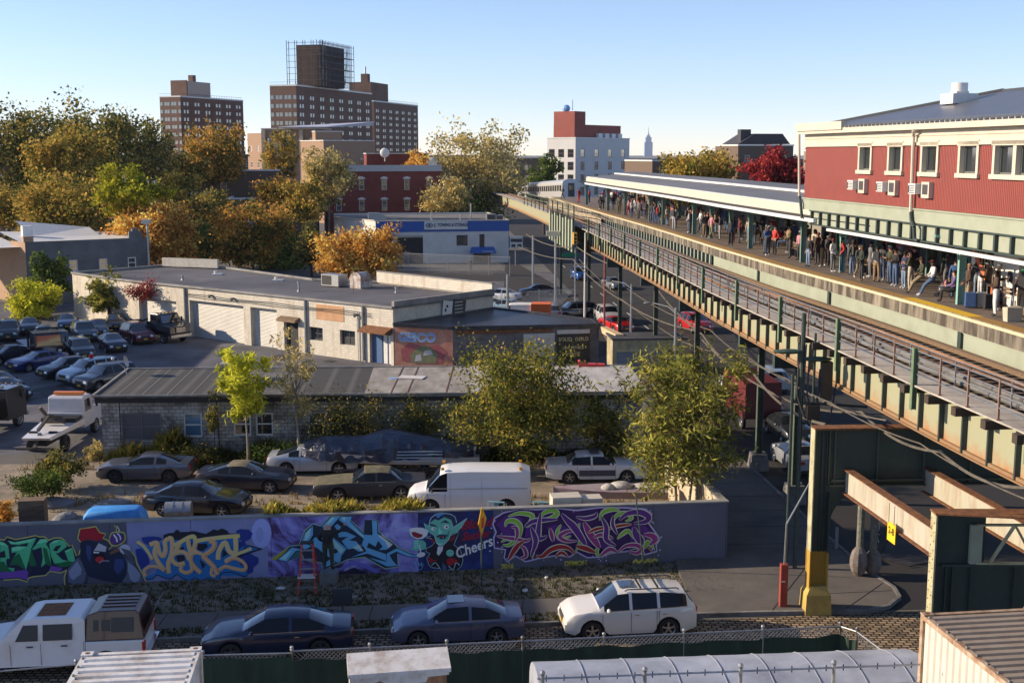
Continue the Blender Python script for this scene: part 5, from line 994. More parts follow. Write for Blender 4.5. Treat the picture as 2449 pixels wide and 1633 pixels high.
CR = pm('warm_cream_paint', (.53, .48, .39), .55, var=.05, scale=1.2, col2=(.5, .42, .32), c2amt=.36)
b = MB(); b.box(S0 - .05, -.05, 16.851, S1, DEP, 17.45); b.box(S0 - .08, -.10, 16.82, S1, -.051, 16.95); b.box(S0 - .08, -.09, 17.2, S1, -.051, 17.26); b.build('cream_frieze', CR, sh)
b = MB(); b.box(S0 - .1, -.42, 17.45, S1, -.28, 17.68); b.box(S0 - .1, -.28, 17.46, S1, DEP, 17.5); b.build('eave_gutter', CR, sh)
b = MB(); b.box(S0 - .35, -.5, 17.6, 5.2, -.2, 17.98); b.box(S0 - .35, -.2, 17.6, S0 - .1, 4, 17.98)
for k in range(7): b.box(.2 + k * .68, -.4, 17.46, .35 + k * .68, -.1, 17.6)
b.build('corner_fascia', CR, sh)
RG = stripes('grey_standing_seam', (.10, .105, .115), (.17, .175, .19), .42, axis=0, rough=.35, metal=.3, duty=.3, bump=.5)
b = MB(); e0 = (S0 - .1, -.38, 17.69); e1 = (S1, -.38, 17.69); r0 = (6.5, 6.7, 19.35); r1 = (S1, 6.7, 19.35); g0 = (S0 - .1, DEP + .4, 17.69)
b.poly([e0, e1, r1, r0]); b.poly([g0, e0, r0]); b.poly([(S1, DEP + .4, 17.69), g0, r0, r1]); b.build('roof', RG, sh)
b = MB(); k = 5.4
while k < S1: b.bar((k, -.40, 17.72), (k, 0.0, 17.84), .05, .08); k += .42
b.build('seam_ends', CR, sh)
b = MB(); b.bar((e0[0], e0[1], e0[2] + .03), (r0[0], r0[1], r0[2] + .04), .3, .1); b.bar(r0, (r1[0], r1[1], r1[2]), .25, .1); b.build('ridge_cap', pm('dark_zinc', (.045, .048, .055), .5, var=.1), sh)
b = MB(); b.box(S0, -.06, 13.66, S1, .25, 14.26); b.box(S0 - .02, -.12, 14.2, S1, -.061, 14.265); b.build('upper_girder', PALE, sh)
b = MB(); b.box(.4, .12, 12.98, S1, .16, 13.6); b.build('lower_girder_web', PALE, sh)
b = MB(); k = .6
while k < S1: b.box(k - .06, -.02, 12.98, k + .06, .118, 13.6); k += 1.12
b.box(.4, -.05, 13.601, S1, .24, 13.655); b.box(.4, -.05, 12.92, S1, .24, 12.975); b.build('girder_stiffeners', DG, sh)
b = MB(); b.box(1.2, .26, 13.36, S1, DEP, 14.2); b.build('floor_frame', M['black'], sh)
for s in (12.05,):
    d = MB(); d.path([(s + .3, -.35, 17.45), (s, -.2, 17.2), (s, -.16, 14.1)], .075, 8); d.build('downpipe', CR, sh); d = MB(); d.path([(s, -.16, 14.1), (s + .1, -.16, 13.75), (s + .35, -.14, 13.5), (s + .35, -.1, 13.0), (s + .7, -.1, 12.95)], .08, 8); d.build('drain_pipe', DG, sh)
d = MB(); d.path([(S0 - .25, -.3, 17.6), (S0 - .15, -.2, 14.3)], .07, 8); d.build('downpipe', CR, sh); d = MB(); d.path([(S0 - .15, -.2, 14.3), (S0 + .1, -.2, 13.9), (S0 + .2, -.15, 13.2)], .08, 8); d.build('drain_pipe', DG, sh)
for s, lab in ((6.0, 'first'), (9.15, 'second'), (12.25, 'third')):
    a = MB(); a.box(s, -.42, 14.86, s + .62, -.002, 15.28); a.box(s - .01, -.43, 14.9, s + .1, -.421, 15.2, 1); 
    for k in range(5): a.box(s + .06, -.432, 14.9 + k * .07, s + .56, -.421, 14.93 + k * .07, 1)
    a.box(s + .72, -.2, 14.72, s + 1.38, -.002, 15.36, 2); a.box(s + .82, -.21, 14.86, s + 1.28, -.201, 15.26, 1)
    o = a.build('air_conditioner', [M['white'], M['dframe'], M['cream']], sh)
m = MB(); m.box(-.32, -.32, 0, .32, .32, .45); m.box(-.6, -.6, .45, .6, .6, .9); m.box(-.3, -.3, .9, .3, .3, 1.0); m.tube((0, 0, 1.0), (0, 0, 1.38), .36, n=12); o = m.build('roof_ventilator', [M['white']], smooth=30)
q = FH.p + FH.d * 7.2 - FH.n * 4.2; o.location = (q.x, q.y, 18.25); o.rotation_euler = (0, 0, FH.rot); tag(o, 'boxy white ventilator standing on the grey station roof', 'ventilator')
st = thing('platform_staircase', 'staircase with orange stringers rising behind the waiting crowd', 'staircase', (19.2, 47.5, PZ))
d = MB()
for k in range(13): d.box(0, k * .27, k * .19, 2.2, k * .27 + .29, k * .19 + .03); d.box(.0, k * .27 + .27, k * .19 + .035, 2.2, k * .27 + .285, k * .19 + .19, 1)
d.build('treads', [pm('tread_nosing', (.50, .40, .22), .6, var=.2, scale=8), M['black']], st)
for x in (-.08, 2.22): d = MB(); d.hexa([(x, -.1, -.1), (x + .07, -.1, -.1), (x + .07, 3.6, 2.45), (x, 3.6, 2.45), (x, -.1, .25), (x + .07, -.1, .25), (x + .07, 3.6, 2.8), (x, 3.6, 2.8)]); d.build('stringer', pm('orange_primer', (.48, .13, .05), .6, var=.08), st)
d = MB()
for k in range(12): d.bar((-.06, k * .3, k * .21 + .2), (-.06, k * .3, k * .21 + 1.05), .03, .03)
d.bar((-.06, 0, 1.1), (-.06, 3.5, 3.55), .05, .05); d.build('banister', pm('cream_rail', (.40, .36, .26), .6, var=.05), st)
bt = thing('white_booth', 'white panelled booth at the right edge of the platform', 'booth', (19.3, 45.9, PZ), R(-3))
d = MB(); d.box(0, 0, 0, 4, 3, 2.35); d.build('wall', M['white'], bt); d = MB(); d.box(-.08, -.08, 0, .06, -.002, 2.4); d.box(1.2, -.05, .1, 1.25, -.002, 2.2); d.box(-.1, -.1, 2.36, 4.1, 3.1, 2.45); d.build('trim', M['cream'], bt)
# ---- steel supports under the track
bent_g = 'steel columns carrying the elevated railway'
def pier(name, label, x, y, z1, m, base=None, w=.3, fl=.34):
    t = thing(name, label, 'pillar', (x, y, 0), 0, bent_g); d = MB()
    d.box(-.02, -fl/2, 0, .02 if False else .02, fl/2, z1) if False else None
    d.box(-w/2 + .02, -.02, 0, w/2 - .02, .02, z1); d.box(-w/2 - .01, -fl/2, 0, -w/2 + .02, fl/2, z1); d.box(w/2 - .02, -fl/2, 0, w/2 + .01, fl/2, z1); d.build('shaft', m, t)
    if base: q = MB(); base(q); q.build('footing', M['concrete_dark'] if base is not YB else pm('yellow_footing_paint', (.55, .38, .08), .75, var=.12, scale=2, col2=(.22, .15, .05), c2amt=.38), t)
    return t
def YB(q): q.hexa([(-.48, -.42, 0), (.48, -.42, 0), (.48, .42, 0), (-.48, .42, 0), (-.44, -.4, .75), (.44, -.4, .75), (.44, .4, .75), (-.44, .4, .75)]); q.hexa([(-.44, -.4, .751), (.44, -.4, .751), (.44, .4, .751), (-.44, .4, .751), (-.28, -.26, 1.05), (.28, -.26, 1.05), (.28, .26, 1.05), (-.28, .26, 1.05)])
def GBs(q): q.hexa([(-.5, -.5, 0), (.5, -.5, 0), (.5, .5, 0), (-.5, .5, 0), (-.4, -.4, .9), (.4, -.4, .9), (.4, .4, .9), (-.4, .4, .9)])
COLM = pm('column_green', (.085, .11, .075), .65, var=.15, scale=2, col2=(.04, .05, .038))
fb = thing('portal_frame', 'large dark portal frame with pale flanged pillar on a yellow footing', 'steel frame', (11.05, 42.2, 0), R(2.5))
FLM = pm('pale_flange_paint', (.42, .40, .25), .65, var=.08, scale=2.2, col2=(.22, .17, .08), c2amt=.40); YEL = pm('yellow_pillar_paint', (.42, .25, .035), .65, var=.08, scale=2)
d = MB(); d.box(-.33, -.25, 2.35, -.29, .25, 6.86); d.build('outer_flange', FLM, fb)
d = MB(); d.box(-.29, -.03, 2.3, .33, .03, 4.8); d.box(.29, -.25, 1.0, .33, .25, 4.5); d.box(.0, -.1, 2.3, .04, -.031, 6.7); d.box(.16, -.1, 2.3, .19, -.031, 6.7); d.build('pillar_web', DG, fb)
d = MB(); d.box(-.34, -.26, .9, -.285, .26, 2.349); d.box(-.285, -.045, .9, .3, -.02, 2.3); d.box(.285, -.26, .9, .34, .26, 2.3); d.build('yellow_casing', YEL, fb)
q = MB(); YB(q); q.build('footing', pm('yellow_footing_paint', (.42, .30, .075), .75, var=.12, scale=2, col2=(.30, .20, .07), c2amt=.4), fb)
WL = 9.5
d = MB(); d.box(-.29, -.03, 4.8, WL, .03, 6.82); arc_ = [(.33, 3.0)] + [(.33 + 1.75 * (1 - math.cos(t)), 3.0 + 1.8 * math.sin(t)) for t in [i * PI / 16 for i in range(1, 9)]]; d.side(arc_ + [(.33, 4.8)], -.029, .029); d.build('cross_girder', DG, fb)
d = MB(); d.box(-.34, -.3, 6.83, WL, .3, 6.89); d.build('top_flange', M['rust'], fb)
d = MB()
for x in (.25, .45, 2.0, 3.7, 5.4, 7.1): d.box(x, -.12, 4.82, x + .04, -.031, 6.8)
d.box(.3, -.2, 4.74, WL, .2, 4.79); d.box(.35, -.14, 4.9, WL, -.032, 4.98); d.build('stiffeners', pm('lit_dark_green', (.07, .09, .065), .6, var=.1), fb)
f2_ = thing('riveted_frame', 'nearer riveted steel frame with rusty top and lattice brace at the right', 'steel frame', (12.65, 35.0, 0), R(-1))
d = MB(); d.box(-.05, -.24, 0, -.0, .24, 5.9); d.build('outer_flange', FLM, f2_)
d = MB(); k = .3
while k < 5.8: d.ball((-.055, -.12, k), .022, nu=6, nv=4); d.ball((-.055, .12, k + .1), .022, nu=6, nv=4); k += .28
d.build('rivets', M['rust'], f2_)
d = MB(); d.box(.001, -.03, 0, 6.5, .03, 4.3); d.box(.001, -.03, 4.301, 1.5, .03, 5.85); 
for x in (.35, .55, 1.1, 2.4, 3.6): d.box(x, -.14, 0, x + .04, -.031, 4.3)
d.box(.2, -.18, 4.28, 6.5, -.031, 4.36); d.box(.2, -.18, 2.6, 6.5, -.031, 2.66); d.build('web', DG, f2_)
d = MB(); d.box(-.08, -.26, 5.9, 6.5, .26, 5.96); d.bar((0, -.2, 5.97), (2.5, -.9, 6.05), .35, .05); d.build('top_flange', M['rust'], f2_)
d = MB()
for a_, c_ in (((1.6, 4.4), (2.3, 5.6)), ((2.3, 5.6), (3.0, 4.4)), ((3.0, 4.4), (3.7, 5.6)), ((1.2, 5.6), (4.2, 5.6)), ((1.2, 4.42), (4.2, 4.42))): d.bar((a_[0], -.2, a_[1]), (c_[0], -.2, c_[1]), .05, .14, up=(0, 1, 0))
d.build('lattice_brace', FLM, f2_)
d = MB(); d.box(1.0, -.25, 4.4, 1.35, -.1, 5.6); d.build('brace_plate', PALE, f2_)
BM = pm('cream_beam_paint', (.40, .385, .31), .6, var=.05, scale=1.0, col2=(.30, .20, .11), c2amt=.36, stretch=(3, 3, .6))
def beam(name, label, A, Bq, z0, z1):
    A = Vector(A); Bq = Vector(Bq); d_ = Bq - A; t = thing(name, label, 'beam', (A.x, A.y, z0), math.atan2(d_.y, d_.x), 'pale beams between the two steel frames'); L_ = d_.length; h = z1 - z0
    d = MB(); d.box(0, -.02, .03, L_, .02, h - .03); d.build('web', BM, t)
    for z in (0, h - .03): d = MB(); d.box(0, -.16, z, L_, .16, z + .03); d.build('flange', M['rust'], t)
    return t
beam('cream_beam', 'pale cream steel beam carrying the yellow number sign', (11.95, 42.1), (12.75, 35.1), 4.5, 5.4)
beam('cream_beam', 'second pale steel beam at the right without a sign', (14.85, 42.3), (15.75, 35.1), 4.5, 5.4)
sg = thing('number_sign', 'small yellow sign reading 2-8 hanging on the pale beam', 'sign', (12.33, 37.6, 4.15), math.atan2(-7.0, .8))
d = MB(); d.box(-.3, -.14, 0, .3, -.12, .62); pl_ = d.build('plate', pm('sign_yellow', (.80, .50, .02), .5, var=0), sg); text('2-8', .32, M['black'], pl_, (0, -.145, .26), (PI/2, 0, 0), .002, 'CENTER', bold=.008)
d = MB(); d.bar((-.2, -.15, .6), (-.2, -.15, 1.25), .015, .015); d.bar((.2, -.15, .6), (.2, -.15, 1.25), .015, .015); d.build('hanger', M['rust'], sg)
for i, (x, y, lab) in enumerate(((13.5, 56.2, 'tall dark green column nearest behind the portal frame'), (13.0, 62.3, 'dark green column with sunlit flange behind the leafy tree'), (11.9, 77, 'third green column back under the railway'), (11.0, 92, 'fourth green column back under the railway'), (9.6, 107, 'fifth green column back beside the red car'), (7.9, 124, 'sixth green column far under the railway'), (5.8, 143, 'farthest green column under the railway'))):
    pier('steel_column', lab, x, y, GB - .06, COLM, GBs if i < 2 else None)
    d = MB(); d.box(-1.2, -.25, GB - .9, 7.5, .25, GB - .07); o = d.build('cross_girder', DG, bpy.data.objects[bpy.context.scene.objects[-1].name] if False else None); o.location = (x, y, 0); tag(o, ['crosswise girder over the first column behind the portal frame', 'crosswise girder over the column behind the leafy tree', 'crosswise girder over the third column back', 'crosswise girder over the fourth column back', 'crosswise girder over the column by the red car', 'crosswise girder over the sixth column', 'farthest crosswise girder under the railway'][i], 'girder', 'crosswise girders under the track')
tg = thing('wrapped_post_pair', 'two scribbled round posts with wrapped lumpy bases on the corner pavement', 'posts', (13.9, 45.8, 0))
for x in (-.25, .28): d = MB(); d.tube((x, 0, 0), (x, 0, 5.2), .14, n=10); d.build('post', pm('scratched_post', (.10, .10, .08), .7, var=.3, scale=8, col2=(.35, .33, .28), c2amt=.35), tg)
d = MB(); d.ball((-.3, -.1, .7), .36, .32, .62, 10, 7); d.ball((.32, .05, .6), .34, .32, .55, 10, 7); d.build('wrapping', pm('brown_wrap', (.10, .07, .05), .9, var=.3, scale=4, col2=(.22, .2, .2)), tg)
text('CON', .55, pm('white_tag', (.6, .6, .58), .6, var=0), tg, (.44, -.15, 2.7), (0, R(90), R(90) * 0), .004)
tr = thing('subway_train', 'silver subway train standing at the far end of the track', 'train', (0, 0, 0))
A1 = AT(1345, 460, 190); A2 = AT(1238, 462, 262)
dv = Vector((A2.x - A1.x, A2.y - A1.y)); tr.location = (A1.x, A1.y, A1.z - .6); tr.location.z = A1.z - 1.1; tr.rotation_euler = Vector((A2.x - A1.x, A2.y - A1.y, A2.z - A1.z)).to_track_quat('X', 'Z').to_euler(); LTn = dv.length
m = MB(); sec = [(0, .3), (0, 2.4), (-.15, 2.85), (-.7, 3.1), (-1.4, 3.18), (-2.1, 3.1), (-2.65, 2.85), (-2.8, 2.4), (-2.8, .3)]
m.loft([[(0, y, z) for y, z in sec], [(LTn, y, z) for y, z in sec]]); m.build('car_body', pm('stainless', (.55, .55, .55), .35, .3, var=.06), tr)
m = MB(); k = 1.2
while k < LTn - 2: m.box(k, .002, 1.3, k + 2.2, .02, 2.2); k += 3.0
m.build('window_band', M['glass'], tr); m = MB(); m.box(-.03, -1.9, .4, -.002, -.9, 2.5); m.box(-.035, -1.75, 1.4, -.031, -1.05, 2.2, 1); m.build('end_door', [M['dframe'], M['glass']], tr); m = MB(); m.box(.5, -2.6, -.4, LTn, -.1, .28); m.build('undercarriage', M['black'], tr)
# ============================================================ vehicles
def paint(name, c, rough=.28, metal=.35, coat=.6, dust=None): 
    if dust: return pm(name, c, .5, .1, var=.02, scale=1.3, coat=.1, col2=dust, c2amt=.52)
    return pm(name, c, rough, metal, var=.02, scale=.5, coat=coat)
WHEEL = {}
def wheel(parent, x, y, r, rim_m, side, w=.21, name='wheel'):
    k = (round(r, 2), rim_m.name, side)
    if k not in WHEEL:
        t_ = MB(); n = 20; prof = [(r * .66, w/2), (r * .93, w/2), (r, w/2 - .04), (r, -w/2 + .04), (r * .93, -w/2), (r * .66, -w/2)]
        t_.loft([[(q * math.cos(a), yy, q * math.sin(a)) for a in [2*PI*i/n for i in range(n)]] for q, yy in prof], caps=False)
        h = MB(); yo = side * (w/2 - .035); ri = r * .67
        h.loft([[(q * math.cos(a), yy, q * math.sin(a)) for a in [2*PI*i/n for i in range(n)]] for q, yy in ((ri, side * w/2), (ri * .9, yo), (ri * .88, yo - side * .05))], caps=False)
        for i in range(5):
            a = 2*PI*i/5 + .3; h.bar((.04 * math.cos(a), yo - side*.01, .04 * math.sin(a)), (ri * .92 * math.cos(a), yo - side*.005, ri * .92 * math.sin(a)), ri * .26, .025, up=(0, 1, 0))
        h.ball((0, yo, 0), .06, .03, .06, 8, 5); h.poly([(ri * .88 * math.cos(2*PI*i/16), yo - side * .07, ri * .88 * math.sin(2*PI*i/16)) for i in range(16)], 1)
        WHEEL[k] = (t_.mesh('tyre', M['rubber'], 40), h.mesh('rim', [rim_m, M['black']]))
    a, b = WHEEL[k]; o = link(name, a, parent, (x, y, r)); link('rim', b, o); return o
RIMS = pm('alloy', (.42, .42, .43), .3, .8, var=0); RIMD = pm('dark_alloy', (.10, .10, .11), .4, .7, var=0)
KIND = {
 'sedan': dict(L=4.6, W=1.8, wb=2.7, r=.32, T=[(-2.3,.80),(-2.24,.99),(-1.72,1.06),(-.98,1.37),(-.3,1.44),(.35,1.41),(1.05,1.03),(1.9,.90),(2.22,.74),(2.3,.52)], belt=(.98,.92), ws=(.38,1.03), rw=(-1.70,-1.0), sd=(-1.45,.85), pil=(-.42,), yr=.63),
 'coupe': dict(L=4.7, W=1.86, wb=2.72, r=.34, T=[(-2.35,.80),(-2.28,1.0),(-1.9,1.04),(-.75,1.34),(-.2,1.37),(.15,1.34),(.92,1.02),(1.9,.93),(2.25,.80),(2.35,.55)], belt=(1.02,.94), ws=(.17,.9), rw=(-1.85,-.8), sd=(-1.2,.7), pil=(-.62,), yr=.60),
 'suv': dict(L=4.6, W=1.87, wb=2.65, r=.36, T=[(-2.3,.95),(-2.24,1.15),(-1.9,1.58),(-1.2,1.66),(0,1.68),(.45,1.64),(1.12,1.14),(1.95,.99),(2.24,.82),(2.3,.60)], belt=(1.14,1.02), ws=(.47,1.1), rw=(-2.2,-1.92), sd=(-1.95,.95), pil=(-.95,.02), yr=.70),
 'wagon': dict(L=4.8, W=1.9, wb=2.8, r=.36, T=[(-2.4,.95),(-2.34,1.1),(-1.95,1.62),(-1.2,1.72),(.1,1.74),(.55,1.68),(1.1,1.17),(2.05,1.06),(2.34,.90),(2.4,.65)], belt=(1.15,1.05), ws=(.57,1.08), rw=(-2.3,-1.97), sd=(-2.0,.98), pil=(-1.0,.05), yr=.74),
 'oldsedan': dict(L=5.4, W=1.95, wb=3.0, r=.34, T=[(-2.7,.72),(-2.66,.92),(-1.55,.98),(-1.0,1.36),(-.5,1.41),(.25,1.40),(.85,.98),(2.5,.88),(2.68,.80),(2.7,.60)], belt=(.94,.92), ws=(.28,.84), rw=(-1.52,-1.02), sd=(-1.25,.72), pil=(-.3,), yr=.68),
 'boxsedan': dict(L=5.2, W=1.92, wb=2.9, r=.33, T=[(-2.6,.75),(-2.55,1.0),(-1.55,1.04),(-1.05,1.38),(-.5,1.43),(.3,1.42),(.95,1.02),(2.2,.93),(2.55,.82),(2.6,.58)], belt=(.98,.95), ws=(.33,.93), rw=(-1.52,-1.07), sd=(-1.3,.82), pil=(-.3,), yr=.68),
 'van': dict(L=5.7, W=2.0, wb=3.5, r=.37, T=[(-2.85,1.1),(-2.83,1.98),(-2.4,2.1),(0,2.12),(1.0,2.08),(1.3,1.98),(2.0,1.22),(2.6,1.06),(2.82,.85),(2.85,.60)], belt=(1.18,1.12), ws=(1.33,1.97), rw=(-9,-9), sd=(1.0,1.85), pil=(), yr=.86),
}
CARN = {}
def car(name, label, cat, x, y, head, kind, pt, group=None, rim=None, roofm=None, glassm=None, scale=1., dark_trim=True, sunroof=None, z=0., hoodm=None, cut=True):
    K = KIND[kind]; L_, W_, r = K['L'], K['W'], K['r']; hw = W_ / 2; t = thing(name, label, cat, (x, y, z), R(head), group); t.scale = (scale,) * 3
    TX = [p[0] for p in K['T']]; TZ_ = [p[1] for p in K['T']]; top = lambda q: float(np.interp(q, TX, TZ_)); xa = K['wb'] / 2; wx = (xa + .03, -xa + .03); ra = r + .07
    beltf = lambda q: min(np.interp(q, (-L_/2, L_/2), K['belt']), top(q) - .03)
    X = {-L_/2, L_/2, *TX, *K['ws'], *K['rw'], *K['sd'], *(np.linspace(-L_/2, L_/2, 16))}
    for c in wx: X |= {c + ra * math.cos(a) for a in np.linspace(0, PI, 9)}
    for p in K['pil']: X |= {p - .05, p + .05}
    X = sorted(round(float(q), 3) for q in X if -L_/2 <= q <= L_/2); X = [q for i, q in enumerate(X) if i == 0 or q - X[i-1] > .012]
    def half(q): e = max(0, (abs(q) - L_ * .30) / (L_ * .20)); return hw * (1 - .15 * e ** 2.2)
    rings = []
    for q in X:
        w = half(q); tp = top(q); be = float(beltf(q)); zs = .24 + .10 * max(0, (abs(q) - L_*.42) / (L_*.08))
        for c in wx:
            if abs(q - c) < ra: zs = max(zs, r + math.sqrt(ra * ra - (q - c) ** 2))
        g = max(0, min(1, (tp - be) / .42)); yr = w * (.90 - (.90 - K['yr']) * g); ze = tp - (.02 + .055 * g)
        rings.append([(w * .955, zs), (w * .995, max(zs + .02, .42)), (w, max(zs + .04, .62)), (w * .985, max(be - .07, zs + .06)), (w * .945, max(be, zs + .07)), (yr, max(ze, zs + .08)), (yr * .78, tp), (0, tp + .018)])
    P = {k: MB() for k in ('body', 'side_window', 'side_window2', 'windshield', 'rear_window', 'roof')}
    for i in range(len(X) - 1):
        xm = (X[i] + X[i+1]) / 2; A, Bq = rings[i], rings[i+1]
        for j in range(7):
            for sgn in (1, -1):
                q = [(X[i], sgn * A[j][0], A[j][1]), (X[i+1], sgn * Bq[j][0], Bq[j][1]), (X[i+1], sgn * Bq[j+1][0], Bq[j+1][1]), (X[i], sgn * A[j+1][0], A[j+1][1])]
                if sgn > 0: q.reverse()
                key = 'body'
                tall = min(A[5][1] - A[4][1], Bq[5][1] - Bq[4][1])
                if j == 4 and K['sd'][0] < xm < K['sd'][1] and not any(abs(xm - p) < .05 for p in K['pil']): key = 'side_window' if sgn < 0 else 'side_window2'
                if j >= 5 and K['ws'][0] < xm < K['ws'][1]: key = 'windshield'
                if j >= 5 and K['rw'][0] < xm < K['rw'][1]: key = 'rear_window'
                if key == 'body' and j >= 5 and roofm and K['rw'][1] < xm < K['ws'][0]: key = 'roof'
                if key == 'body' and hoodm and j >= 4 and xm > K['ws'][1]: key = 'roof'
                P[key].quad(*q)
    for e, ri in ((0, rings[0]), (-1, rings[-1])):
        xx = X[e]; pts = [(xx, p[0], p[1]) for p in ri] + [(xx, -p[0], p[1]) for p in reversed(ri[:-1])]
        if e == -1: pts.reverse()
        P['body'].poly(pts)
    for bb in P.values():
        idx = {}; nvv = []; mp = []
        for v in bb.v:
            kk = (round(v[0], 4), round(v[1], 4), round(v[2], 4))
            if kk not in idx: idx[kk] = len(nvv); nvv.append(v)
            mp.append(idx[kk])
        bb.v = nvv; fs = []; ms = []
        for f, mi in zip(bb.f, bb.mi):
            f2 = []
            for q in f:
                if not f2 or mp[q] != f2[-1]: f2.append(mp[q])
            if len(f2) > 1 and f2[0] == f2[-1]: f2.pop()
            if len(set(f2)) >= 3: fs.append(tuple(f2)); ms.append(mi)
        bb.f = fs; bb.mi = ms
    gm = glassm or M['carglass']
    P['body'].build('body', pt, t, smooth=38)
    for k in ('side_window', 'side_window2', 'windshield', 'rear_window'):
        if P[k].f: P[k].build(k.rstrip('2'), M['sideglass'] if 'side' in k else gm, t, smooth=40)
    if P['roof'].f: P['roof'].build('roof_panel', roofm or hoodm, t, smooth=38)
    u = MB(); u.box(-L_/2 + .15, -hw * .72, .2, L_/2 - .15, hw * .72, .72); u.build('underbody', M['black'], t)
    for c in wx:
        for s in (1, -1): wheel(t, c, s * (hw - .125), r, rim or RIMS, s)
    zf = top(L_/2 - .1) - .05; wf = half(L_/2); wr = half(L_/2)
    def lamp(nm, xs, ys, zz, sx, sy, sz, m):
        for s in (1, -1): q = MB(); q.hexa([(xs - sx, s*(ys - sy), zz), (xs + sx, s*(ys - sy), zz), (xs + sx*.5, s*(ys + sy), zz), (xs - sx, s*(ys + sy), zz), (xs - sx, s*(ys - sy), zz + sz), (xs + sx*.6, s*(ys - sy), zz + sz), (xs, s*(ys + sy), zz + sz), (xs - sx, s*(ys + sy), zz + sz)]); q.build(nm, m, t)
    HL = pm('headlamp', (.70, .70, .66), .15, .3, var=0); TL = pm('tail_lamp', (.40, .015, .01), .3, var=0)
    lamp('headlight', L_/2 - .09, wf * .74, zf - .15, .12, wf * .20, .15, HL); lamp('taillight', -L_/2 + .07, wr * .76, float(beltf(-L_/2 + .1)) - .25, .09, wr * .2, .17, TL)
    q = MB(); q.box(L_/2 - .05, -wf*.48, zf - .20, L_/2 + .015, wf*.48, zf - .03); q.build('grille', M['dframe'], t)
    q = MB(); q.box(L_/2 - .1, -wf*.8, .30, L_/2 + .02, wf*.8, .42); q.build('front_bumper_intake', M['black'], t)
    q = MB(); q.box(-L_/2 - .02, -wr*.8, .30, -L_/2 + .1, wr*.8, .42); q.build('rear_valance', M['black'], t)
    q = MB(); q.box(L_/2 + .016, -.16, .46, L_/2 + .03, .16, .6); q.build('licence_plate', pm('plate_gold', (.55, .36, .05), .5, var=0), t)
    mx = K['ws'][1] - .28; bz = float(beltf(mx))
    for s in (1, -1):
        q = MB(); q.ball((mx, s * (half(mx) + .08), bz + .07), .07, .11, .075, 8, 6); q.build('mirror', pt if kind != 'van' else M['black'], t)
        for p in K['pil']: q = MB(); q.box(p - .28, s * (half(p) - .012) if s > 0 else -half(p) - .012, bz - .16, p - .12, s * (half(p) + .012) if s > 0 else -half(p) + .012, bz - .13); q.build('door_handle', M['chrome'] if dark_trim else pt, t)
    q = MB()
    for s in (1, -1):
        for p in [K['sd'][1] + .06] + [p - 0 for p in K['pil']] + [max(K['sd'][0] + .1, -xa + ra + .02)]:
            w = half(p); a, c = sorted((s * (w * .97 + .004), s * (w * 1.0 + .004))); q.box(p - .006, a, .30, p + .006, c, float(beltf(p)) - .07)
        q.build('door_seam', M['black'], t); q = MB()
    if kind not in ('van',):
        for s in (1, -1):
            pts = [(xx, s * (half(xx) * .945 + .006), float(beltf(xx)) + .005) for xx in np.linspace(K['sd'][0], K['sd'][1], 8)]; q = MB(); q.path(pts, .012, 4); q.build('window_trim', M['chrome'], t)
    if sunroof: q = MB(); q.box(-.25, -.36, top(-.1) + .012, .32, .36, top(-.1) + .03); q.build('sunroof', gm, t)
    return t
# ---- street row
A_ST = math.degrees(math.atan(SL)) 
DB = paint('deep_blue_paint', (.008, .018, .06)); PB = paint('violet_blue_paint', (.095, .11, .19), .35, .45); WP = paint('pearl_white_paint', (.68, .66, .63), .35, 0., .5)
_d = car('parked_car', 'glossy dark blue sedan parked between the white pickup and the violet sedan', 'car', -7.85, 38.8, 180 + A_ST, 'sedan', DB, 'cars parked along the cobbled street', rim=RIMD, scale=1.05)
_d.scale = (1.08, 1.03, .98)
car('parked_car', 'violet blue sedan with open sunroof parked left of the white crossover', 'car', -1.9, 39.75, 180 + A_ST, 'sedan', PB, 'cars parked along the cobbled street', sunroof=1, scale=.98)
s_ = car('parked_car', 'white crossover with roof bars parked nearest the corner', 'car', 4.0, 40.45, 180 + A_ST, 'suv', WP, 'cars parked along the cobbled street', sunroof=1)
for x in (-.35, -.95): q = MB(); q.box(x - .03, -.62, 1.75, x + .03, .62, 1.79); q.build('roof_bar', M['black'], s_)
for s in (1, -1): q = MB(); q.path([(.2, s*.60, 1.66), (.1, s*.62, 1.72), (-1.6, s*.62, 1.72), (-1.7, s*.60, 1.66)], .022, 6); q.build('roof_rail', M['dframe'], s_)
t = thing('pickup_truck', 'white crew cab pickup with brown camper shell at the left end of the row', 'pickup truck', (-14.6, 37.45, 0), R(180 + A_ST))
PW = pm('faded_white_paint_truck', (.66, .65, .66), .4, var=.04, scale=1, coat=.3, col2=(.5, .42, .38), c2amt=.3); BR = pm('brown_shell_paint', (.075, .026, .018), .4, var=.15, scale=.8, coat=.3)
def slab(prof, hw_, m, name, par, taper=.0, smooth=None):
    q = MB(); L_ = [(x, -hw_ + taper * max(0, z - 1.1), z) for x, z in prof]; Rr = [(x, hw_ - taper * max(0, z - 1.1), z) for x, z in prof]; q.loft([L_, Rr]); return q.build(name, m, par, smooth=smooth, bevel=.03)
def arch(cx, r_): return [(cx + r_ * math.cos(a), .42 + r_ * math.sin(a)) for a in np.linspace(PI, 0, 9)]
slab([(-2.75, .55), (-2.1, .5)] + arch(-1.55, .45) + [(-.95, .45), (-.95, 1.18), (-2.75, 1.18)], 1.0, PW, 'bed', t)
slab([(-.93, .45), (1.75, .45)] + arch(2.2, .45) + [(2.9, .5), (3.1, .6), (3.1, 1.05), (1.75, 1.22), (1.0, 1.9), (.7, 1.96), (-.8, 1.96), (-.93, 1.85)], 1.0, PW, 'cab', t, .18)
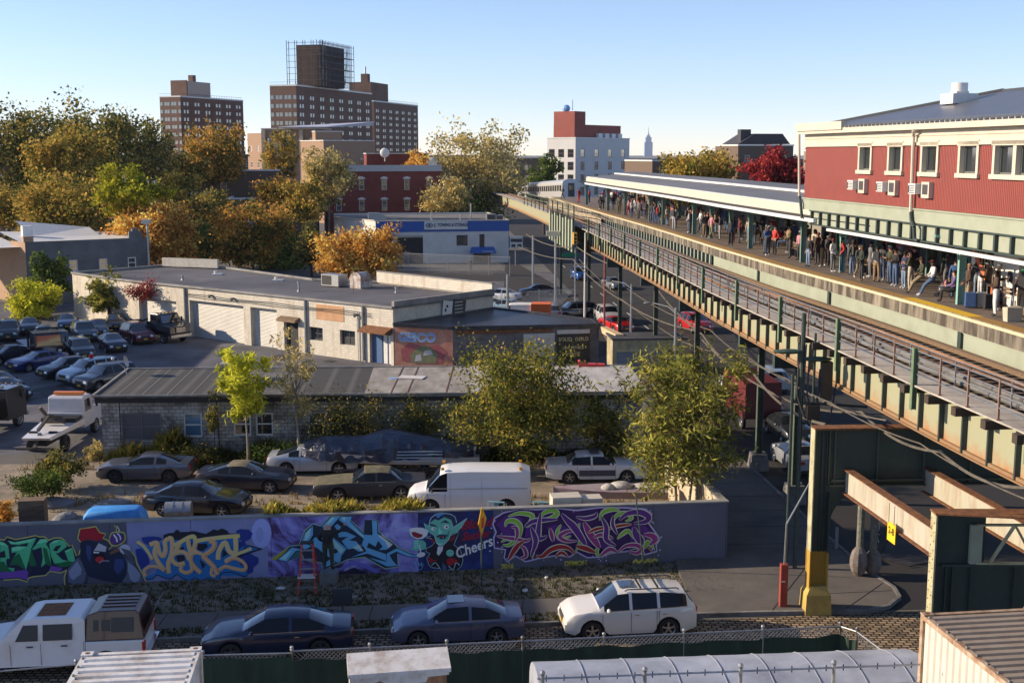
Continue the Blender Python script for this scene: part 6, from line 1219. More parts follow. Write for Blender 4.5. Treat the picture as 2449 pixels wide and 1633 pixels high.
slab([(-2.78, 1.2), (-.95, 1.2), (-1.0, 2.0), (-1.35, 2.12), (-2.5, 2.12), (-2.62, 2.0)], 1.0, BR, 'camper_shell', t, .2)
for s in (1, -1):
    f_ = lambda z: s * (1.0 - .18 * max(0, z - 1.1) + .012)
    for nm, x0, x1, z0, z1, dx in (('side_window', -.55, .35, 1.28, 1.78, 0), ('side_window', .5, 1.2, 1.28, 1.78, -.25), ('shell_window', -2.45, -1.75, 1.45, 1.9, 0), ('shell_window', -1.72, -1.45, 1.5, 1.85, 0), ('shell_window', -1.36, -1.2, 1.5, 1.85, 0)):
        q = MB(); g_ = (.2 if 'shell' in nm else .18); F = lambda z: s * (1.0 - g_ * (z - 1.1) + .012); q.quad((x0, F(z0), z0), (x1, F(z0), z0), (x1 + dx, F(z1), z1), (x0, F(z1), z1)); q.build(nm, pm('tinted_pane', (.02, .022, .03), .3, var=0), t)
    for c in (-1.55, 2.2): wheel(t, c, s * .86, .40, RIMS, s)
    for xx in (.42, 1.35, -.9): q = MB(); q.box(xx - .006, s * 1.004 - .004, .5, xx + .006, s * 1.004 + .004, 1.2); q.build('door_seam', M['black'], t)
    for xx in (-.4, .65): q = MB(); q.box(xx, s * 1.012 - .012, 1.08, xx + .2, s * 1.012 + .012, 1.12); q.build('door_handle', M['dframe'], t)
    q = MB(); q.box(-2.79, s * .92 - .085, .78, -2.7, s * .92 + .09, 1.12); q.build('taillight', MATS['tail_lamp'], t)
for k in range(4): q = MB(); q.box(-2.45, -.55 + k * .3, 2.125, -1.4, -.45 + k * .3, 2.15); q.build('roof_ridge', BR, t)
q = MB(); q.box(-.3, -.5, 1.965, .6, .6, 1.972); q.build('roof_stain', M['rust'], t)
q = MB(); q.hexa([(-2.72, -.75, 1.35), (-2.70, -.75, 1.35), (-2.70, .75, 1.35), (-2.72, .75, 1.35), (-3.1, -.78, 2.1), (-3.08, -.78, 2.1), (-3.08, .78, 2.1), (-3.1, .78, 2.1)]); q.build('open_hatch', BR, t)
q = MB(); q.box(-2.7, -.8, .4, 2.9, .8, .8); q.build('underbody', M['black'], t); q = MB(); q.box(-2.9, -.95, .5, -2.76, .95, .68); q.build('rear_bumper', M['chrome'], t)
# ---- junk yard behind the wall
YG = 'derelict cars in the junk yard'
car('junk_car', 'silver grey fastback coupe parked under the grey framed window', 'car', -18.7, 60.4, 182, 'coupe', paint('gunmetal_paint', (.13, .13, .15), .35, .6), YG, rim=RIMD)
car('junk_car', 'dusty dark coupe with tan dirt on its roof behind the black sedan', 'car', -13.2, 58.6, -4, 'coupe', paint('dusty_black_paint', (.012, .014, .03), .4, .2, .4), YG, roofm=pm('tan_dust', (.20, .17, .11), .9, var=.2, scale=2))
car('junk_car', 'black sedan with chrome window line nearest the mural wall', 'car', -14.6, 54.6, -6, 'sedan', paint('black_paint', (.008, .009, .018)), YG, scale=1.03)
car('junk_car', 'pale silver coupe half hidden behind the dusty dark coupe', 'car', -10.4, 62.0, 2, 'coupe', paint('pale_silver_paint', (.42, .45, .50), .4, .2), YG)
car('junk_car', 'old brown and beige two tone sedan left of the white van', 'car', -6.9, 57.3, 186, 'oldsedan', paint('faded_black_paint', (.03, .028, .03), .6, 0, .1), YG, roofm=pm('mossy_vinyl', (.14, .125, .075), .95, var=.2, scale=3), hoodm=pm('faded_beige_paint', (.36, .31, .22), .7, var=.08, scale=1))
car('junk_car', 'rusty pink bonnet of a wreck poking up behind the weeds', 'car', -8.4, 51.5, 186, 'oldsedan', pm('pink_rust_paint', (.33, .19, .14), .75, var=.15, scale=2, col2=(.22, .08, .04)), YG, scale=.8)
v = car('white_van', 'white cargo van with yellow roof lamps in the middle of the yard', 'van', -2.0, 55.0, 181, 'van', pm('van_white', (.74, .74, .74), .4, var=.02, scale=1, coat=.3), scale=1.0)
for x in (1.2, -2.4): q = MB(); q.box(x - .07, -.75, 2.1, x + .07, -.6, 2.2); q.build('marker_lamp', pm('amber_lens', (.70, .30, .01), .3, var=0), v); q = MB(); q.box(x - .07, .6, 2.1, x + .07, .75, 2.2); q.build('marker_lamp', MATS['amber_lens'], v)
for s in (1, -1):
    q = MB(); q.box(-.6, s*1.003 - .004, .6, -.59, s*1.003 + .004, 1.9); q.box(.85, s*1.003 - .004, .4, .86, s*1.003 + .004, 1.9); q.box(-2.7, s*1.0-.01, 1.28, 1.7, s*1.0 + .012, 1.31); q.build('side_crease', pm('van_shadow_grey', (.3, .3, .32), .5, var=0), v)
pc_ = car('junk_car', 'white and navy police style sedan right of the white van', 'car', 4.3, 60.4, 2, 'boxsedan', pm('police_white_body', (.60, .62, .66), .4, var=0, coat=.3), YG, roofm=pm('police_white', (.60, .62, .66), .4, var=0, coat=.3), hoodm=MATS['police_white'])
q = MB(); q.box(-.35, -.5, 1.45, .1, .5, 1.56); q.build('light_bar', M['dframe'], pc_); q = MB(); 
for s in (1, -1): q.box(-.95, s * .94 - .03, .42, .9, s * .94 + .03, .72)
q.build('dark_door_panel', pm('navy_lower', (.05, .06, .10), .3, var=0), pc_)
# ---- upper lot
UG = 'cars parked in the towing lot'; 
def cxy(u, v): return G(u, v, 0)
row = [((-4, 872), -40, 'coupe', (.01, .02, .05), 'dark car cut off by the left edge of the view in the lot row'), ((66, 888), -38, 'coupe', (.01, .03, .16), 'royal blue coupe in the front row of the lot'), ((140, 905), -40, 'sedan', (.015, .018, .03), 'black sedan between the royal blue coupe and the pale car'), ((192, 918), -40, 'suv', (.38, .45, .50), 'pale blue white crossover with a red roof lamp'), ((232, 934), -36, 'wagon', (.02, .022, .035), 'black crossover closest to the satellite dish roof')]
for (u, v_), hd, kd, col, lab in row:
    x, y = cxy(u, v_); o = car('lot_car', lab, 'car', x + .3, y + 1.2, 180 - 0 + 55 + (hd + 40), kd, paint('lot_paint_%d' % (u + 10), col), UG)
    if 'red roof' in lab: q = MB(); q.ball((-.2, 0, 1.82), .2, .2, .17, 8, 5); q.build('roof_lamp', pm('red_beacon', (.5, .01, .02), .3, var=0), o)
for (u, v_), hd, kd, col, lab in (((180, 862), -62, 'suv', (.012, .02, .025), 'dark green four wheel drive in the second row of the lot'), ((258, 842), -60, 'sedan', (.02, .022, .04), 'dark sedan left of the maroon truck in the lot'), ((318, 822), -55, 'wagon', (.13, .008, .02), 'maroon sport utility beside the black tow cab'), ((225, 805), -70, 'sedan', (.12, .13, .16), 'grey sedan tucked in the back row of the lot'), ((190, 818), -62, 'wagon', (.10, .12, .13), 'silver green wagon behind the dark four wheel drive'), ((150, 790), -70, 'sedan', (.03, .06, .14), 'blue sedan at the back under the small yellow tree'), ((60, 800), -70, 'sedan', (.015, .02, .03), 'dark sedan at the back left of the lot'), ((10, 815), -70, 'wagon', (.05, .06, .07), 'dim grey wagon at the back left corner of the lot'), ((25, 1003), -40, 'sedan', (.01, .012, .02), 'black car with yellow plate at the left edge above the tow trucks'), ((10, 905 + 45), -40, 'sedan', (.01, .01, .02), 'black rear of a car behind the yellow plated car'), ((95, 822), -66, 'sedan', (.10, .11, .13), 'grey sedan third from the back left corner'), ((130, 842), -62, 'suv', (.02, .025, .03), 'black four wheel drive right of the flatbed cab'), ((268, 790), -72, 'sedan', (.04, .05, .07), 'slate sedan at the back beside the garage sapling')):
    x, y = cxy(u, v_)
    if v_ > 940: x, y = cxy(u - 30, 945 + (v_ - 950) * .3)
    car('lot_car', lab, 'car', x, y + 1.2, 360 + hd, kd, paint('lot_paint_%d_%d' % (u, v_), col), UG)
def truck(name, label, x, y, head, cab, rear, bed, conv, box=None, cabover=False, bar=None):
    t = thing(name, label, 'tow truck', (x, y, 0), R(head)); BKM = paint('truck_black', (.012, .013, .016), .3, .1)
    if cabover: slab([(1.2, .6), (3.2, .6), (3.25, 1.4), (3.1, 2.35), (2.9, 2.5), (1.3, 2.5), (1.2, 2.4)], 1.1, cab, 'cab', t, .04)
    else: slab([(.6, .7), (2.0, .7), (3.4, .7), (3.5, .9), (3.45, 1.5), (2.2, 1.72), (1.85, 2.45), (1.7, 2.52), (.7, 2.52), (.6, 2.4)], 1.08, cab, 'cab', t, .05)
    wx0, wx1, wz = (3.26, 3.13, 2.3) if cabover else (2.22, 1.9, 2.38)
    q = MB(); q.quad((wx0 + .02, -.92, 1.5 if cabover else 1.75), (wx0 + .02, .92, 1.5 if cabover else 1.75), (wx1 + .03, .88, wz), (wx1 + .03, -.88, wz)); q.build('windshield', M['carglass'], t)
    for s in (1, -1):
        q = MB(); a = (1.5, 2.85) if cabover else (.85, 1.75); q.quad((a[0], s * 1.065, 1.6), (a[1], s * 1.065, 1.6), (a[1] - .1, s * 1.045, 2.3), (a[0], s * 1.045, 2.3)); q.build('side_window', M['carglass'], t)
        q = MB(); q.box(wx0 - .25, s * 1.3 - .06, 1.7, wx0 - .17, s * 1.3 + .06, 2.15); q.bar((wx0 - .2, s * 1.0, 1.9), (wx0 - .2, s * 1.3, 1.9), .03, .03); q.build('mirror', M['black'], t)
        wheel(t, 2.45, s * .95, .46, RIMS, s, .26); wheel(t, -2.2, s * .95, .46, RIMD, s, .3)
        q = MB(); q.ball((3.42 if not cabover else 3.22, s * .8, 1.05), .07, .16, .11, 8, 6); q.build('headlight', MATS['headlamp'], t)
    q = MB(); q.box(3.47 if not cabover else 3.24, -.5, .95, 3.56 if not cabover else 3.3, .5, 1.45)
    for k in range(5): q.box(3.565 if not cabover else 3.305, -.48, 1.0 + k * .09, 3.58 if not cabover else 3.32, .48, 1.03 + k * .09, 1)
    q.build('grille', [M['dframe'], M['chrome']], t); q = MB(); q.box(3.45 if not cabover else 3.2, -1.1, .55, 3.65 if not cabover else 3.4, 1.1, .8); q.build('bumper', M['chrome'] if not cabover else M['steel'], t)
    q = MB(); q.box(-3.6, -.5, .6, 3.2, .5, .85); q.build('chassis', M['black'], t)
    if bed: bed(t)
    if bar:
        q = MB(); q.box(1.0, -.85, 2.56, 1.35, .85, 2.72); q.build('light_bar', bar, t)
    for k in range(5): q = MB(); q.ball((1.7 if not cabover else 2.9, -.8 + k * .4, 2.56), .05, nu=6, nv=4); q.build('marker_lamp', MATS['amber_lens'], t)
    return t
def flatbed(t):
    q = MB(); q.box(-4.0, -1.2, 1.0, .9, 1.2, 1.12); q.build('flat_bed', pm('grey_bed', (.40, .41, .46), .5, .3, var=.05, scale=.6), t); q = MB(); q.box(.8, -1.2, 1.1, .92, -1.05, 2.5); q.box(.8, 1.05, 1.1, .92, 1.2, 2.5); q.box(.8, -1.2, 2.5, .92, 1.2, 2.62); q.build('headache_rack', M['black'], t)
def wrecker(t):
    q = MB(); q.hexa([(-3.7, -.8, .95), (.4, -1.15, .95), (.4, 1.15, .95), (-3.7, .8, .95), (-3.9, -.75, 1.12), (.4, -1.15, 1.3), (.4, 1.15, 1.3), (-3.9, .75, 1.12)]); q.build('wrecker_body', PW, t)
    for s in (1, -1): q = MB(); q.box(-2.9, s*.55 - .22, 1.16, -2.7, s*.55 + .22, 1.25); q.build('slot', M['black'], t)
    q = MB(); q.box(-.6, -1.0, 1.28, .35, 1.0, 1.5); q.box(.4, -1.05, 1.45, .56, 1.05, 1.6, 1); q.build('tool_box', [M['black'], PW], t)
    q = MB(); q.bar((-.3, 0, 1.4), (-1.9, 0, 1.9), .22, .25); q.bar((-1.9, 0, 1.9), (-3.0, .2, 1.35), .14, .16); q.bar((-.5, .6, 1.5), (-.9, .9, 2.2), .16, .16); q.tube((-1.2, -.6, 1.5), (-1.2, .6, 1.5), .16, n=8); q.bar((-3.2, 0, 1.2), (-4.1, 0, .6), .2, .12); q.bar((-4.0, -1.0, .55), (-4.0, 1.0, .55), .16, .12); q.build('tow_boom', pm('greasy_steel', (.10, .09, .08), .6, .4, var=.3, scale=5), t)
def bareframe(t):
    q = MB(); q.box(-3.4, -.9, .9, .4, .9, 1.1); q.box(-.3, -.8, 1.1, .3, .8, 1.7); q.bar((-2.8, -.6, 1.1), (-.4, -.6, 1.9), .15, .15); q.tube((-3.2, -.7, 1.3), (-3.2, .7, 1.3), .25, n=8); q.build('tow_gear', pm('dark_tow_gear', (.05, .05, .055), .6, var=.2), t)
x, y = cxy(150, 1040); truck('tow_truck', 'white wrecker with orange light bar seen from behind at the lower left', -26.0, 68.6, 89, pm('white_cab_paint', (.60, .60, .62), .35, var=.03, coat=.4), None, wrecker, 0, bar=pm('orange_light_bar', (.75, .22, .04), .35, var=.1, scale=9))
truck('tow_truck', 'black tow truck cut off by the left edge beside the white wrecker', -31.6, 70.4, 80, paint('cab_black', (.010, .011, .013)), None, bareframe, 0, cabover=True, bar=pm('silver_top', (.3, .32, .34), .4, .4, var=0))
x, y = cxy(110, 856); truck('tow_truck', 'black flatbed truck with empty grey bed in the towing lot', -38.3, 97.4, -58, paint('cab_black2', (.012, .014, .017)), None, flatbed, 0, cabover=True)
x, y = cxy(405, 812); truck('tow_truck', 'dark bonneted tow truck with chrome grille beside the roller door', -31.9, 107.6, -38, paint('cab_black3', (.010, .012, .022)), None, bareframe, 0)
# ---- avenue traffic
AG = 'vehicles on the avenue under the railway'
for lab, x, y, hd, kd, col in (('bright red coupe with lifted bonnet beside the lamp post on the avenue', 9.8, 113.0, -70, 'coupe', (.50, .012, .015)), ('white wagon with roof rack parked just behind the red coupe', 9.4, 118.6, -80, 'wagon', (.55, .56, .58)), ('dark grey crossover left of the white wagon on the avenue', 6.3, 121.5, 200, 'wagon', (.06, .065, .08)), ('white pickup like wagon parked near the orange truck', 3.9, 121, 95, 'wagon', (.5, .5, .5)), ('blue grey hatchback partly hidden behind the railway girder', 17.2, 113, -75, 'suv', (.06, .09, .16)), ('silver sedan far down the avenue under the track', 12.5, 149, -75, 'sedan', (.2, .22, .26)), ('white car with open bonnet parked by the towing yard fence', -1.2, 136.5, 150, 'sedan', (.5, .52, .56)), ('dark blue car behind the open bonneted white car', 3.0, 141, 190, 'sedan', (.02, .03, .07)), ('light blue car low behind the garage corner', -.6, 126.5, 150, 'sedan', (.18, .28, .36)), ('bright blue car between the far columns', 9.0, 160, -80, 'suv', (.02, .10, .35)), ('silver sedan under the railway just past the leafy tree', 15.2, 62.8, 96, 'sedan', (.30, .32, .36)), ('pale blue car behind the green column by the red awning', 18.2, 84.5, 96, 'suv', (.30, .36, .42)), ('dark car with yellow plate standing between the first green columns', 16.2, 69.5, 276, 'sedan', (.03, .035, .04))):
    car('avenue_car', lab, 'car', x, y, hd, kd, paint('avenue_%d' % int(y * 10), col, .35, .2), AG)
t = car('orange_truck', 'white cab truck with orange tail panels beside the garage corner', 'truck', .9, 117.2, 176, 'van', M['white'], AG)
q = MB(); q.box(-2.9, -1.02, .7, -1.0, 1.02, 2.14); q.build('orange_panel', pm('orange_paint', (.75, .15, .03), .5, var=.05), t)
# ---- boats and junk
t = thing('covered_boat', 'long boat on a trailer under a wrinkled dark blue tarpaulin', 'boat', (-6.2, 61.6, 0), R(2))
TP = pm('navy_tarp', (.012, .02, .05), .32, var=.2, scale=1.5, bump=1., bscale=5, spec=.8); 
n = 30; rg = []
for i in range(n + 1):
    u = i / n; x = -4.6 + 8.8 * u; zt_ = float(np.interp(u, [0, .12, .35, .48, .62, .85, 1], [1.7, 2.0, 2.0, 2.35, 2.15, 1.75, 1.35])); hw_ = float(np.interp(u, [0, .1, .5, .9, 1], [.35, .85, 1.2, 1.1, .9])); dr = float(np.interp(u, [0, .2, .5, .8, 1], [1.0, .85, .9, 1.15, 1.0]))
    j = lambda k: .07 * math.sin(i * 2.6 + k * 2.3) + .05 * math.sin(i * 1.1 + k)
    rg.append([(x, -hw_ - .05 + j(1), dr + j(2)), (x, -hw_ * 1.02 + j(3), (dr + zt_) / 2), (x, -hw_ * .85, zt_ - .28 + j(4)), (x, -hw_ * .4, zt_ - .06 + j(5) * .5), (x, 0, zt_), (x, hw_ * .4, zt_ - .06 + j(6) * .5), (x, hw_ * .85, zt_ - .28 + j(7)), (x, hw_ * 1.02, (dr + zt_) / 2), (x, hw_ + .05, dr)])
q = MB(); q.loft(rg, closed=False, caps=False); q.poly(rg[0]); q.poly(rg[-1]); q.build('tarpaulin', TP, t, smooth=14)
hull = []
for i in range(13):
    u = i / 12; x = -4.7 + 9.2 * u; w_ = 1.15 * min(1, (u + .05) * 3) ** .6; hull.append([(x, -w_, 1.1 + .35 * (1 - u) ** 2), (x, -w_ * .8, .65 + .4 * (1 - u) ** 3), (x, 0, .42 + .6 * (1 - u) ** 3), (x, w_ * .8, .65 + .4 * (1 - u) ** 3), (x, w_, 1.1 + .35 * (1 - u) ** 2)])
q = MB(); q.loft(hull, closed=False, caps=False); q.poly(hull[-1]); q.build('hull', pm('white_hull', (.45, .47, .5), .3, var=.05, coat=.3), t, smooth=40)
q = MB(); q.box(-3, -.9, .35, 4.2, -.8, .45); q.box(-3, .8, .35, 4.2, .9, .45); q.bar((-3, 0, .4), (-6, 0, .45), .1, .1); q.build('trailer', M['dframe'], t)
for s in (1, -1): wheel(t, 1.6, s * 1.05, .32, RIMD, s)
for k in range(4): q = MB(); q.box(.2 + k*.03, -1.32, .95 + k * .16, 2.6, -1.28, 1.0 + k * .16); q.build('hull_stripe', pm('ice_blue_stripe', (.30, .42, .55), .4, var=0), t)
q = MB(); q.hexa([(4.3, -.2, 1.0), (4.9, -.2, 1.0), (4.9, .2, 1.0), (4.3, .2, 1.0), (4.4, -.22, 1.9), (5.2, -.22, 1.8), (5.2, .22, 1.8), (4.4, .22, 1.9)]); q.box(4.5, -.06, .4, 4.7, .06, 1.0); q.build('outboard_motor', [M['black']], t, bevel=.05)
t = thing('wrecked_skiff', 'faded purple skiff heaped with white cloth near the right end of the wall', 'boat', (4.6, 54.0, .35), R(178))
hull = []
for i in range(11):
    u = i / 10; x = -2.5 + 5.2 * u; w_ = .75 * (1 - max(0, (u - .45) / .55) ** 1.6) + .02; hull.append([(x, -w_, 1.0), (x, -w_ * .7, .62), (x, 0, .5), (x, w_ * .7, .62), (x, w_, 1.0), (x, w_ * .5, 1.06), (x, -w_ * .5, 1.06)])
q = MB(); q.loft(hull); q.build('hull', pm('faded_purple', (.20, .13, .17), .7, var=.15, scale=1.5, col2=(.3, .26, .26)), t, smooth=40)
q = MB(); q.ball((-.4, .1, 1.12), .55, .4, .2, 10, 6); q.ball((.2, .3, 1.05), .35, .3, .22, 9, 6); q.ball((-1.7, 0, 1.1), .8, .5, .12, 10, 5); q.build('crumpled_cloth', pm('dirty_cloth', (.5, .47, .42), .9, var=.2, scale=3, bump=.6), t, smooth=60)
q = MB(); q.box(-1.6, -.3, -.34, -1.4, .3, .52); q.box(1.2, -.3, -.34, 1.4, .3, .55); q.build('cradle', M['wood'], t)
def junk(name, lab, cat, x, y, rz, mk, mats, sm=None, z=0.): q = MB(); mk(q); return tag(q.build(name, mats, loc=(x, y, z), rotz=R(rz), smooth=sm), lab, cat)
x, y = cxy(275, 1245); junk('plastic_tub', 'upturned bright blue plastic tub with white rim behind the wall', 'tub', -17.6, 52.0, 6, lambda q: q.loft([[(a * sx, b_ * sy, z) for a, b_ in ((-1, -1), (1, -1), (1.1, 0), (1, 1), (-1, 1), (-1.1, 0))] for z, sx, sy in ((.0, 1.35, .62), (.5, 1.25, .58), (.8, 1.05, .45), (.86, .9, .35))]), pm('bright_blue_plastic', (.06, .30, .75), .4, var=.1, scale=2), 40, .15)
junk('metal_barrel', 'grey steel barrel lying on its side next to the blue tub', 'barrel', -14.9, 52.3, 6, lambda q: q.tube((-.55, 0, .75), (.6, 0, .75), .42, n=14).tube((-.2, 0, .75), (-.16, 0, .75), .44, n=14).tube((.2, 0, .75), (.24, 0, .75), .44, n=14).box(-.4, -.3, 0, .5, .3, .35), [M['steel']], 40)
for i, (x, lab) in enumerate(((-.9, 'pale blue plastic chair left of its twin by the white van'), (1.0, 'pale blue plastic chair right of its twin by the white van'))):
    t = thing('plastic_chair', lab, 'chair', (x + .3, 49.6, .95), R(170)); cm = pm('pale_blue_plastic', (.22, .42, .48), .5, var=0)
    q = MB(); q.box(-.3, -.28, .4, .3, .28, .45); q.build('seat', cm, t); q = MB(); q.path([(-.3, .27, .42), (-.34, .34, 1.1), (.34, .34, 1.1), (.3, .27, .42)], .035, 6); q.box(-.1, .29, .5, .1, .33, 1.08); q.build('backrest', cm, t)
    for a in (-.27, .27):
        for b_ in (-.25, .25): q = MB(); q.tube((a, b_, .4), (a * 1.15, b_ * 1.15, 0), .03, n=6); q.build('leg', cm, t)
junk('pallet_stack', 'pile of pallets and boards the plastic chairs stand on', 'pallets', .3, 49.7, 6, lambda q: [q.box(-1.9, -.7, k * .16, 1.9, .7, k * .16 + .12) for k in range(6)], M['wood'])
junk('cardboard_slabs', 'two beige flat slabs against the back of the wall top', 'slabs', 2.5, 48.4, 8, lambda q: q.box(-.9, -.4, 0, .3, .4, 2.62).box(.35, -.3, 0, 1.2, .4, 2.5), M['cream'])
junk('black_rubbish_bags', 'black plastic rubbish bag torn open on the yard gravel', 'rubbish bag', -18.3, 51.5, 0, lambda q: q.ball((0, 0, .25), .4, .3, .3, 9, 6).ball((.4, .1, .18), .3, .22, .2, 8, 5), M['rubber'], 60)
junk('log', 'short pale log lying on the gravel by the black sedan', 'log', -15.9, 56.0, 5, lambda q: q.tube((-.8, 0, .16), (.8, 0, .16), .16, .13, 10), pm('bare_log', (.42, .27, .13), .8, var=.1), 40)
for i, (x, y, s_, lab) in enumerate(((-22.0, 55.8, 1.4, 'large flat grey rock slab at the left of the yard'), (-19.0, 55.6, 1.0, 'smaller grey rock slab right of the large one'), (-20.4, 53.4, .8, 'low grey stone in front of the rock slabs'))):
    junk('rock_slab', lab, 'rock', x, y, i * 40, lambda q: q.ball((0, 0, .05), s_, s_ * .6, .28, 9, 5), pm('grey_rock', (.20, .20, .21), .9, var=.15, scale=1.5, bump=.5), 25)
junk('wooden_crate', 'weathered wooden crate at the far left behind the wall', 'crate', -19.4, 47.5, 8, lambda q: q.box(-.5, -.3, 0, .5, .3, 2.7).box(-.53, -.33, 2.3, .53, -.301, 2.4), M['wood'])
# ============================================================ trees
FOL = {
 'olive': foliage('olive_leaves', [(.068, .079, .023), (.227, .216, .046), (.501, .342, .068), (.683, .433, .114)], .35),
 'darkolive': foliage('dark_olive_leaves', [(.046, .058, .023), (.125, .137, .042), (.273, .251, .068), (.501, .342, .091)], .35),
 'orange': foliage('orange_leaves', [(.227, .114, .027), (.592, .273, .057), (.800, .455, .114), (.800, .683, .182)], .45),
 'orangegreen': foliage('orange_green_leaves', [(.068, .091, .023), (.205, .205, .046), (.637, .319, .068), (.800, .455, .114)], .25),
 'lime': foliage('lime_leaves', [(.13, .15, .02), (.33, .33, .03), (.62, .55, .05)], .5),
 'yellow': foliage('yellow_green_leaves', [(.205, .251, .034), (.546, .524, .057), (.800, .800, .068)], .9),
 'green': foliage('dark_green_leaves', [(.034, .068, .023), (.091, .137, .034), (.227, .273, .057)], .5),
 'ail': foliage('soft_green_leaves', [(.16, .11, .05), (.12, .15, .035), (.30, .30, .06), (.56, .50, .11)], .8),
 'yard': foliage('yard_tree_leaves', [(.05, .07, .02), (.13, .15, .035), (.27, .26, .05), (.48, .36, .08)], .7),
 'maroon': foliage('maroon_leaves', [(.114, .018, .027), (.319, .034, .046), (.546, .091, .068)], .6),
 'pale': foliage('pale_tan_leaves', [(.227, .205, .091), (.501, .410, .160), (.800, .615, .227)], .5),
}
BARK = {'grey': pm('pale_bark', (.30, .27, .22), .9, var=.15, scale=2, col2=(.14, .12, .1)), 'dark': pm('dark_bark', (.06, .05, .04), .9, var=.2, scale=3)}
def mk_tree(seed, H, ch, rx, ry, n_limb, n_leaf, leaf, shape='round', frond=False, bare=.0, up=.55, tr=.22, spread=.11, stems=1):
    """trunk mesh + crown mesh: branches reach out into the crown's volume and carry clusters of leaves"""
    r = random.Random(seed); T_ = MB(); tips = []; cz = H - ch / 2; rz = ch / 2
    def inside():
        while True:
            p = Vector((r.uniform(-1, 1), r.uniform(-1, 1), r.uniform(-1, 1)))
            th_ = math.atan2(p.y, p.x); lob = .66 + .34 * math.sin(2.1 * th_ + seed) * math.cos(2.7 * p.z + seed * .7)
            p = p * min(1, lob + .18)
            if .3 < p.length < 1 and (shape != 'vase' or math.hypot(p.x, p.y) < .55 + .45 * (p.z + 1) / 2) and (shape != 'cone' or math.hypot(p.x, p.y) < .15 + .8 * (1 - p.z) / 2): return p
    for s_ in range(stems):
        bx, by = (r.uniform(-.5, .5) * rx * .5, r.uniform(-.4, .4)) if stems > 1 else (0, 0)
        base = Vector((bx, by, 0)); th = (H - ch) * r.uniform(.9, 1.15) + ch * .18; fork = Vector((bx * 1.4 + r.uniform(-.2, .2), by, th)); mid = (base + fork) / 2 + Vector((r.uniform(-.1, .1) * tr * 6, 0, 0))
        T_.tube(base, mid, tr * 1.1, tr * .85, 8, caps=False); T_.tube(mid, fork, tr * .85, tr * .6, 8, caps=False)
        for i in range(n_limb // stems):
            d = inside(); tgt = Vector((d.x * rx, d.y * ry, cz + d.z * rz)); st_ = fork.lerp(Vector((fork.x * .6, fork.y * .6, cz)), r.random() * up)
            m1 = st_.lerp(tgt, .5) + Vector((0, 0, -.06 * (tgt - st_).length)) + Vector((r.uniform(-1, 1), r.uniform(-1, 1), 0)) * .05 * rx
            if st_.z > fork.z + .3: T_.tube(fork, st_, tr * .5, tr * .32, 5, caps=False)
            T_.tube(st_, m1, tr * .30, tr * .18, 5, caps=False); T_.tube(m1, tgt, tr * .18, tr * .05, 4, caps=False)
            for k in range(4):
                q = m1.lerp(tgt, r.uniform(.05, 1)); e = q + Vector((r.gauss(0, 1), r.gauss(0, 1), r.gauss(.2, .7))) * .17 * rx
                T_.tube(q, e, tr * .08, tr * .025, 3, caps=False); tips.append((q, e)); 
            tips.append((m1.lerp(tgt, .6), tgt))
    rng = np.random.default_rng(seed); nt_ = len(tips); live = [t for t in tips if r.random() > bare] or tips
    A = np.array([t[0] for t in live]); B_ = np.array([t[1] for t in live]); wt = rng.random(len(live)) ** 1.2 + .15; wt /= wt.sum()
    ix = rng.choice(len(live), n_leaf, p=wt); u = rng.random((n_leaf, 1)) ** .7
    c = A[ix] * (1 - u) + B_[ix] * u + rng.normal(0, spread * rx * .72, (n_leaf, 3)) * np.array([1, 1, .8])
    a = rng.normal(0, 1, (n_leaf, 3)); 
    if frond: a[:, 2] = -abs(a[:, 2]) * .7 - .15
    a /= np.linalg.norm(a, axis=1)[:, None]; b = np.cross(a, rng.normal(0, 1, (n_leaf, 3))); b /= np.linalg.norm(b, axis=1)[:, None]
    sz = leaf * rng.uniform(.4, 1.5, (n_leaf, 1)); la, lb = (1.0, .26) if frond else (.62, .42)
    V = np.stack([c - a * sz * la, c + b * sz * lb, c + a * sz * la, c - b * sz * lb], 1).reshape(-1, 3)
    me = bpy.data.meshes.new('crown'); n4 = n_leaf * 4; me.vertices.add(n4); me.vertices.foreach_set('co', V.astype(np.float32).ravel()); me.loops.add(n4); me.loops.foreach_set('vertex_index', np.arange(n4, dtype=np.int32)); me.polygons.add(n_leaf); me.polygons.foreach_set('loop_start', np.arange(0, n4, 4, dtype=np.int32)); me.update(calc_edges=True)
    return T_, me
PROTO = {}
def tree(name, label, u, v_top, v_bot, width, D, kind, bark='grey', proto=None, base_z=0., rz=0, grp=None, zlow=None, cat='tree', **k):
    """crown spans (display px) width wide, v_top..v_bot at distance D"""
    f = 2449 / 2352; width *= 1.16 if D > 110 else 1.0; p1 = AT(u * f, v_top * f, D); p2 = AT(u * f, v_bot * f, D); W_ = width * f * D / FPX
    key = proto or name + label
    if key not in PROTO: PROTO[key] = mk_tree(hash_(key), p1.z - base_z, p1.z - p2.z, W_ / 2, W_ / 2 * k.pop('flat', .9), **k) + (p1.z - base_z, p1.z - p2.z, W_)
    T_, me, h0, c0, w0 = PROTO[key]
    t = thing(name, label, cat, (p1.x, D, base_z), rz, grp); s = (W_ / w0, W_ / w0, (p1.z - base_z) / h0); t.scale = s
    T_.build('trunk', BARK[bark], t, smooth=60)
    me2 = me.copy(); me2.materials.append(FOL[kind]); link('crown', me2, t); return t
def hash_(s): 
    h = 7
    for ch in s: h = (h * 31 + ord(ch)) % 100003
    return h
BGT = 'autumn trees beyond the towing lot'
BIG = dict(n_limb=46, n_leaf=9000, leaf=.42, spread=.12)
tree('plane_tree', 'tallest dark plane tree at the left with sky showing through its top', 190, 206, 440, 330, 205, 'darkolive', grp=BGT, n_limb=60, n_leaf=17000, leaf=.42, spread=.10)
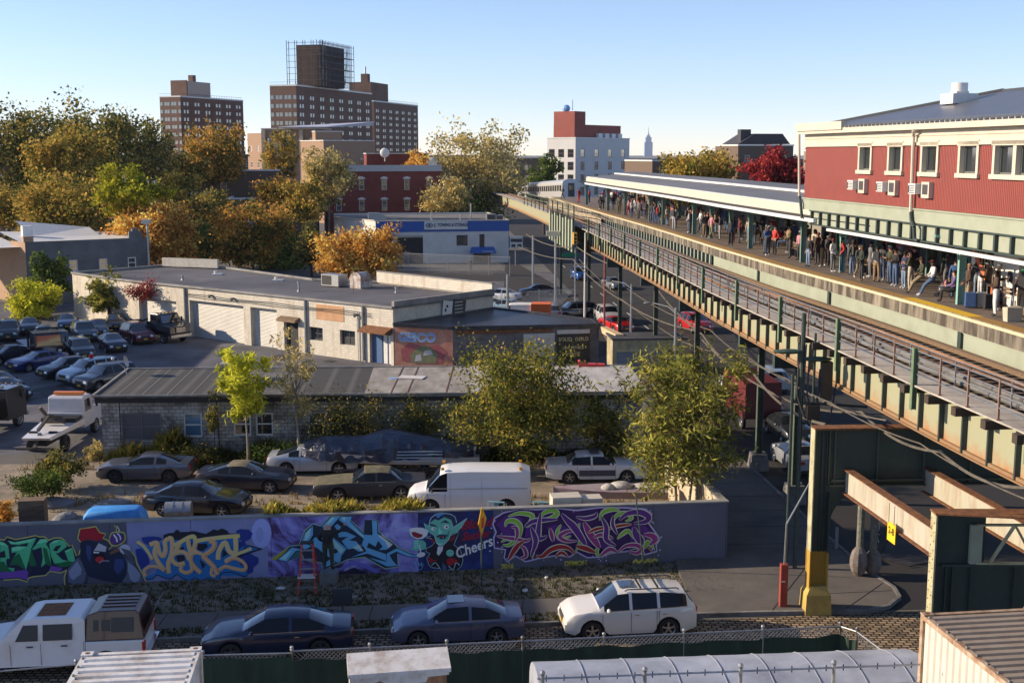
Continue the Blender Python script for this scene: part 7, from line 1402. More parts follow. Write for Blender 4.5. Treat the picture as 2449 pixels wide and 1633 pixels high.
tree('plane_tree', 'dark plane tree cut off by the left edge of the view', 10, 210, 470, 190, 200, 'darkolive', grp=BGT, **BIG)
tree('plane_tree', 'dark plane tree right of the tallest one before the left tower', 325, 262, 440, 150, 215, 'darkolive', grp=BGT, **BIG)
tree('street_tree', 'olive gold tree in front of the tallest plane tree', 150, 275, 470, 215, 178, 'olive', grp=BGT, n_limb=50, n_leaf=17000, leaf=.36, spread=.12)
tree('street_tree', 'bushy olive orange tree above the white house roof', 150, 393, 560, 260, 165, 'olive', grp=BGT, n_limb=60, n_leaf=18000, leaf=.32, spread=.12)
tree('street_tree', 'bright lime tree between the orange trees', 297, 368, 500, 135, 150, 'lime', grp=BGT, n_limb=40, n_leaf=11000, leaf=.30, spread=.14)
tree('street_tree', 'large orange tree behind the grey house parapet', 350, 425, 620, 230, 150, 'orange', grp=BGT, n_limb=60, n_leaf=18000, leaf=.30, spread=.12)
tree('street_tree', 'brown green tree with forked pale trunk before the left tower', 485, 268, 430, 170, 225, 'orangegreen', bark='dark', grp=BGT, shape='vase', n_limb=46, n_leaf=11000, leaf=.40, spread=.12)
tree('street_tree', 'darker forked tree left of the brown green one', 420, 330, 450, 110, 222, 'darkolive', bark='dark', grp=BGT, shape='vase', n_limb=36, n_leaf=5000, leaf=.40, spread=.12)
tree('street_tree', 'thin tree in front of the slanted roof building', 640, 275, 470, 100, 235, 'olive', grp=BGT, shape='vase', n_limb=34, n_leaf=3800, leaf=.42, spread=.11)
tree('street_tree', 'orange topped tree with dark green skirts in the middle', 575, 428, 625, 200, 155, 'orangegreen', bark='dark', grp=BGT, n_limb=60, n_leaf=18000, leaf=.30, spread=.12)
tree('street_tree', 'narrow dark green tree with yellow tips', 712, 488, 625, 90, 148, 'darkolive', bark='dark', grp=BGT, shape='cone', n_limb=46, n_leaf=7000, leaf=.28, spread=.14)
tree('street_tree', 'rounded orange yellow tree left of the towing building', 820, 515, 650, 195, 142, 'orange', bark='dark', grp=BGT, n_limb=60, n_leaf=17000, leaf=.27, spread=.12)
tree('street_tree', 'pale leafed tree before the red brick house', 750, 325, 490, 130, 196, 'pale', grp=BGT, shape='vase', n_limb=44, n_leaf=6500, leaf=.34, spread=.12)
tree('plane_tree', 'big airy plane tree with visible branches right of the towers', 1110, 262, 485, 250, 232, 'pale', grp=BGT, n_limb=70, n_leaf=9500, leaf=.44, spread=.09)
tree('plane_tree', 'low orange tree left of the airy plane tree', 965, 335, 450, 95, 228, 'orange', grp=BGT, n_limb=36, n_leaf=5000, leaf=.40, spread=.13)
tree('street_tree', 'small dark green tree by the white apartment block', 1250, 348, 470, 80, 250, 'green', bark='dark', grp=BGT, n_limb=36, n_leaf=5000, leaf=.40, spread=.14)
tree('street_tree', 'dark tree behind the towing building at its right end', 1080, 440, 530, 200, 225, 'green', bark='dark', grp=BGT, n_limb=36, n_leaf=7000, leaf=.42, spread=.14)
tree('street_tree', 'dark green tree low behind the orange topped tree', 640, 500, 640, 120, 175, 'green', bark='dark', grp=BGT, n_limb=36, n_leaf=7000, leaf=.36, spread=.14)
tree('street_tree', 'dark green tree low behind the towing lot trees', 450, 470, 640, 150, 172, 'green', bark='dark', grp=BGT, n_limb=36, n_leaf=7000, leaf=.36, spread=.14)
tree('street_tree', 'olive tree rising behind the platform canopy', 1600, 330, 470, 195, 150, 'olive', bark='dark', grp=BGT, n_limb=60, n_leaf=17000, leaf=.30, spread=.12)
tree('street_tree', 'maroon tree between the olive tree and the red station house', 1785, 332, 470, 130, 142, 'maroon', bark='dark', grp=BGT, n_limb=60, n_leaf=12000, leaf=.28, spread=.13)
tree('lot_tree', 'small golden tree over the cars at the far left of the lot', 75, 625, 738, 125, 122, 'yellow', bark='dark', n_limb=46, n_leaf=7000, leaf=.20, spread=.13)
tree('lot_tree', 'dark green sapling against the grey house wall', 112, 555, 690, 90, 127, 'green', bark='dark', n_limb=36, n_leaf=5000, leaf=.24, spread=.13)
tree('lot_tree', 'green sapling growing at the garage corner', 243, 600, 728, 95, 117, 'ail', bark='dark', n_limb=40, n_leaf=3600, leaf=.26, frond=True, spread=.12)
yt = tree('yard_tree', 'yellow green tree with drooping fronds in front of the block building', 560, 772, 985, 175, 62.2, 'yellow', n_limb=34, n_leaf=4600, leaf=.17, frond=True, spread=.10, tr=.07)
tree('yard_tree', 'nearly bare grey branched tree beside the yellow fronded one', 680, 735, 985, 170, 62.6, 'pale', n_limb=44, n_leaf=1500, leaf=.13, frond=True, spread=.09, tr=.08, bare=.3, shape='vase')
tree('yard_tree', 'dense olive green tree hiding the middle of the block building', 1190, 740, 1060, 385, 60.5, 'yard', bark='dark', n_limb=130, n_leaf=22000, leaf=.12, spread=.10, tr=.11)
tree('yard_tree', 'low shady bush of the dense tree against the block wall', 1400, 880, 1090, 150, 61.8, 'darkolive', bark='dark', n_limb=50, n_leaf=6000, leaf=.12, spread=.13, tr=.05)
tree('yard_tree', 'tall multi stemmed green tree with feathery leaves at the wall corner', 1575, 735, 1150, 345, 51.0, 'ail', n_limb=130, n_leaf=15500, leaf=.145, frond=True, spread=.10, tr=.075, stems=4)
tree('yard_tree', 'thin vine covered sapling at the left of the yellow fronded tree', 487, 885, 1020, 40, 63.4, 'darkolive', bark='dark', n_limb=22, n_leaf=1600, leaf=.09, spread=.2, tr=.03)
tree('climbing_vine', 'red creeper hanging over the top corner of the garage', 330, 635, 690, 110, 112.3, 'maroon', bark='dark', base_z=3.1, cat='vine', n_limb=30, n_leaf=1800, leaf=.14, spread=.16, tr=.02, flat=.15)
tree('climbing_vine', 'dark creeper sprawling over the block building wall', 800, 905, 1030, 300, 64.2, 'darkolive', bark='dark', cat='vine', n_limb=90, n_leaf=5500, leaf=.09, spread=.13, tr=.03, flat=.06, bare=.3)
tree('weed_bush', 'dry brown shrub behind the silver coupe', 225, 1015, 1080, 80, 64.5, 'pale', bark='dark', cat='shrub', n_limb=30, n_leaf=2200, leaf=.12, frond=True, spread=.15, tr=.03)
tree('weed_bush', 'dark shrub between the coupe and the block wall', 420, 1025, 1075, 200, 63.2, 'darkolive', bark='dark', cat='shrub', n_limb=60, n_leaf=5000, leaf=.11, spread=.13, tr=.03, flat=.3)
tree('weed_bush', 'dark shrub under the nearly bare tree', 640, 1010, 1075, 150, 63.0, 'green', bark='dark', cat='shrub', n_limb=60, n_leaf=4500, leaf=.11, spread=.13, tr=.03, flat=.3)
tree('weed_bush', 'ochre shrub at the left end of the yard', 5, 1135, 1210, 70, 50.5, 'orange', bark='dark', cat='shrub', n_limb=30, n_leaf=2400, leaf=.10, frond=True, spread=.15, tr=.03)
tree('weed_bush', 'dark shrub beside the white wrecker', 130, 1040, 1110, 130, 58.5, 'darkolive', bark='dark', cat='shrub', n_limb=50, n_leaf=4000, leaf=.11, spread=.15, tr=.02)
tree('weed_bush', 'green weeds between the rock slabs', 90, 1085, 1135, 160, 56.0, 'green', bark='dark', cat='shrub', n_limb=50, n_leaf=3500, leaf=.10, spread=.15, tr=.02)
tree('weed_bush', 'dark shrub behind the white and navy sedan', 1440, 1030, 1095, 190, 62.0, 'darkolive', bark='dark', cat='shrub', n_limb=60, n_leaf=5000, leaf=.11, spread=.14, tr=.03)
tree('climbing_vine', 'brown tangle of creeper under the pale metal roof edge', 960, 905, 1020, 160, 64.3, 'yard', bark='dark', cat='vine', n_limb=60, n_leaf=3000, leaf=.08, spread=.13, tr=.03, flat=.06)
tree('street_tree', 'olive tree filling the gap below the left tower', 400, 385, 520, 130, 196, 'olive', grp=BGT, n_limb=40, n_leaf=9000, leaf=.34, spread=.13)
tree('street_tree', 'golden tree before the dark flat building', 640, 400, 500, 130, 198, 'orangegreen', bark='dark', grp=BGT, n_limb=40, n_leaf=9000, leaf=.34, spread=.13)
tree('street_tree', 'dark olive tree low between the orange trees', 470, 420, 540, 120, 185, 'darkolive', bark='dark', grp=BGT, n_limb=40, n_leaf=8000, leaf=.32, spread=.13)
tree('street_tree', 'yellow olive tree at the left end of the red brick house', 700, 405, 520, 110, 190, 'olive', grp=BGT, n_limb=40, n_leaf=7000, leaf=.32, spread=.13)
tree('street_tree', 'orange tree touching the airy plane tree at its foot', 1020, 400, 490, 130, 214, 'pale', grp=BGT, n_limb=40, n_leaf=6000, leaf=.34, spread=.12)
tree('street_tree', 'olive crown low at the far left behind the house roof', 25, 420, 540, 140, 186, 'olive', grp=BGT, n_limb=40, n_leaf=9000, leaf=.34, spread=.13)
# ============================================================ far buildings
def axis(P0, P1): return Plane(P0, P1)
def bigbldg(name, label, cat, P0, P1, depth, H, mat_, rows, cols, ww, wh_, z_first, dz, frame=None, side_cols=0, side='left', roof_m=None, win_off=None, parapet=.5, pair=0, sd_w=None, z0=0, cornice=None, row_top=True):
    """block whose front runs P0 -> P1 (outward to the right of that direction); windows in real recesses"""
    pl = Plane(P0, P1); t = thing(name, label, cat, (*P0, 0), pl.rot); Lx = pl.len; fr = frame or M['white']
    zs = [z_first + dz * k for k in range(rows)]
    def spots(L_, n):
        out = []
        for i in range(n):
            c = L_ * (i + .5) / n
            if pair: out += [c - pair / 2 - ww, c + pair / 2]
            else: out.append(c - ww / 2)
        return out
    fx = spots(Lx, cols); holes = [(a, a + ww, z, z + wh_) for a in fx for z in zs]
    b = MB(); wall_open(b, *FR, 0, Lx, z0, H, holes, .15)
    sx = []
    if side == 'left': sp, sd, sn, srot = (0, depth), (0, -1), (-1, 0), -PI/2
    else: sp, sd, sn, srot = (Lx, 0), (0, 1), (1, 0), PI/2
    if side_cols: sx = spots(depth, side_cols)
    wall_open(b, sp, sd, sn, 0, depth, z0, H, [(a, a + ww, z, z + wh_) for a in sx for z in zs], .15)
    if side == 'left': b.quad((Lx, 0, z0), (Lx, depth, z0), (Lx, depth, H), (Lx, 0, H))
    else: b.quad((0, depth, z0), (0, 0, z0), (0, 0, H), (0, depth, H))
    b.quad((Lx, depth, z0), (0, depth, z0), (0, depth, H), (Lx, depth, H)); b.build('wall', mat_, t)
    b = MB(); b.box(.01, .01, H - .6, Lx - .01, depth - .01, H - .3); b.build('roof', roof_m or M['greyroof'], t)
    b = MB(); cm = cornice or M['white']; c = .25 if cornice else .12
    b.box(-c, -c, H, Lx + c, .3, H + parapet); b.box(-c, .301, H, .3, depth, H + parapet); b.box(Lx - .3, .301, H, Lx + c, depth, H + parapet); b.build('cornice', cm, t)
    spots_ = [((0, 0), 0, a, z) for z in reversed(zs) for a in fx] + [(sp, srot, a, z) for z in reversed(zs) for a in sx]
    for p_, ro, a, z in spots_[:96]: window(t, p_, ro, a, z, ww, wh_, fr, M['glass'], .1, fw=.1 if ww > 1.1 else .08)
    if len(spots_) > 96:
        g = MB()
        for p_, ro, a, z in spots_[96:]:
            dx, dy = math.cos(ro), math.sin(ro); ox, oy = p_[0] + dx * a - dy * .08, p_[1] + dy * a + dx * .08; g.quad((ox, oy, z), (ox + dx * ww, oy + dy * ww, z), (ox + dx * ww, oy + dy * ww, z + wh_), (ox, oy, z + wh_))
        g.build('lower_windows', M['glass'], t)['kind'] = 'stuff'
    return t
TB = brick('tower_brick', (.17, .098, .07), (.145, .08, .058), (.16, .11, .09), .22, .075, .01, stain=(.12, .065, .048), stain_amt=.4, sscale=.1, bump=0)
TBS = brick('sunlit_tan_brick', (.36, .22, .14), (.31, .19, .12), (.3, .22, .17), .22, .075, .01, bump=0)
f_ = 2449 / 2352
def rail_top(t, Lx, D_, H, m):
    d = MB(); d.bar((0, 0, H + 1.3), (Lx, 0, H + 1.3), .08, .08); d.bar((0, 0, H + 1.3), (0, D_, H + 1.3), .08, .08)
    k = 0
    while k < Lx: d.bar((k, 0, H), (k, 0, H + 1.3), .07, .07); k += 1.6
    d.build('roof_railing', m, t)
t1 = bigbldg('apartment_tower', 'tall brown brick tower carrying the scaffolded water tank', 'tower', (-69.8, 400), (-52.0, 458), 9.5, 38.0, TB, 12, 8, 1.15, 1.25, 3.6, 2.75, side_cols=3, pair=.7)
rail_top(t1, 60.6, 9.5, 38, M['dframe'])
pl = Plane((-69.8, 400), (-52.0, 458)); q = pl.p + pl.d * 20
t2 = bigbldg('apartment_tower', 'second brown brick tower stepping back right of the scaffolded one', 'tower', (-58.6, 524), (-44.0, 577), 14, 38.2, TB, 12, 7, 1.15, 1.25, 3.6, 2.75, side_cols=2, pair=.8)
rail_top(t2, 55, 14, 38.2, M['dframe'])
d = MB(); p_ = Plane((-58.6, 524), (-44, 577)); d.box(2, 2, 38.2, 22, 12, 46.5); d.box(3, 4, 46.5, 6, 7, 50); d.build('lift_house', TB, t2); d = MB(); d.tube((4.5, 5.5, 50), (4.5, 5.5, 53), .4, n=8); d.build('chimney_flue', M['steel'], t2)
sc_t = thing('scaffolded_tank', 'dark tank house wrapped in scaffolding on top of the tallest tower', 'scaffolding', (-66.0, 408.5, 38.5), pl.rot)
wS = 24.0
d = MB(); d.box(4, -1.5, 0, 22, 7.5, 13.6); d.build('tank_house', pm('sooty_netting', (.035, .028, .036), .9, var=.3, scale=.3, col2=(.012, .011, .016)), sc_t); d = MB(); d.box(3.6, -1.2, .2, 3.99, 7.2, 13.2); d.build('brick_face', pm('dark_tan_brick', (.06, .035, .025), .9, var=.2, scale=.6), sc_t)
d = MB()
for x in range(0, 27, 2):
    for y in (-3.4, -2.0): d.bar((x, y, 0), (x, y, 14.8), .16, .16)
for y in (-3.4, 0, 3, 6, 9):
    for x in (0, 1.6): d.bar((x, y, 0), (x, y, 14.8), .16, .16)
for z in range(2, 16, 2):
    d.bar((0, -3.4, z), (26, -3.4, z), .12, .12); d.bar((0, -3.4, z), (0, 9, z), .12, .12); d.bar((0, -2, z), (26, -2, z), .1, .1)
for x in range(0, 24, 6): d.bar((x, -3.4, 0), (x + 3, -3.4, 14), .1, .1)
d.build('scaffold_poles', M['dframe'], sc_t)
d = MB()
for z in range(2, 14, 4): d.box(0, -3.4, z + .1, 26, -2, z + .2)
d.build('scaffold_planks', M['wood'], sc_t)
t3 = bigbldg('apartment_tower', 'brown brick tower at the left with a sandy lift house', 'tower', (-119.5, 445), (-105.0, 482), 9, 36.5, TB, 12, 6, 1.15, 1.25, 3.3, 2.75, side_cols=3, pair=.7)
rail_top(t3, 39, 9, 36.5, M['dframe'])
d = MB(); d.box(6, 1, 36.5, 20, 8, 42.5); d.build('lift_house', pm('pale_lift_render', (.42, .36, .30), .8, var=.05), t3); d = MB(); d.box(5.4, 1, 36.5, 5.99, 8, 42.8); d.box(12, 3, 42.5, 14, 5, 45); d.build('lift_house_side', TB, t3)
cv = bigbldg('slanted_roof_building', 'tan building with cream piers and a thin white slanting roof in front of the towers', 'building', (-61.5, 302), (-47.5, 300), 12, 22.4, TBS, 3, 5, 1.3, 1.5, 12, 3.4, frame=M['dframe'], parapet=.2)
d = MB(); d.hexa([(5, -2, 22.7), (17, -2, 22.7), (25, 12, 23.4), (8, 12, 23.0), (5, -2, 22.9), (17, -2, 22.9), (25.5, 12, 24.4), (8, 12, 23.4)]); d.build('slanting_roof', pm('pale_blue_roof', (.50, .52, .60), .5, var=.03), cv)
for k in range(5): d = MB(); d.box(.2 + k * 3.2, -.8, 0, 1.1 + k * 3.2, -.003, 22.2); d.build('pier', pm('dull_cream', (.45, .38, .28), .8), cv)
cvl = bigbldg('slanted_roof_annex', 'sunlit tan wing left of the slanting roof', 'building', (-66.5, 309), (-61.8, 303), 10, 21.4, TBS, 2, 2, 1.0, 1.4, 13, 4, parapet=.2, side='right')
bigbldg('tan_annex', 'square tan block with small roof boxes right of the slanting roof', 'building', (-44.5, 290), (-33.5, 298), 14, 19.4, TBS, 1, 2, 1.3, 1.5, 14, 3, frame=M['dframe'], parapet=.2)
bigbldg('tan_annex', 'smaller tan box on the tan block', 'building', (-47.0, 294), (-41, 296), 6, 21.6, TBS, 1, 1, .9, 1.1, 17.5, 3, frame=M['dframe'], parapet=.2)
RB = brick('deep_red_brick', (.22, .045, .035), (.18, .036, .03), (.16, .07, .06), .22, .075, .01, bump=0, stain=(.13, .03, .025), stain_amt=.42, sscale=.3)
rb = bigbldg('red_brick_house', 'red brick house with grey white bracketed cornice and hooded windows', 'house', (-33.0, 218), (-13.0, 222), 14, 13.3, RB, 3, 5, .95, 1.95, 2.6, 3.7, frame=M['white'], cornice=pm('grey_white_cornice', (.42, .42, .42), .7, var=.05), parapet=1.1)
for x in range(5):
    for z in (4.6, 8.3, 12.0): d = MB(); c = 20.4 * (x + .5) / 5; d.side([(c - .75, z), (c + .75, z), (c + .6, z + .22), (c, z + .42), (c - .6, z + .22)], -.14, -.002); d.build('window_hood', M['white'], rb)
bigbldg('red_brick_house', 'plain red brick top storey behind the hooded house', 'house', (-27.5, 232), (-16, 234), 10, 16.4, RB, 1, 1, .1, .1, 2, 3, parapet=.15)
m = MB(); m.tube((0, 0, 0), (0, 0, 1), .1, n=6); m.ball((0, 0, 1.6), .9, .3, .9, 12, 7); x_, y_ = -23.8, 229.5; tag(m.build('satellite_dish_roof', M['white'], loc=(x_, y_, 15.0), smooth=40), 'white satellite dish standing on the red brick house roof', 'satellite dish')
m = MB(); m.box(-.9, -.7, 0, .9, .7, 1.1); m.ball((0, 0, 1.2), .8, .6, .6, 8, 5); tag(m.build('roof_tank', M['white'], loc=(-14.8, 226, 14.0), smooth=30), 'small white roof tank right of the dish on the red brick house', 'tank')
WB = pm('cool_white_render', (.58, .57, .55), .8, var=.04, scale=.2)
wb = bigbldg('white_apartment_block', 'white apartment block with a red penthouse beyond the canopy', 'building', (16.6, 321), (32.8, 343), 9, 20.4, WB, 5, 4, 1.9, 2.2, 2.2, 3.3, frame=pm('brown_frame', (.17, .12, .10), .6, var=0), side_cols=3, parapet=.25)
d = MB(); d.box(1.5, 1.5, 20.4, 25, 8, 24.0); d.box(1.3, 1.2, 20.4, 6.5, 7.8, 27.4); d.build('red_penthouse', pm('red_penthouse', (.26, .05, .035), .7, var=.08, scale=.3), wb)
d = MB(); d.ball((3, 5, 28.2), 1.1, 1.1, 1.0, 10, 6); d.tube((4.5, 4, 27.8), (4.5, 4, 30.5), .1); d.build('roof_dome', M['lblue'], wb)
d = MB()
for k in range(4): d.box(12 + k * 3.4, .5, 20.6, 14 + k * 3.4, 1.4, 21.8)
d.build('roof_units', M['white'], wb)
DR_ = pm('dark_slate_roof', (.05, .05, .06), .8, var=.1); BB = brick('brown_brick', (.16, .11, .08), (.13, .09, .065), (.14, .11, .09), .22, .075, .01, bump=0)
for (lab, P0, P1, dep, H, mt, rows_, cols_) in (
 ('low brown brick building right of the white apartment block', (30.0, 262), (47, 268), 14, 14.8, BB, 2, 4),
 ('dark gabled building with chimney left of the olive tree', (52.5, 285), (66, 288), 14, 18.2, BB, 1, 3),
 ('grey stone building with dark roof behind the olive and maroon trees', (62, 232), (92, 240), 14, 16.9, pm('grey_tan_stone', (.24, .21, .16), .85, var=.06), 2, 7),
 ('dark red brick building behind the maroon tree', (60, 205), (76, 209), 10, 18.5, RB, 1, 3),
 ('grey brick building low at the far left behind the trees', (-104, 205), (-86, 212), 14, 12.5, BB, 3, 4),
 ('shadowed warehouse behind the forked trees', (-64, 226), (-44, 232), 14, 13.2, BB, 1, 3),
 ('cream fronted building glimpsed between the forked trees', (-72, 214), (-58, 208), 10, 9.5, M['cream'], 2, 3),
 ('dark flat building behind the thin tree', (-50, 214), (-34.5, 216), 10, 8.5, BB, 1, 3),
 ('far brown block on the left horizon', (-190, 420), (-150, 428), 20, 17.5, BB, 2, 8),
 ('far tan block near the left edge of the view', (-235, 520), (-200, 528), 20, 19.5, TBS, 2, 6),
 ('far brown block between the left and centre towers', (-98, 380), (-72, 388), 18, 16.0, BB, 2, 6),
 ('far pale block right of the centre towers', (-46, 520), (-10, 526), 18, 15.5, TBS, 2, 7),
 ('far brick row left of the white apartment block', (-8, 380), (22, 386), 18, 15.0, BB, 2, 6),
 ('far brick row right of the white apartment block', (40, 420), (110, 436), 18, 14.5, BB, 2, 9)):
    o = bigbldg('background_building', lab, 'building', P0, P1, dep, H, mt, rows_, cols_, 1.2, 1.5, H - 1.2 - rows_ * 3.2 + .8, 3.2, frame=M['white'], roof_m=DR_, parapet=.3, cornice=None)
    if 'dark gabled' in lab: d = MB(); d.side([(0, 18.6), (13, 18.6), (11, 21.0), (4, 21.0)], 0, 10); d.box(1, 1, 18.6, 3.5, 3, 22.0); d.build('gable_roof', DR_, o)
    if 'grey stone' in lab: d = MB(); d.hexa([(-.5, -.5, 17.25), (31, -.5, 17.25), (31, 13, 17.25), (-.5, 13, 17.25), (1, 1.5, 18.9), (30, 1.5, 18.9), (30, 12, 18.9), (1, 12, 18.9)]); d.box(6, 4, 18.9, 9, 7, 20.3, ); d.build('mansard_roof', DR_, o)
t = thing('petrol_canopy', 'low white roof with a blue edge glimpsed between the orange trees', 'canopy', (-52, 196, 0), R(4)); d = MB(); d.box(0, 0, 5.2, 11, 6, 5.5); d.build('roof', M['white'], t); d = MB(); d.box(0, -.1, 4.4, 11, -.001, 5.45); d.build('fascia', tblue, t)
for x in (1, 10): d = MB(); d.tube((x, 2, 0), (x, 2, 5.19), .2); d.build('post', M['steel'], t)
SKY_B = pm('haze_tinted_blue', (.30, .40, .55), .7, var=.03, scale=.01)  # distance haze mixed into the base colour of the skyline towers
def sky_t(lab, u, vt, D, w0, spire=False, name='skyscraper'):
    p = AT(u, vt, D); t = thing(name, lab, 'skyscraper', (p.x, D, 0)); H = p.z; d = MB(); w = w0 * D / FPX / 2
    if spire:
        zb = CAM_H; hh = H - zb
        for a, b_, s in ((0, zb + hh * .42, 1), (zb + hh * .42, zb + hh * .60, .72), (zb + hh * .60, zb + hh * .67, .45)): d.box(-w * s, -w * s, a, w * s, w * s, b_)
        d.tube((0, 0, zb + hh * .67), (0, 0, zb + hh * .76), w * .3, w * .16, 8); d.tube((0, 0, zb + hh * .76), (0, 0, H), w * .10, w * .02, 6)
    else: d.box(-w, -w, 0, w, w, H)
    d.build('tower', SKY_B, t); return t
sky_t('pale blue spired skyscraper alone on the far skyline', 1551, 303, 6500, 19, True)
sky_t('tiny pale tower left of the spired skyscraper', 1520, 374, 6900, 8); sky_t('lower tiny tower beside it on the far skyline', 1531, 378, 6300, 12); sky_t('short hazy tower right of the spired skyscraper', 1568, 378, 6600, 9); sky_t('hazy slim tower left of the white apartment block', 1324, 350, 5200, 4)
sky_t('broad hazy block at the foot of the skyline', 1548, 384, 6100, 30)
d = MB(); d.box(-5000, -60, -1, 5000, 7200, 400)
hz = d.build('haze', M['white']); hz['kind'] = 'stuff'; hz['label'] = 'thin pale air'; hz.data.materials.clear()
hm_ = bpy.data.materials.new('haze_air'); hm_.use_nodes = True; t_ = hm_.node_tree; t_.nodes.clear(); ho = t_.nodes.new('ShaderNodeOutputMaterial'); pv = t_.nodes.new('ShaderNodeVolumePrincipled'); pv.inputs['Color'].default_value = (.80, .88, 1, 1); pv.inputs['Density'].default_value = .00005; t_.links.new(pv.outputs[0], ho.inputs['Volume']); hz.data.materials.append(hm_)
# ============================================================ people
def body_mesh(key, J, bulk=1.0):
    """one continuous skinned figure; J maps joint -> (x, y, z), facing +y"""
    E_ = [('hip','chest'),('chest','neck'),('neck','jaw'),('jaw','crown')]
    for s in 'LR': E_ += [('chest','sh'+s),('sh'+s,'el'+s),('el'+s,'wr'+s),('wr'+s,'ha'+s),('hip','hi'+s),('hi'+s,'kn'+s),('kn'+s,'an'+s),('an'+s,'to'+s)]
    rad = dict(hip=.135*bulk, chest=.15*bulk, neck=.058, jaw=.078, crown=.088, sh=.075*bulk, el=.052*bulk, wr=.036*bulk, ha=.03, hi=.098, kn=.066, an=.045, to=.04)
    names = list(J); me = bpy.data.meshes.new('b'); me.from_pydata([J[n] for n in names], [(names.index(a), names.index(b)) for a, b in E_], [])
    o = bpy.data.objects.new('b', me); C.objects.link(o); o.modifiers.new('s', 'SKIN'); sd = o.modifiers.new('d', 'SUBSURF'); sd.levels = 1; sd.render_levels = 1
    if not me.skin_vertices: bpy.context.view_layer.update()
    for i, n in enumerate(names):
        v = me.skin_vertices[0].data[i]; r_ = rad.get(n, rad.get(n[:2], .05)); v.radius = (r_, r_ * (.78 if n in ('hip', 'chest') else 1)); v.use_root = n == 'hip'
    dg = bpy.context.evaluated_depsgraph_get(); dg.update(); m2 = bpy.data.meshes.new_from_object(o.evaluated_get(dg)); bpy.data.objects.remove(o)
    seg = [(Vector(J[a]), Vector(J[b]), 1 if b in ('chest', 'neck') or a in ('hip', 'chest') and b[:2] != 'hi' and b != 'jaw' or b[:2] in ('el', 'wr') else 2 if b[:2] in ('hi', 'kn', 'an') else 3 if b[:2] == 'to' else 0) for a, b in E_]
    mb = MB(); mb.v = [tuple(v.co) for v in m2.vertices]
    for p in m2.polygons:
        c = p.center; best = 9; bi = 0
        for a, b, k in seg:
            d = b - a; t = max(0, min(1, (c - a).dot(d) / d.length_squared)); q = (c - (a + d * t)).length
            if q < best: best = q; bi = k
        mb.f.append(tuple(p.vertices)); mb.mi.append(bi)
    n_body = len(mb.f)
    h = Vector(J['crown']); j_ = Vector(J['jaw']); f = Vector((0, 1, 0)); fc = (h + j_) / 2
    mb.ball(fc + Vector((0, .085, -.005)), .014, .02, .022, 6, 4, 0)
    for s in (-1, 1): mb.ball(fc + Vector((s * .032, .074, .02)), .012, .008, .008, 6, 4, 4); mb.ball(fc + Vector((s * .085, 0, .0)), .012, .022, .03, 6, 4, 0)
    mb.ball(fc + Vector((0, .078, -.045)), .022, .008, .006, 6, 4, 4)
    for s in 'LR':
        w_ = Vector(J['wr' + s]); a = Vector(J['ha' + s]); d = (a - w_).normalized(); sd_ = d.cross(Vector((0, 1, .2))).normalized(); cu = sd_.cross(d)
        for k in range(4):
            b0 = a + sd_ * (k - 1.5) * .019 + d * .015; L_ = (.058, .07, .065, .05)[k]; m_ = b0 + d * L_ * .55 + cu * .008; mb.tube(b0, m_, .0095, .009, 5, 0); mb.tube(m_, m_ + d * L_ * .4 + cu * .022, .009, .007, 5, 0)
        b0 = a - d * .03 + sd_ * (-.028); mb.tube(b0, b0 - sd_ * .03 + d * .045, .011, .009, 5, 0)
    m = mb.mesh('body', [M['skin1'], M['black'], M['black'], M['black'], M['black']], None); m.polygons.foreach_set('use_smooth', [True] * len(m.polygons)); bpy.data.meshes.remove(m2); return m
def pose(**k):
    J = dict(hip=(0, 0, .96), chest=(0, .0, 1.30), neck=(0, 0, 1.47), jaw=(0, .012, 1.55), crown=(0, .0, 1.66))
    for s, g in (('L', -1), ('R', 1)): J.update({'sh'+s: (g*.18, 0, 1.40), 'el'+s: (g*.24, -.02, 1.13), 'wr'+s: (g*.25, .03, .88), 'ha'+s: (g*.25, .05, .81), 'hi'+s: (g*.09, 0, .90), 'kn'+s: (g*.10, .02, .50), 'an'+s: (g*.11, -.01, .09), 'to'+s: (g*.13, .14, .04)})
    J.update(k); return J
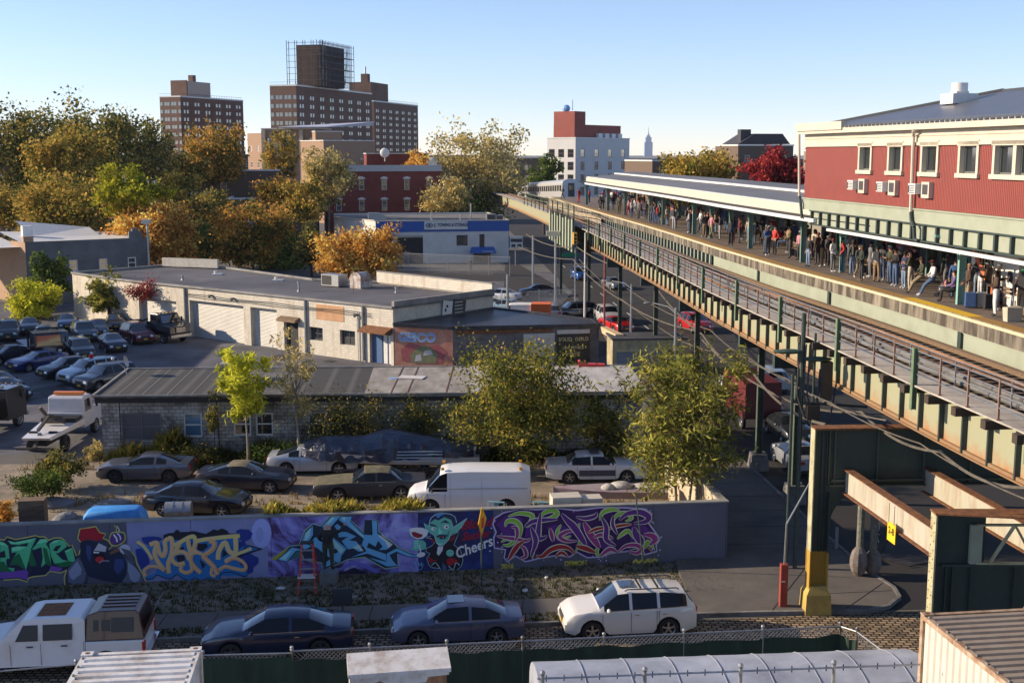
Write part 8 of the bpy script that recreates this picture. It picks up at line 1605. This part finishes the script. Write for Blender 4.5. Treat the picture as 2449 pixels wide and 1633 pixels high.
POSES = {
 'stand': pose(), 'pockets': pose(elL=(-.27,-.08,1.15), wrL=(-.19,.08,.96), haL=(-.15,.12,.92), elR=(.27,-.08,1.15), wrR=(.19,.08,.96), haR=(.15,.12,.92)),
 'phone': pose(elL=(-.25,.02,1.14), wrL=(-.10,.26,1.16), haL=(-.05,.31,1.2), elR=(.25,.02,1.14), wrR=(.10,.26,1.14), haR=(.05,.31,1.18), crown=(0,.06,1.645), jaw=(0,.04,1.54)),
 'walk': pose(knL=(-.10,.16,.52), anL=(-.10,.22,.10), toL=(-.11,.36,.05), knR=(.10,-.02,.50), anR=(.10,-.30,.13), toR=(.11,-.18,.04), elL=(-.25,-.12,1.15), wrL=(-.24,-.1,.92), haL=(-.24,-.08,.85), elR=(.25,.06,1.14), wrR=(.24,.22,.96), haR=(.24,.27,.91)),
 'sit': pose(hip=(0,-.05,.52), chest=(0,-.08,.86), neck=(0,-.06,1.03), jaw=(0,-.03,1.11), crown=(0,-.03,1.22), shL=(-.18,-.08,.96), shR=(.18,-.08,.96), elL=(-.24,.02,.72), elR=(.24,.02,.72), wrL=(-.12,.24,.66), wrR=(.12,.24,.66), haL=(-.06,.28,.68), haR=(.06,.28,.68), hiL=(-.1,-.03,.49), hiR=(.1,-.03,.49), knL=(-.13,.40,.50), knR=(.13,.40,.50), anL=(-.13,.42,.09), anR=(.13,.46,.09), toL=(-.14,.56,.04), toR=(.14,.60,.04)),
 'lean': pose(hip=(0,-.12,.80), chest=(0,-.12,1.14), neck=(0,-.08,1.31), jaw=(0,-.05,1.39), crown=(0,-.04,1.50), shL=(-.19,-.12,1.24), shR=(.19,-.12,1.24), elL=(-.26,-.06,.98), elR=(.26,-.06,.98), wrL=(-.12,.14,.86), wrR=(.12,.14,.86), haL=(-.06,.18,.84), haR=(.06,.18,.84), hiL=(-.1,-.1,.76), hiR=(.1,-.1,.76), knL=(-.12,.26,.50), knR=(.12,.22,.50), anL=(-.13,.45,.09), anR=(.13,.40,.09), toL=(-.14,.58,.04), toR=(.14,.54,.04)),
 'hold': pose(elL=(-.24,.0,1.13), wrL=(-.08,.22,.95), haL=(-.05,.27,.90), elR=(.24,.0,1.13), wrR=(.08,.22,.95), haR=(.05,.27,.90)),
 'reach': pose(elR=(.34,.14,1.38), wrR=(.40,.34,1.52), haR=(.41,.41,1.55), elL=(-.27,.02,1.14), wrL=(-.2,.18,.98), haL=(-.18,.23,.96), toL=(-.15,.13,.04)),
}
BM_ = {}
HB = {}
def hairs(kind):
    if kind in HB: return HB[kind]
    mb = MB()
    if kind == 'bald': HB[kind] = None; return None
    n, m_ = 10, 5; rr_ = {'short': .098, 'long': .104, 'cap': .1, 'beanie': .106, 'hood': .122}[kind]; lim = {'short': 1.7, 'long': 1.8, 'cap': 1.5, 'beanie': 1.55, 'hood': 2.1}[kind]
    ring = []
    for j in range(m_ + 1):
        row = []
        for i in range(n):
            b_ = 2*PI*i/n; a = lim * j / m_ * (1 - .30 * max(0, math.sin(b_))); row.append((rr_ * math.sin(a) * math.cos(b_), rr_ * 1.08 * math.sin(a) * math.sin(b_) - .012, rr_ * 1.12 * math.cos(a)))
        ring.append(row)
    mb.loft(ring, caps=False)
    if kind == 'long': mb.hexa([(-.09, -.1, -.24), (.09, -.1, -.24), (.08, -.04, -.24), (-.08, -.04, -.24), (-.09, -.1, 0), (.09, -.1, 0), (.09, 0, 0), (-.09, 0, 0)])
    if kind == 'cap': mb.hexa([(-.07, .07, .03), (.07, .07, .03), (.05, .17, .02), (-.05, .17, .02), (-.07, .07, .045), (.07, .07, .045), (.05, .17, .035), (-.05, .17, .035)])
    HB[kind] = mb.mesh('hair', M['black'], 60); return HB[kind]
CLOTH = {}
COLS = dict(black=(.022,.021,.024), charcoal=(.055,.055,.06), grey=(.15,.15,.16), pale=(.38,.38,.40), white=(.62,.62,.62), cream=(.50,.43,.33), tan=(.30,.20,.11), khaki=(.24,.18,.11), brown=(.075,.045,.03), olive=(.05,.055,.03), parka=(.025,.035,.025), red=(.50,.045,.035), crimson=(.30,.015,.03), pink=(.50,.22,.25), orange=(.50,.18,.04), navy=(.02,.03,.07), blue=(.05,.10,.24), jeans=(.07,.11,.20), lightjeans=(.20,.27,.38), purple=(.16,.10,.22), maroon=(.13,.02,.03), green=(.03,.20,.10), hair=(.02,.014,.01), blond=(.30,.2,.1), boots=(.36,.20,.08))
NM = dict(parka='green', jeans='blue jeans', lightjeans='pale jeans', pale='pale grey', boots='tan')
def cl(n):
    if n not in CLOTH: CLOTH[n] = pm('cloth_' + n, COLS[n], .9, var=.12, scale=9)
    return CLOTH[n]
def person(label, x, y, z, head, ps, top, leg, shoes='black', hair='short', hc='hair', skin=0, bag=None, s=1., group='people waiting on the station platform'):
    bulk = 1.12 if top in ('black', 'parka', 'brown', 'red') else 1.0
    k = (ps, bulk)
    if k not in BM_: BM_[k] = body_mesh(ps, POSES[ps], bulk)
    o = bpy.data.objects.new('person', BM_[k]); C.objects.link(o); o.location = (x, y, z); o.rotation_euler = (0, 0, R(head)); o.scale = (s,) * 3
    for sl, m in zip(o.material_slots, (M['skin%d' % (1 + skin)], cl(top), cl(leg), cl(shoes), M['black'])): sl.link = 'OBJECT'; sl.material = m
    tag(o, label, 'person', group); J = POSES[ps]
    hm = hairs(hair)
    if hm: 
        q = link('hair' if hair in ('short', 'long') else hair, hm, o, Vector(J['crown']) + Vector((0, 0, -.03))); q.material_slots[0].link = 'OBJECT'; q.material_slots[0].material = cl(hc)
    c = Vector(J['chest'])
    if bag == 'pack':
        if 'pack' not in HB: q = MB(); q.hexa([(-.15,-.30,-.22),(.15,-.30,-.22),(.15,-.13,-.22),(-.15,-.13,-.22),(-.13,-.26,.2),(.13,-.26,.2),(.13,-.12,.2),(-.13,-.12,.2)]); HB['pack'] = q.mesh('backpack', cl('charcoal'), 60)
        link('backpack', HB['pack'], o, c)
    if bag == 'tote':
        if 'tote' not in HB: q = MB(); q.box(.2, -.14, -.62, .3, .16, -.28); q.path([(.25, -.1, -.28), (.22, 0, .1), (.25, .1, -.28)], .01, 4); HB['tote'] = q.mesh('shoulder_bag', cl('brown'))
        link('shoulder_bag', HB['tote'], o, c)
    return o
def zc(p, k): 
    ox, oy, s_ = {'A': (1260, 400, 5.345), 'B': (1650, 460, 5.88), 'C': (2000, 520, 5.238)}[k]; return ox + p[0] / s_, oy + p[1] / s_
LIST = [
 ('C',60,690,'pockets','red','jeans','short','hair',None,'person in red hoodie and blue jeans right of the bright teal column'),
 ('C',200,715,'stand','brown','jeans','cap','charcoal',None,'person in brown vest, cap and blue jeans next to the red hoodie'),
 ('C',310,800,'hold','parka','charcoal','hood','olive',None,'tall person in long hooded dark green parka and tan boots at the platform edge'),
 ('C',420,755,'stand','grey','grey','short','hair',None,'person all in grey just behind the hooded green parka'),
 ('C',500,810,'stand','pale','tan','short','hair','pack','person seen from behind in pale coat with dark backpack and tan trousers'),
 ('C',572,790,'stand','charcoal','jeans','short','hair',None,'person in charcoal coat and blue jeans right of the pale coat'),
 ('C',665,835,'phone','olive','jeans','beanie','white',None,'person in olive jacket, white beanie and jeans'),
 ('C',735,865,'phone','black','jeans','cap','black',None,'person in black jacket bending over a phone beside the white beanie'),
 ('C',845,893,'pockets','navy','lightjeans','cap','black',None,'person in navy sweater and light jeans before the staircase'),
 ('C',925,915,'phone','olive','cream','long','hair',None,'person in olive coat with cream leggings before the staircase'),
 ('C',1030,950,'lean','olive','khaki','cap','brown',None,'person in olive coat and khaki trousers leaning back on a railing'),
 ('C',1170,985,'lean','white','jeans','cap','maroon',None,'person in bright white jacket and maroon cap leaning back'),
 ('C',1450,1065,'sit','purple','black','short','hair',None,'seated person in purple checked top beside the pram'),
 ('C',1640,1120,'hold','brown','tan','short','blond',None,'big person in brown puffer coat holding the blue suitcase'),
 ('C',1800,1040,'stand','navy','white','beanie','black',None,'person in navy jacket behind the silver suitcase'),
 ('C',1745,960,'stand','olive','charcoal','short','hair',None,'person in olive scarf standing behind the brown puffer coat'),
 ('C',1885,1120,'phone','brown','black','beanie','grey',None,'person in grey knitted hat looking down by the black suitcase'),
 ('C',1985,1240,'phone','brown','white','long','hair',None,'person in brown jacket and white trousers near the platform edge'),
 ('C',2085,1110,'sit','tan','maroon','short','hair',None,'seated person in tan jacket before the white booth'),
 ('C',2210,1150,'stand','olive','tan','short','hair','pack','person in olive coat behind the beige shopping bag'),
 ('C',2310,1240,'stand','brown','khaki','beanie','green','pack','person in green beanie with brown backpack at the right edge'),
 ('B',1190,880,'pockets','red','black','short','hair',None,'person in bright red puffer jacket and black trousers under the canopy'),
 ('B',1410,935,'phone','olive','charcoal','short','hair',None,'person in olive jacket right of the red puffer jacket'),
 ('B',1535,960,'stand','pink','charcoal','beanie','pale',None,'person in pink top behind the last teal canopy column'),
 ('B',1665,1050,'stand','black','lightjeans','short','hair',None,'person in black jacket and light jeans left of the bright teal column'),
 ('B',1745,960,'stand','cream','black','long','hair',None,'person with cream fur collar behind the black jacket'),
 ('B',1855,1050,'phone','black','tan','short','hair',None,'person in black coat and tan trousers left of the bright teal column'),
 ('B',1965,990,'stand','olive','jeans','short','hair',None,'person in camouflage olive jacket behind the teal column'),
 ('B',420,675,'phone','charcoal','pale','short','hair',None,'person in charcoal coat and pale trousers nearest the edge mid platform'),
 ('B',610,712,'stand','navy','crimson','short','hair','tote','person in navy jacket and crimson trousers mid platform'),
 ('B',830,690,'stand','cream','lightjeans','short','hair',None,'person in cream sweater beside a canopy column mid platform'),
 ('B',1005,730,'stand','black','black','short','hair',None,'person in long black coat left of the red puffer jacket'),
 ('B',930,690,'sit','purple','jeans','long','hair',None,'seated person in lilac top left of the long black coat'),
 ('B',1265,775,'sit','crimson','jeans','short','hair',None,'seated person in crimson top behind the red puffer jacket'),
 ('B',1330,800,'sit','black','jeans','short','hair',None,'seated person in black top right of the red puffer jacket'),
 ('B',1085,745,'sit','white','charcoal','short','hair',None,'seated person in white top left of the red puffer jacket'),
 ('B',250,620,'stand','black','black','short','hair','tote','person in black coat with shoulder bag under the middle of the canopy'),
 ('B',150,570,'walk','white','lightjeans','short','hair',None,'person in white sweater walking under the middle of the canopy'),
 ('B',730,670,'stand','tan','charcoal','short','hair',None,'person in tan coat behind the crimson trousers'),
 ('A',460,405,'walk','navy','black','short','hair',None,'lone dark figure nearest the train at the far platform end'),
 ('A',665,455,'stand','crimson','red','short','hair',None,'person in red coat near the far platform end'),
 ('A',800,455,'stand','red','charcoal','short','hair',None,'person in short red jacket right of the red coat'),
 ('A',935,540,'stand','black','black','short','hair','tote','large person in black with a bag at the far edge of the platform'),
 ('A',1180,600,'stand','olive','olive','short','hair',None,'person all in olive standing at the far edge of the platform'),
 ('A',1300,618,'walk','pink','crimson','long','hair',None,'person in pink and crimson walking on the far half of the platform'),
 ('A',1375,612,'walk','white','white','short','hair',None,'person all in white walking beside the pink one'),
 ('A',1430,660,'stand','grey','charcoal','short','hair',None,'person in grey beside the white walker'),
 ('A',1520,668,'stand','tan','black','short','hair','pack','person in tan jacket with backpack on the far half of the platform'),
 ('A',1620,672,'stand','black','black','short','hair',None,'person in black right of the tan jacket and backpack'),
 ('A',1880,798,'stand','pale','pale','short','hair','pack','person all in pale grey with a backpack seen from behind'),
 ('A',2090,850,'stand','black','charcoal','short','orange',None,'person in black with orange scarf mid platform'),
 ('A',2240,830,'walk','pale','grey','short','hair',None,'person in pale grey top striding mid platform'),
 ('A',2310,885,'stand','charcoal','black','short','hair',None,'person in charcoal beside the pale grey strider'),
]
rp = random.Random(11); used_l = set()
for i, (k, zx, zy, ps, top, leg, hr, hcol, bag, lab) in enumerate(LIST):
    u, v = zc((zx, zy), k); x, y = G(u, v, PZ); 
    hd = 90 + rp.uniform(-50, 50) if ps not in ('lean', 'sit') else 75 + rp.uniform(-20, 20)
    if 'from behind' in lab or bag == 'pack': hd = -rp.uniform(10, 60)
    person(lab, x, y, PZ, hd, ps, top, leg, 'boots' if 'tan boots' in lab else rp.choice(['black', 'charcoal', 'white']), hr, hcol, i % 3, bag, rp.uniform(.96, 1.05))
    if ps == 'sit': pass
TOPS = ['black', 'charcoal', 'navy', 'grey', 'olive', 'brown', 'red', 'white', 'blue', 'tan', 'maroon', 'pale', 'pink', 'white', 'cream', 'red', 'lightjeans']; LEGS = ['black', 'jeans', 'charcoal', 'jeans', 'khaki', 'lightjeans', 'grey']
ORD = ['nearest', 'second', 'third', 'fourth', 'fifth', 'sixth', 'seventh', 'eighth', 'ninth', 'tenth', 'eleventh', 'farthest']
placed = 0; yy = 46.0
while placed < 125:
    yy += rp.uniform(.2, .9) * (1 + placed / 70); 
    if yy > 150: break
    off = rp.choice([1.6, 2.4, 3.2, 4.2, 5.0, 6.2]) + rp.uniform(-.3, .3); x = PE(yy) + off; top = rp.choice(TOPS); leg = rp.choice(LEGS); ci = min(range(12), key=lambda q: abs(cols[11 - q][1] - yy)); cy = cols[11 - ci][1]
    if any(math.hypot(x - c_[0], yy - c_[1]) < .45 for c_ in cols): continue
    pos = ('before' if yy < cy else 'beyond') + ' the ' + ORD[ci] + ' canopy column'; ed = 'near the edge' if off < 2.8 else 'midway' if off < 4.6 else 'far back'; ps = rp.choice(['stand', 'pockets', 'phone', 'walk', 'hold', 'stand'])
    lab = f"person in {NM.get(top, top)} and {NM.get(leg, leg)} {ed} {pos}"
    if lab in used_l: continue
    used_l.add(lab); person(lab, x, yy, PZ, rp.uniform(0, 360), ps, top, leg, rp.choice(['black', 'charcoal', 'white']), rp.choice(['short', 'short', 'long', 'beanie', 'cap', 'hood']), rp.choice(['hair', 'hair', 'black', 'brown', 'grey', 'maroon']), rp.randrange(3), rp.choice([None, None, 'pack', 'tote']), rp.uniform(.93, 1.06)); placed += 1
def case_(lab, u, v, col, h=.62, w_=.42):
    x, y = G(u, v, PZ); t = thing('suitcase', lab, 'suitcase', (x, y, PZ), R(rp.uniform(-15, 15)), 'luggage on the platform'); m = MB(); m.box(-w_/2, -.13, .05, w_/2, .13, h); 
    m.build('shell', cl(col), t, bevel=.03); m = MB(); m.path([(-.1, .08, h), (-.1, .08, h + .4), (.1, .08, h + .4), (.1, .08, h)], .01, 5); m.build('handle', M['steel'], t)
    for a in (-1, 1): m = MB(); m.ball((a * w_ * .38, 0, .03), .03); m.build('wheel', M['black'], t)
for (zx, zy), col, lab in (((1675, 1135), 'blue', 'blue suitcase standing before the brown puffer coat'), ((1812, 1130), 'pale', 'silver suitcase right of the blue one'), ((1915, 1160), 'black', 'black suitcase behind the white trousered person')): case_(lab, *zc((zx, zy), 'C'), col)
x, y = G(*zc((2200, 1300), 'C'), PZ); junk('shopping_bag', 'large beige shopping bag standing near the platform edge', 'bag', x, y, 8, lambda q: q.hexa([(-.26, -.15, 0), (.26, -.15, 0), (.26, .15, 0), (-.26, .15, 0), (-.3, -.17, .52), (.3, -.17, .5), (.3, .17, .55), (-.3, .17, .5)]), cl('cream'), z=PZ)
t = thing('pram', 'folding pram carrying a toddler in pink beside the teal column', 'pram', (*G(*zc((1340, 1000), 'C'), PZ), PZ), R(60)); m = MB(); m.path([(0, -.3, .1), (0, .35, 1.0)], .015, 5); m.path([(.4, -.3, .1), (.4, .35, 1.0)], .015, 5); m.path([(0, .35, 1.0), (.4, .35, 1.0)], .015, 5); m.path([(0, .3, .1), (0, -.1, .6)], .015, 5); m.path([(.4, .3, .1), (.4, -.1, .6)], .015, 5); m.build('frame', M['dframe'], t); m = MB(); m.box(.03, -.15, .4, .37, .2, .45); m.build('seat', cl('navy'), t)
for a in (0, .4):
    for b_ in (-.3, .3): m = MB(); m.tube((a - .02, b_, .09), (a + .02, b_, .09), .09, n=10); m.build('wheel', M['black'], t)
person('toddler in pink sitting in the pram', t.location.x + .1, t.location.y + .2, PZ + .2, 90, 'sit', 'pink', 'white', 'pink', 'short', 'hair', 0, None, .5)
for y in (60.5, 71, 47.2):
    t = thing('platform_bench', {60.5: 'long wooden bench under the canopy behind the red puffer jacket', 71: 'wooden bench farther along under the canopy', 47.2: 'slatted bench beside the pram'}[y], 'bench', (PE(y) + 3.0, y, PZ), R(92), 'platform benches')
    m = MB(); [m.box(-1.1, -.2 + k * .14, .43, 1.1, -.09 + k * .14, .46) for k in range(3)]; m.build('seat', M['wood'], t); m = MB(); [m.box(-1.1, .24, .6 + k * .15, 1.1, .27, .7 + k * .15) for k in range(2)]; m.build('backrest', M['wood'], t)
    for a in (-1, 0, 1): m = MB(); m.box(a - .03, -.2, 0, a + .03, .27, .42); m.build('leg', M['dframe'], t)
px_, py_ = G(770, 1398, .05)
_p = person('person in black sweatshirt spraying the blue letters beside the red ladder', px_ + .22, py_ + .3, .52, -6, 'reach', 'black', 'olive', 'black', 'bald', 'hair', 0, None, 1.14, None); _p.scale = (1.36, 1.25, 1.12)
t = thing('step_ladder', 'red fibreglass step ladder standing before the blue lettering', 'ladder', (px_ - .4, py_ - 1.0, .05), R(4)); RL = pm('red_fibreglass', (.50, .05, .025), .5, var=.05)
for s in (-.3, .3):
    m = MB(); m.bar((s * 1.1, -.1, 0), (s * .65, .45, 1.85), .07, .04); m.build('rail', RL, t); m = MB(); m.bar((s * 1.2, 1.15, 0), (s * .7, .55, 1.8), .05, .03); m.build('rear_leg', RL, t)
for k in range(5): m = MB(); f__ = k / 5.2 + .1; m.box(-.33 + .1 * f__, -.16 + .55 * f__, .1 + 1.7 * f__, .33 - .1 * f__, -.02 + .55 * f__, .13 + 1.7 * f__); m.build('tread', M['steel'], t)
m = MB(); m.box(-.24, .35, 1.84, .24, .65, 1.89); m.build('top_cap', M['black'], t)
m = MB(); m.box(-.35, -.1, .62, .3, .5, .66, M=Matrix.Rotation(R(-6), 4, 'X')); m.build('paint_shelf', M['white'], t)
m = MB(); m.box(-.3, -.35, 0, .35, .3, .47); tag(m.build('low_platform', M['steel'], loc=(px_ + .22, py_ + .3, .05)), 'low metal step the painter stands on', 'step')
person('person in dark coat standing by the towing yard fence', -5.9, 173, 0, 150, 'stand', 'black', 'charcoal', group=None)
# ============================================================ posts, signs, wires, clutter
x, y = G(1152, 1402, .05); t = thing('warning_sign_post', 'thin green post with a narrow yellow diamond sign seen nearly edge on before the mural', 'sign', (x, y, .05), R(70)); m = MB(); m.tube((0, 0, 0), (0, 0, 3.1), .03, n=6); m.build('post', M['green'], t)
m = MB(); m.hexa([(-.02, -.02, 2.05), (-.02, 0, 2.05), (.02, 0, 2.05), (.02, -.02, 2.05), (-.42, -.05, 2.6), (-.42, -.02, 2.6), (.42, -.02, 2.6), (.42, -.05, 2.6)]); m.hexa([(-.42, -.05, 2.601), (.42, -.05, 2.601), (.42, -.02, 2.601), (-.42, -.02, 2.601), (-.02, -.02, 3.15), (.02, -.02, 3.15), (.02, 0, 3.15), (-.02, 0, 3.15)]); m.box(-.1, -.06, 2.35, .1, -.051, 2.75, 1); m.build('diamond_plate', [pm('warning_yellow', (.85, .45, .02), .5, var=0), pm('bright_red', (.6, .05, .04))], t)
x, y = G(1545, 1392, .05); m = MB(); m.path([(0, 0, 0), (.0, 0, .5), (-.35, -.1, 3.3)], .028, 6); tag(m.build('leaning_pole', M['green'], loc=(x, y + 1.2, .05)), 'thin leaning pole with worn paint behind the white crossover', 'pole')
x, y = G(1872, 1448, .13); t = thing('red_bollard_post', 'red square bollard with a thin bent grey pole rising from it', 'bollard', (x, y, .13), 0); m = MB(); m.box(-.13, -.13, 0, .13, .13, 1.6); m.box(-.11, -.135, .95, .03, -.1301, 1.0, 1); m.build('casing', [pm('oxide_red', (.30, .05, .035), .6, var=.08, scale=3), M['white']], t, bevel=.02); m = MB(); m.path([(0, 0, 1.6), (.03, 0, 3.1), (1.25, .5, 5.1)], .03, 6); m.build('pole', M['steel'], t)
x, y = G(2000, 1310, .13); m = MB(); m.tube((0, 0, 0), (0, 0, .9), .07, n=8); tag(m.build('short_bollard', M['concrete'], loc=(x, y, .13)), 'short pale bollard on the corner pavement behind the portal frame', 'bollard')
LG_ = 'street lamps along the avenue'
def lamp_post(lab, x, y, h, arm=(1.2, -.5), m_=None, z0=0, grp=LG_):
    t = thing('street_lamp', lab, 'street lamp', (x, y, z0), 0, grp); m = MB(); m.tube((0, 0, 0), (0, 0, h), .11, .07, 8); m.build('pole', m_ or M['steel'], t); m = MB(); m.path([(0, 0, h * .93), (arm[0] * .3, arm[1] * .3, h), (arm[0], arm[1], h + .15)], .035, 6); m.build('arm', m_ or M['steel'], t); m = MB(); m.ball((arm[0] + .2 * (1 if arm[0] > 0 else -1), arm[1], h + .12), .36, .14, .09, 10, 6); m.build('lamp_head', m_ or M['green'], t); return t
lamp_post('white lamp pole left of the red pole by the garage corner', 8.2 - 1.2, 116, 9.0, (.2, .1), M['white']); lamp_post('curved arm pale lamp post beyond the low garage', 10.0, 101, 5.7, (-1.6, 1.4), M['steel']); lamp_post('curved arm lamp post nearest the leafy wall tree', 11.3, 83, 6.0, (-1.5, 1.6), M['steel'])
m = MB(); m.tube((0, 0, 0), (0, 0, 8.6), .1, n=8); tag(m.build('red_pole', pm('dull_red_paint', (.25, .06, .05), .6, var=.1), loc=(8.6, 112, 0)), 'dull red pole rising beside the railway above the white wagon', 'pole')
for (lab, x, y, h, w_) in (('pale box head post left of the white lamp pole', 4.6, 128, 8.0, 1.0), ('wooden utility pole behind the garage parapet', -.4, 111, 5.5, 0), ('tall post left of the avenue beyond the towing building', 2.6, 150, 6.5, 0), ('pale lamp post behind the orange trees', -42, 140, 8.6, .6)):
    t = thing('utility_post', lab, 'post', (x, y, 0)); m = MB(); m.tube((0, 0, 0), (0, 0, h), .13, n=8); m.build('pole', M['steel'], t)
    if w_: m = MB(); m.box(-w_, -.3, h - .1, w_ * .6, .3, h + .4); m.build('head', M['cream'], t)
t = thing('street_name_sign', 'small green street name sign on a post under the railway', 'sign', (7.0, 134, 0)); m = MB(); m.tube((0, 0, 0), (0, 0, 6.2), .08, n=6); m.build('post', M['steel'], t); m = MB(); m.box(-1.5, -.03, 5.2, .3, .03, 5.6); m.build('plate', pm('sign_green', (.01, .25, .13), .5, var=0), t)
t = thing('traffic_light', 'yellow traffic light hanging from the swagged cables', 'traffic light', (5.8, 112, 8.2), R(10)); m = MB(); m.box(-.18, -.18, 0, .18, .18, 1.1); m.build('housing', pm('traffic_yellow', (.75, .42, .04), .5, var=0), t, bevel=.03)
for k in range(3): m = MB(); m.tube((0, -.19, .2 + k * .33), (0, -.3, .2 + k * .33), .12, n=8); m.build('visor', M['black'], t)
CB = pm('grey_cable', (.12, .105, .085), .8, var=.2, scale=3)
def cable(lab, pts, r_=.05, sag=.5, n=3, m_=None):
    q = MB()
    for a, b_ in zip(pts, pts[1:]):
        a, b_ = Vector(a), Vector(b_); P_ = [a.lerp(b_, k / 12) - Vector((0, 0, sag * 4 * (k / 12) * (1 - k / 12))) for k in range(13)]; q.path(P_, r_, 5)
    return tag(q.build('cable', m_ or CB, smooth=60), lab, 'cable', 'cables strung beside the railway')
W3 = lambda u, v, d: tuple(AT(u, v, d))
cable('thick bundled cable swagging from the far bay to the leafy tree', [W3(1258, 560, 128), W3(1378, 590, 118), W3(1545, 650, 104), W3(1680, 800, 76), W3(1800, 890, 60), W3(1975, 1015, 44)], .055, .5)
cable('lower bundled cable running under the first one', [W3(1240, 590, 130), W3(1370, 620, 119), W3(1490, 720, 100), W3(1660, 790, 80), W3(1830, 930, 58), W3(2060, 985, 44.5), W3(2250, 1080, 37), W3(2470, 1165, 31)], .045, .35)
cable('thin wire crossing the avenue under the bundled cables', [W3(1385, 620, 118), W3(1560, 770, 95), W3(1700, 840, 75)], .03, .3)
cable('cable pair passing in front of the portal frame top', [W3(1790, 855, 60), W3(1990, 965, 43), W3(2200, 1060, 37), W3(2470, 1200, 30)], .022, .12)
cable('upper cable hanging just below the railway girder', [W3(1500, 690, 104), W3(1700, 790, 74), W3(1880, 905, 52), W3(2120, 1005, 40)], .03, .3)
t = thing('signal_mast', 'dark mast with cross arms, lamps and hanging looped cables beside the railway', 'mast', (11.3, 46.5, 0)); m = MB(); m.tube((0, 0, 0), (0, 0, 10.4), .09, n=8); m.tube((.5, .1, 3), (.5, .1, 9.6), .05, n=6); m.tube((-.35, 0, 0), (-.35, 0, 8), .06, n=6); m.build('mast', M['dgreen'], t)
for z, s in ((8.9, -1), (8.6, 1)): m = MB(); m.ball((s * .55, 0, z), .62, .22, .1, 10, 6); m.build('lamp', M['green'], t)
m = MB(); m.box(.75, -.2, 7.0, 1.15, .2, 8.5); m.box(.2, -.25, 6.2, .7, .1, 6.8); m.build('equipment_box', pm('brown_box', (.05, .04, .03), .7, var=.1), t)
for k, (a, z, r2) in enumerate(((-.15, 6.3, .9), (.1, 6.6, .6), (.25, 6.0, 1.1))): m = MB(); m.path([(a, -.1, 9.2), (a - .05, -.12, 7.2), (a + r2 * .3, -.15, z), (a + r2 * .8, -.1, z + .2), (a + r2, 0, z + 1.6)], .035, 6); m.build('hanging_cable', M['dframe'], t)
m = MB(); m.bar((-.35, 0, 6.9), (2.6, 0, 6.7), .08, .08); m.build('cross_arm', M['dgreen'], t)
t = thing('red_lorry', 'red delivery lorry under the railway behind the green column', 'lorry', (14.7, 74, 0), R(96)); m = MB(); m.box(-3, -1.1, .8, 2, 1.1, 3.0); m.build('cargo_box', pm('lorry_red', (.12, .012, .014), .5, var=.1), t); m = MB(); m.hexa([(2.05, -1, .5), (3.6, -1, .5), (3.6, 1, .5), (2.05, 1, .5), (2.05, -.95, 2.4), (3.1, -.95, 2.4), (3.1, .95, 2.4), (2.05, .95, 2.4)]); m.build('cab', M['white'], t)
for a in (-2, 2.7):
    for s in (1, -1): wheel(t, a, s * .95, .42, RIMS, s)
t = thing('towing_yard_fence', 'barbed wire chain link fence before the towing building', 'fence', (0, 0, 0)); fence_run(t, (-17.5, 172), (-.3, 164), 0, 2.6, 'none', post=3.4)
t = thing('garage_yard_fence', 'chain link fence with pipe rail behind the garage corner', 'fence', (0, 0, 0)); fence_run(t, (-1.0, 118), (6.4, 122), 0, 3.0, 'none', post=3.7)
for i, (u, v, s_, lab) in enumerate(((672, 1407, .22, 'white crumpled litter left of the ladder on the verge'), (845, 1428, .22, 'beige scrap of litter right of the ladder'), (1256, 1412, .2, 'white plastic bag on the grass by the purple lettering'), (1222, 1386, .25, 'flat grey stone on the grass by the purple lettering'), (1040, 1435, .35, 'flat grey slab in the grass above the sidewalk'), (1715, 1356, .14, 'white litter by the right end of the mural wall'), (855, 1425, .12, 'small pale scrap beside the beige one'), (1307, 1381, .14, 'white cup on the verge below the purple lettering'))):
    x, y = G(u, v, .06); junk('litter', lab, 'litter', x, y, i * 37, lambda q: q.ball((0, 0, .02), s_, s_ * .6, s_ * .25, 7, 4), M['white'] if 'white' in lab else M['concrete'], z=.06)
x, y = G(820, 1490, 0); junk('parking_meter_sign', 'small dark sign standing behind the dark blue sedan', 'sign', x, y, 6, lambda q: q.tube((0, 0, 0), (0, 0, 1.1), .03).box(-.35, -.04, .7, .35, .04, 1.3), M['dframe'])
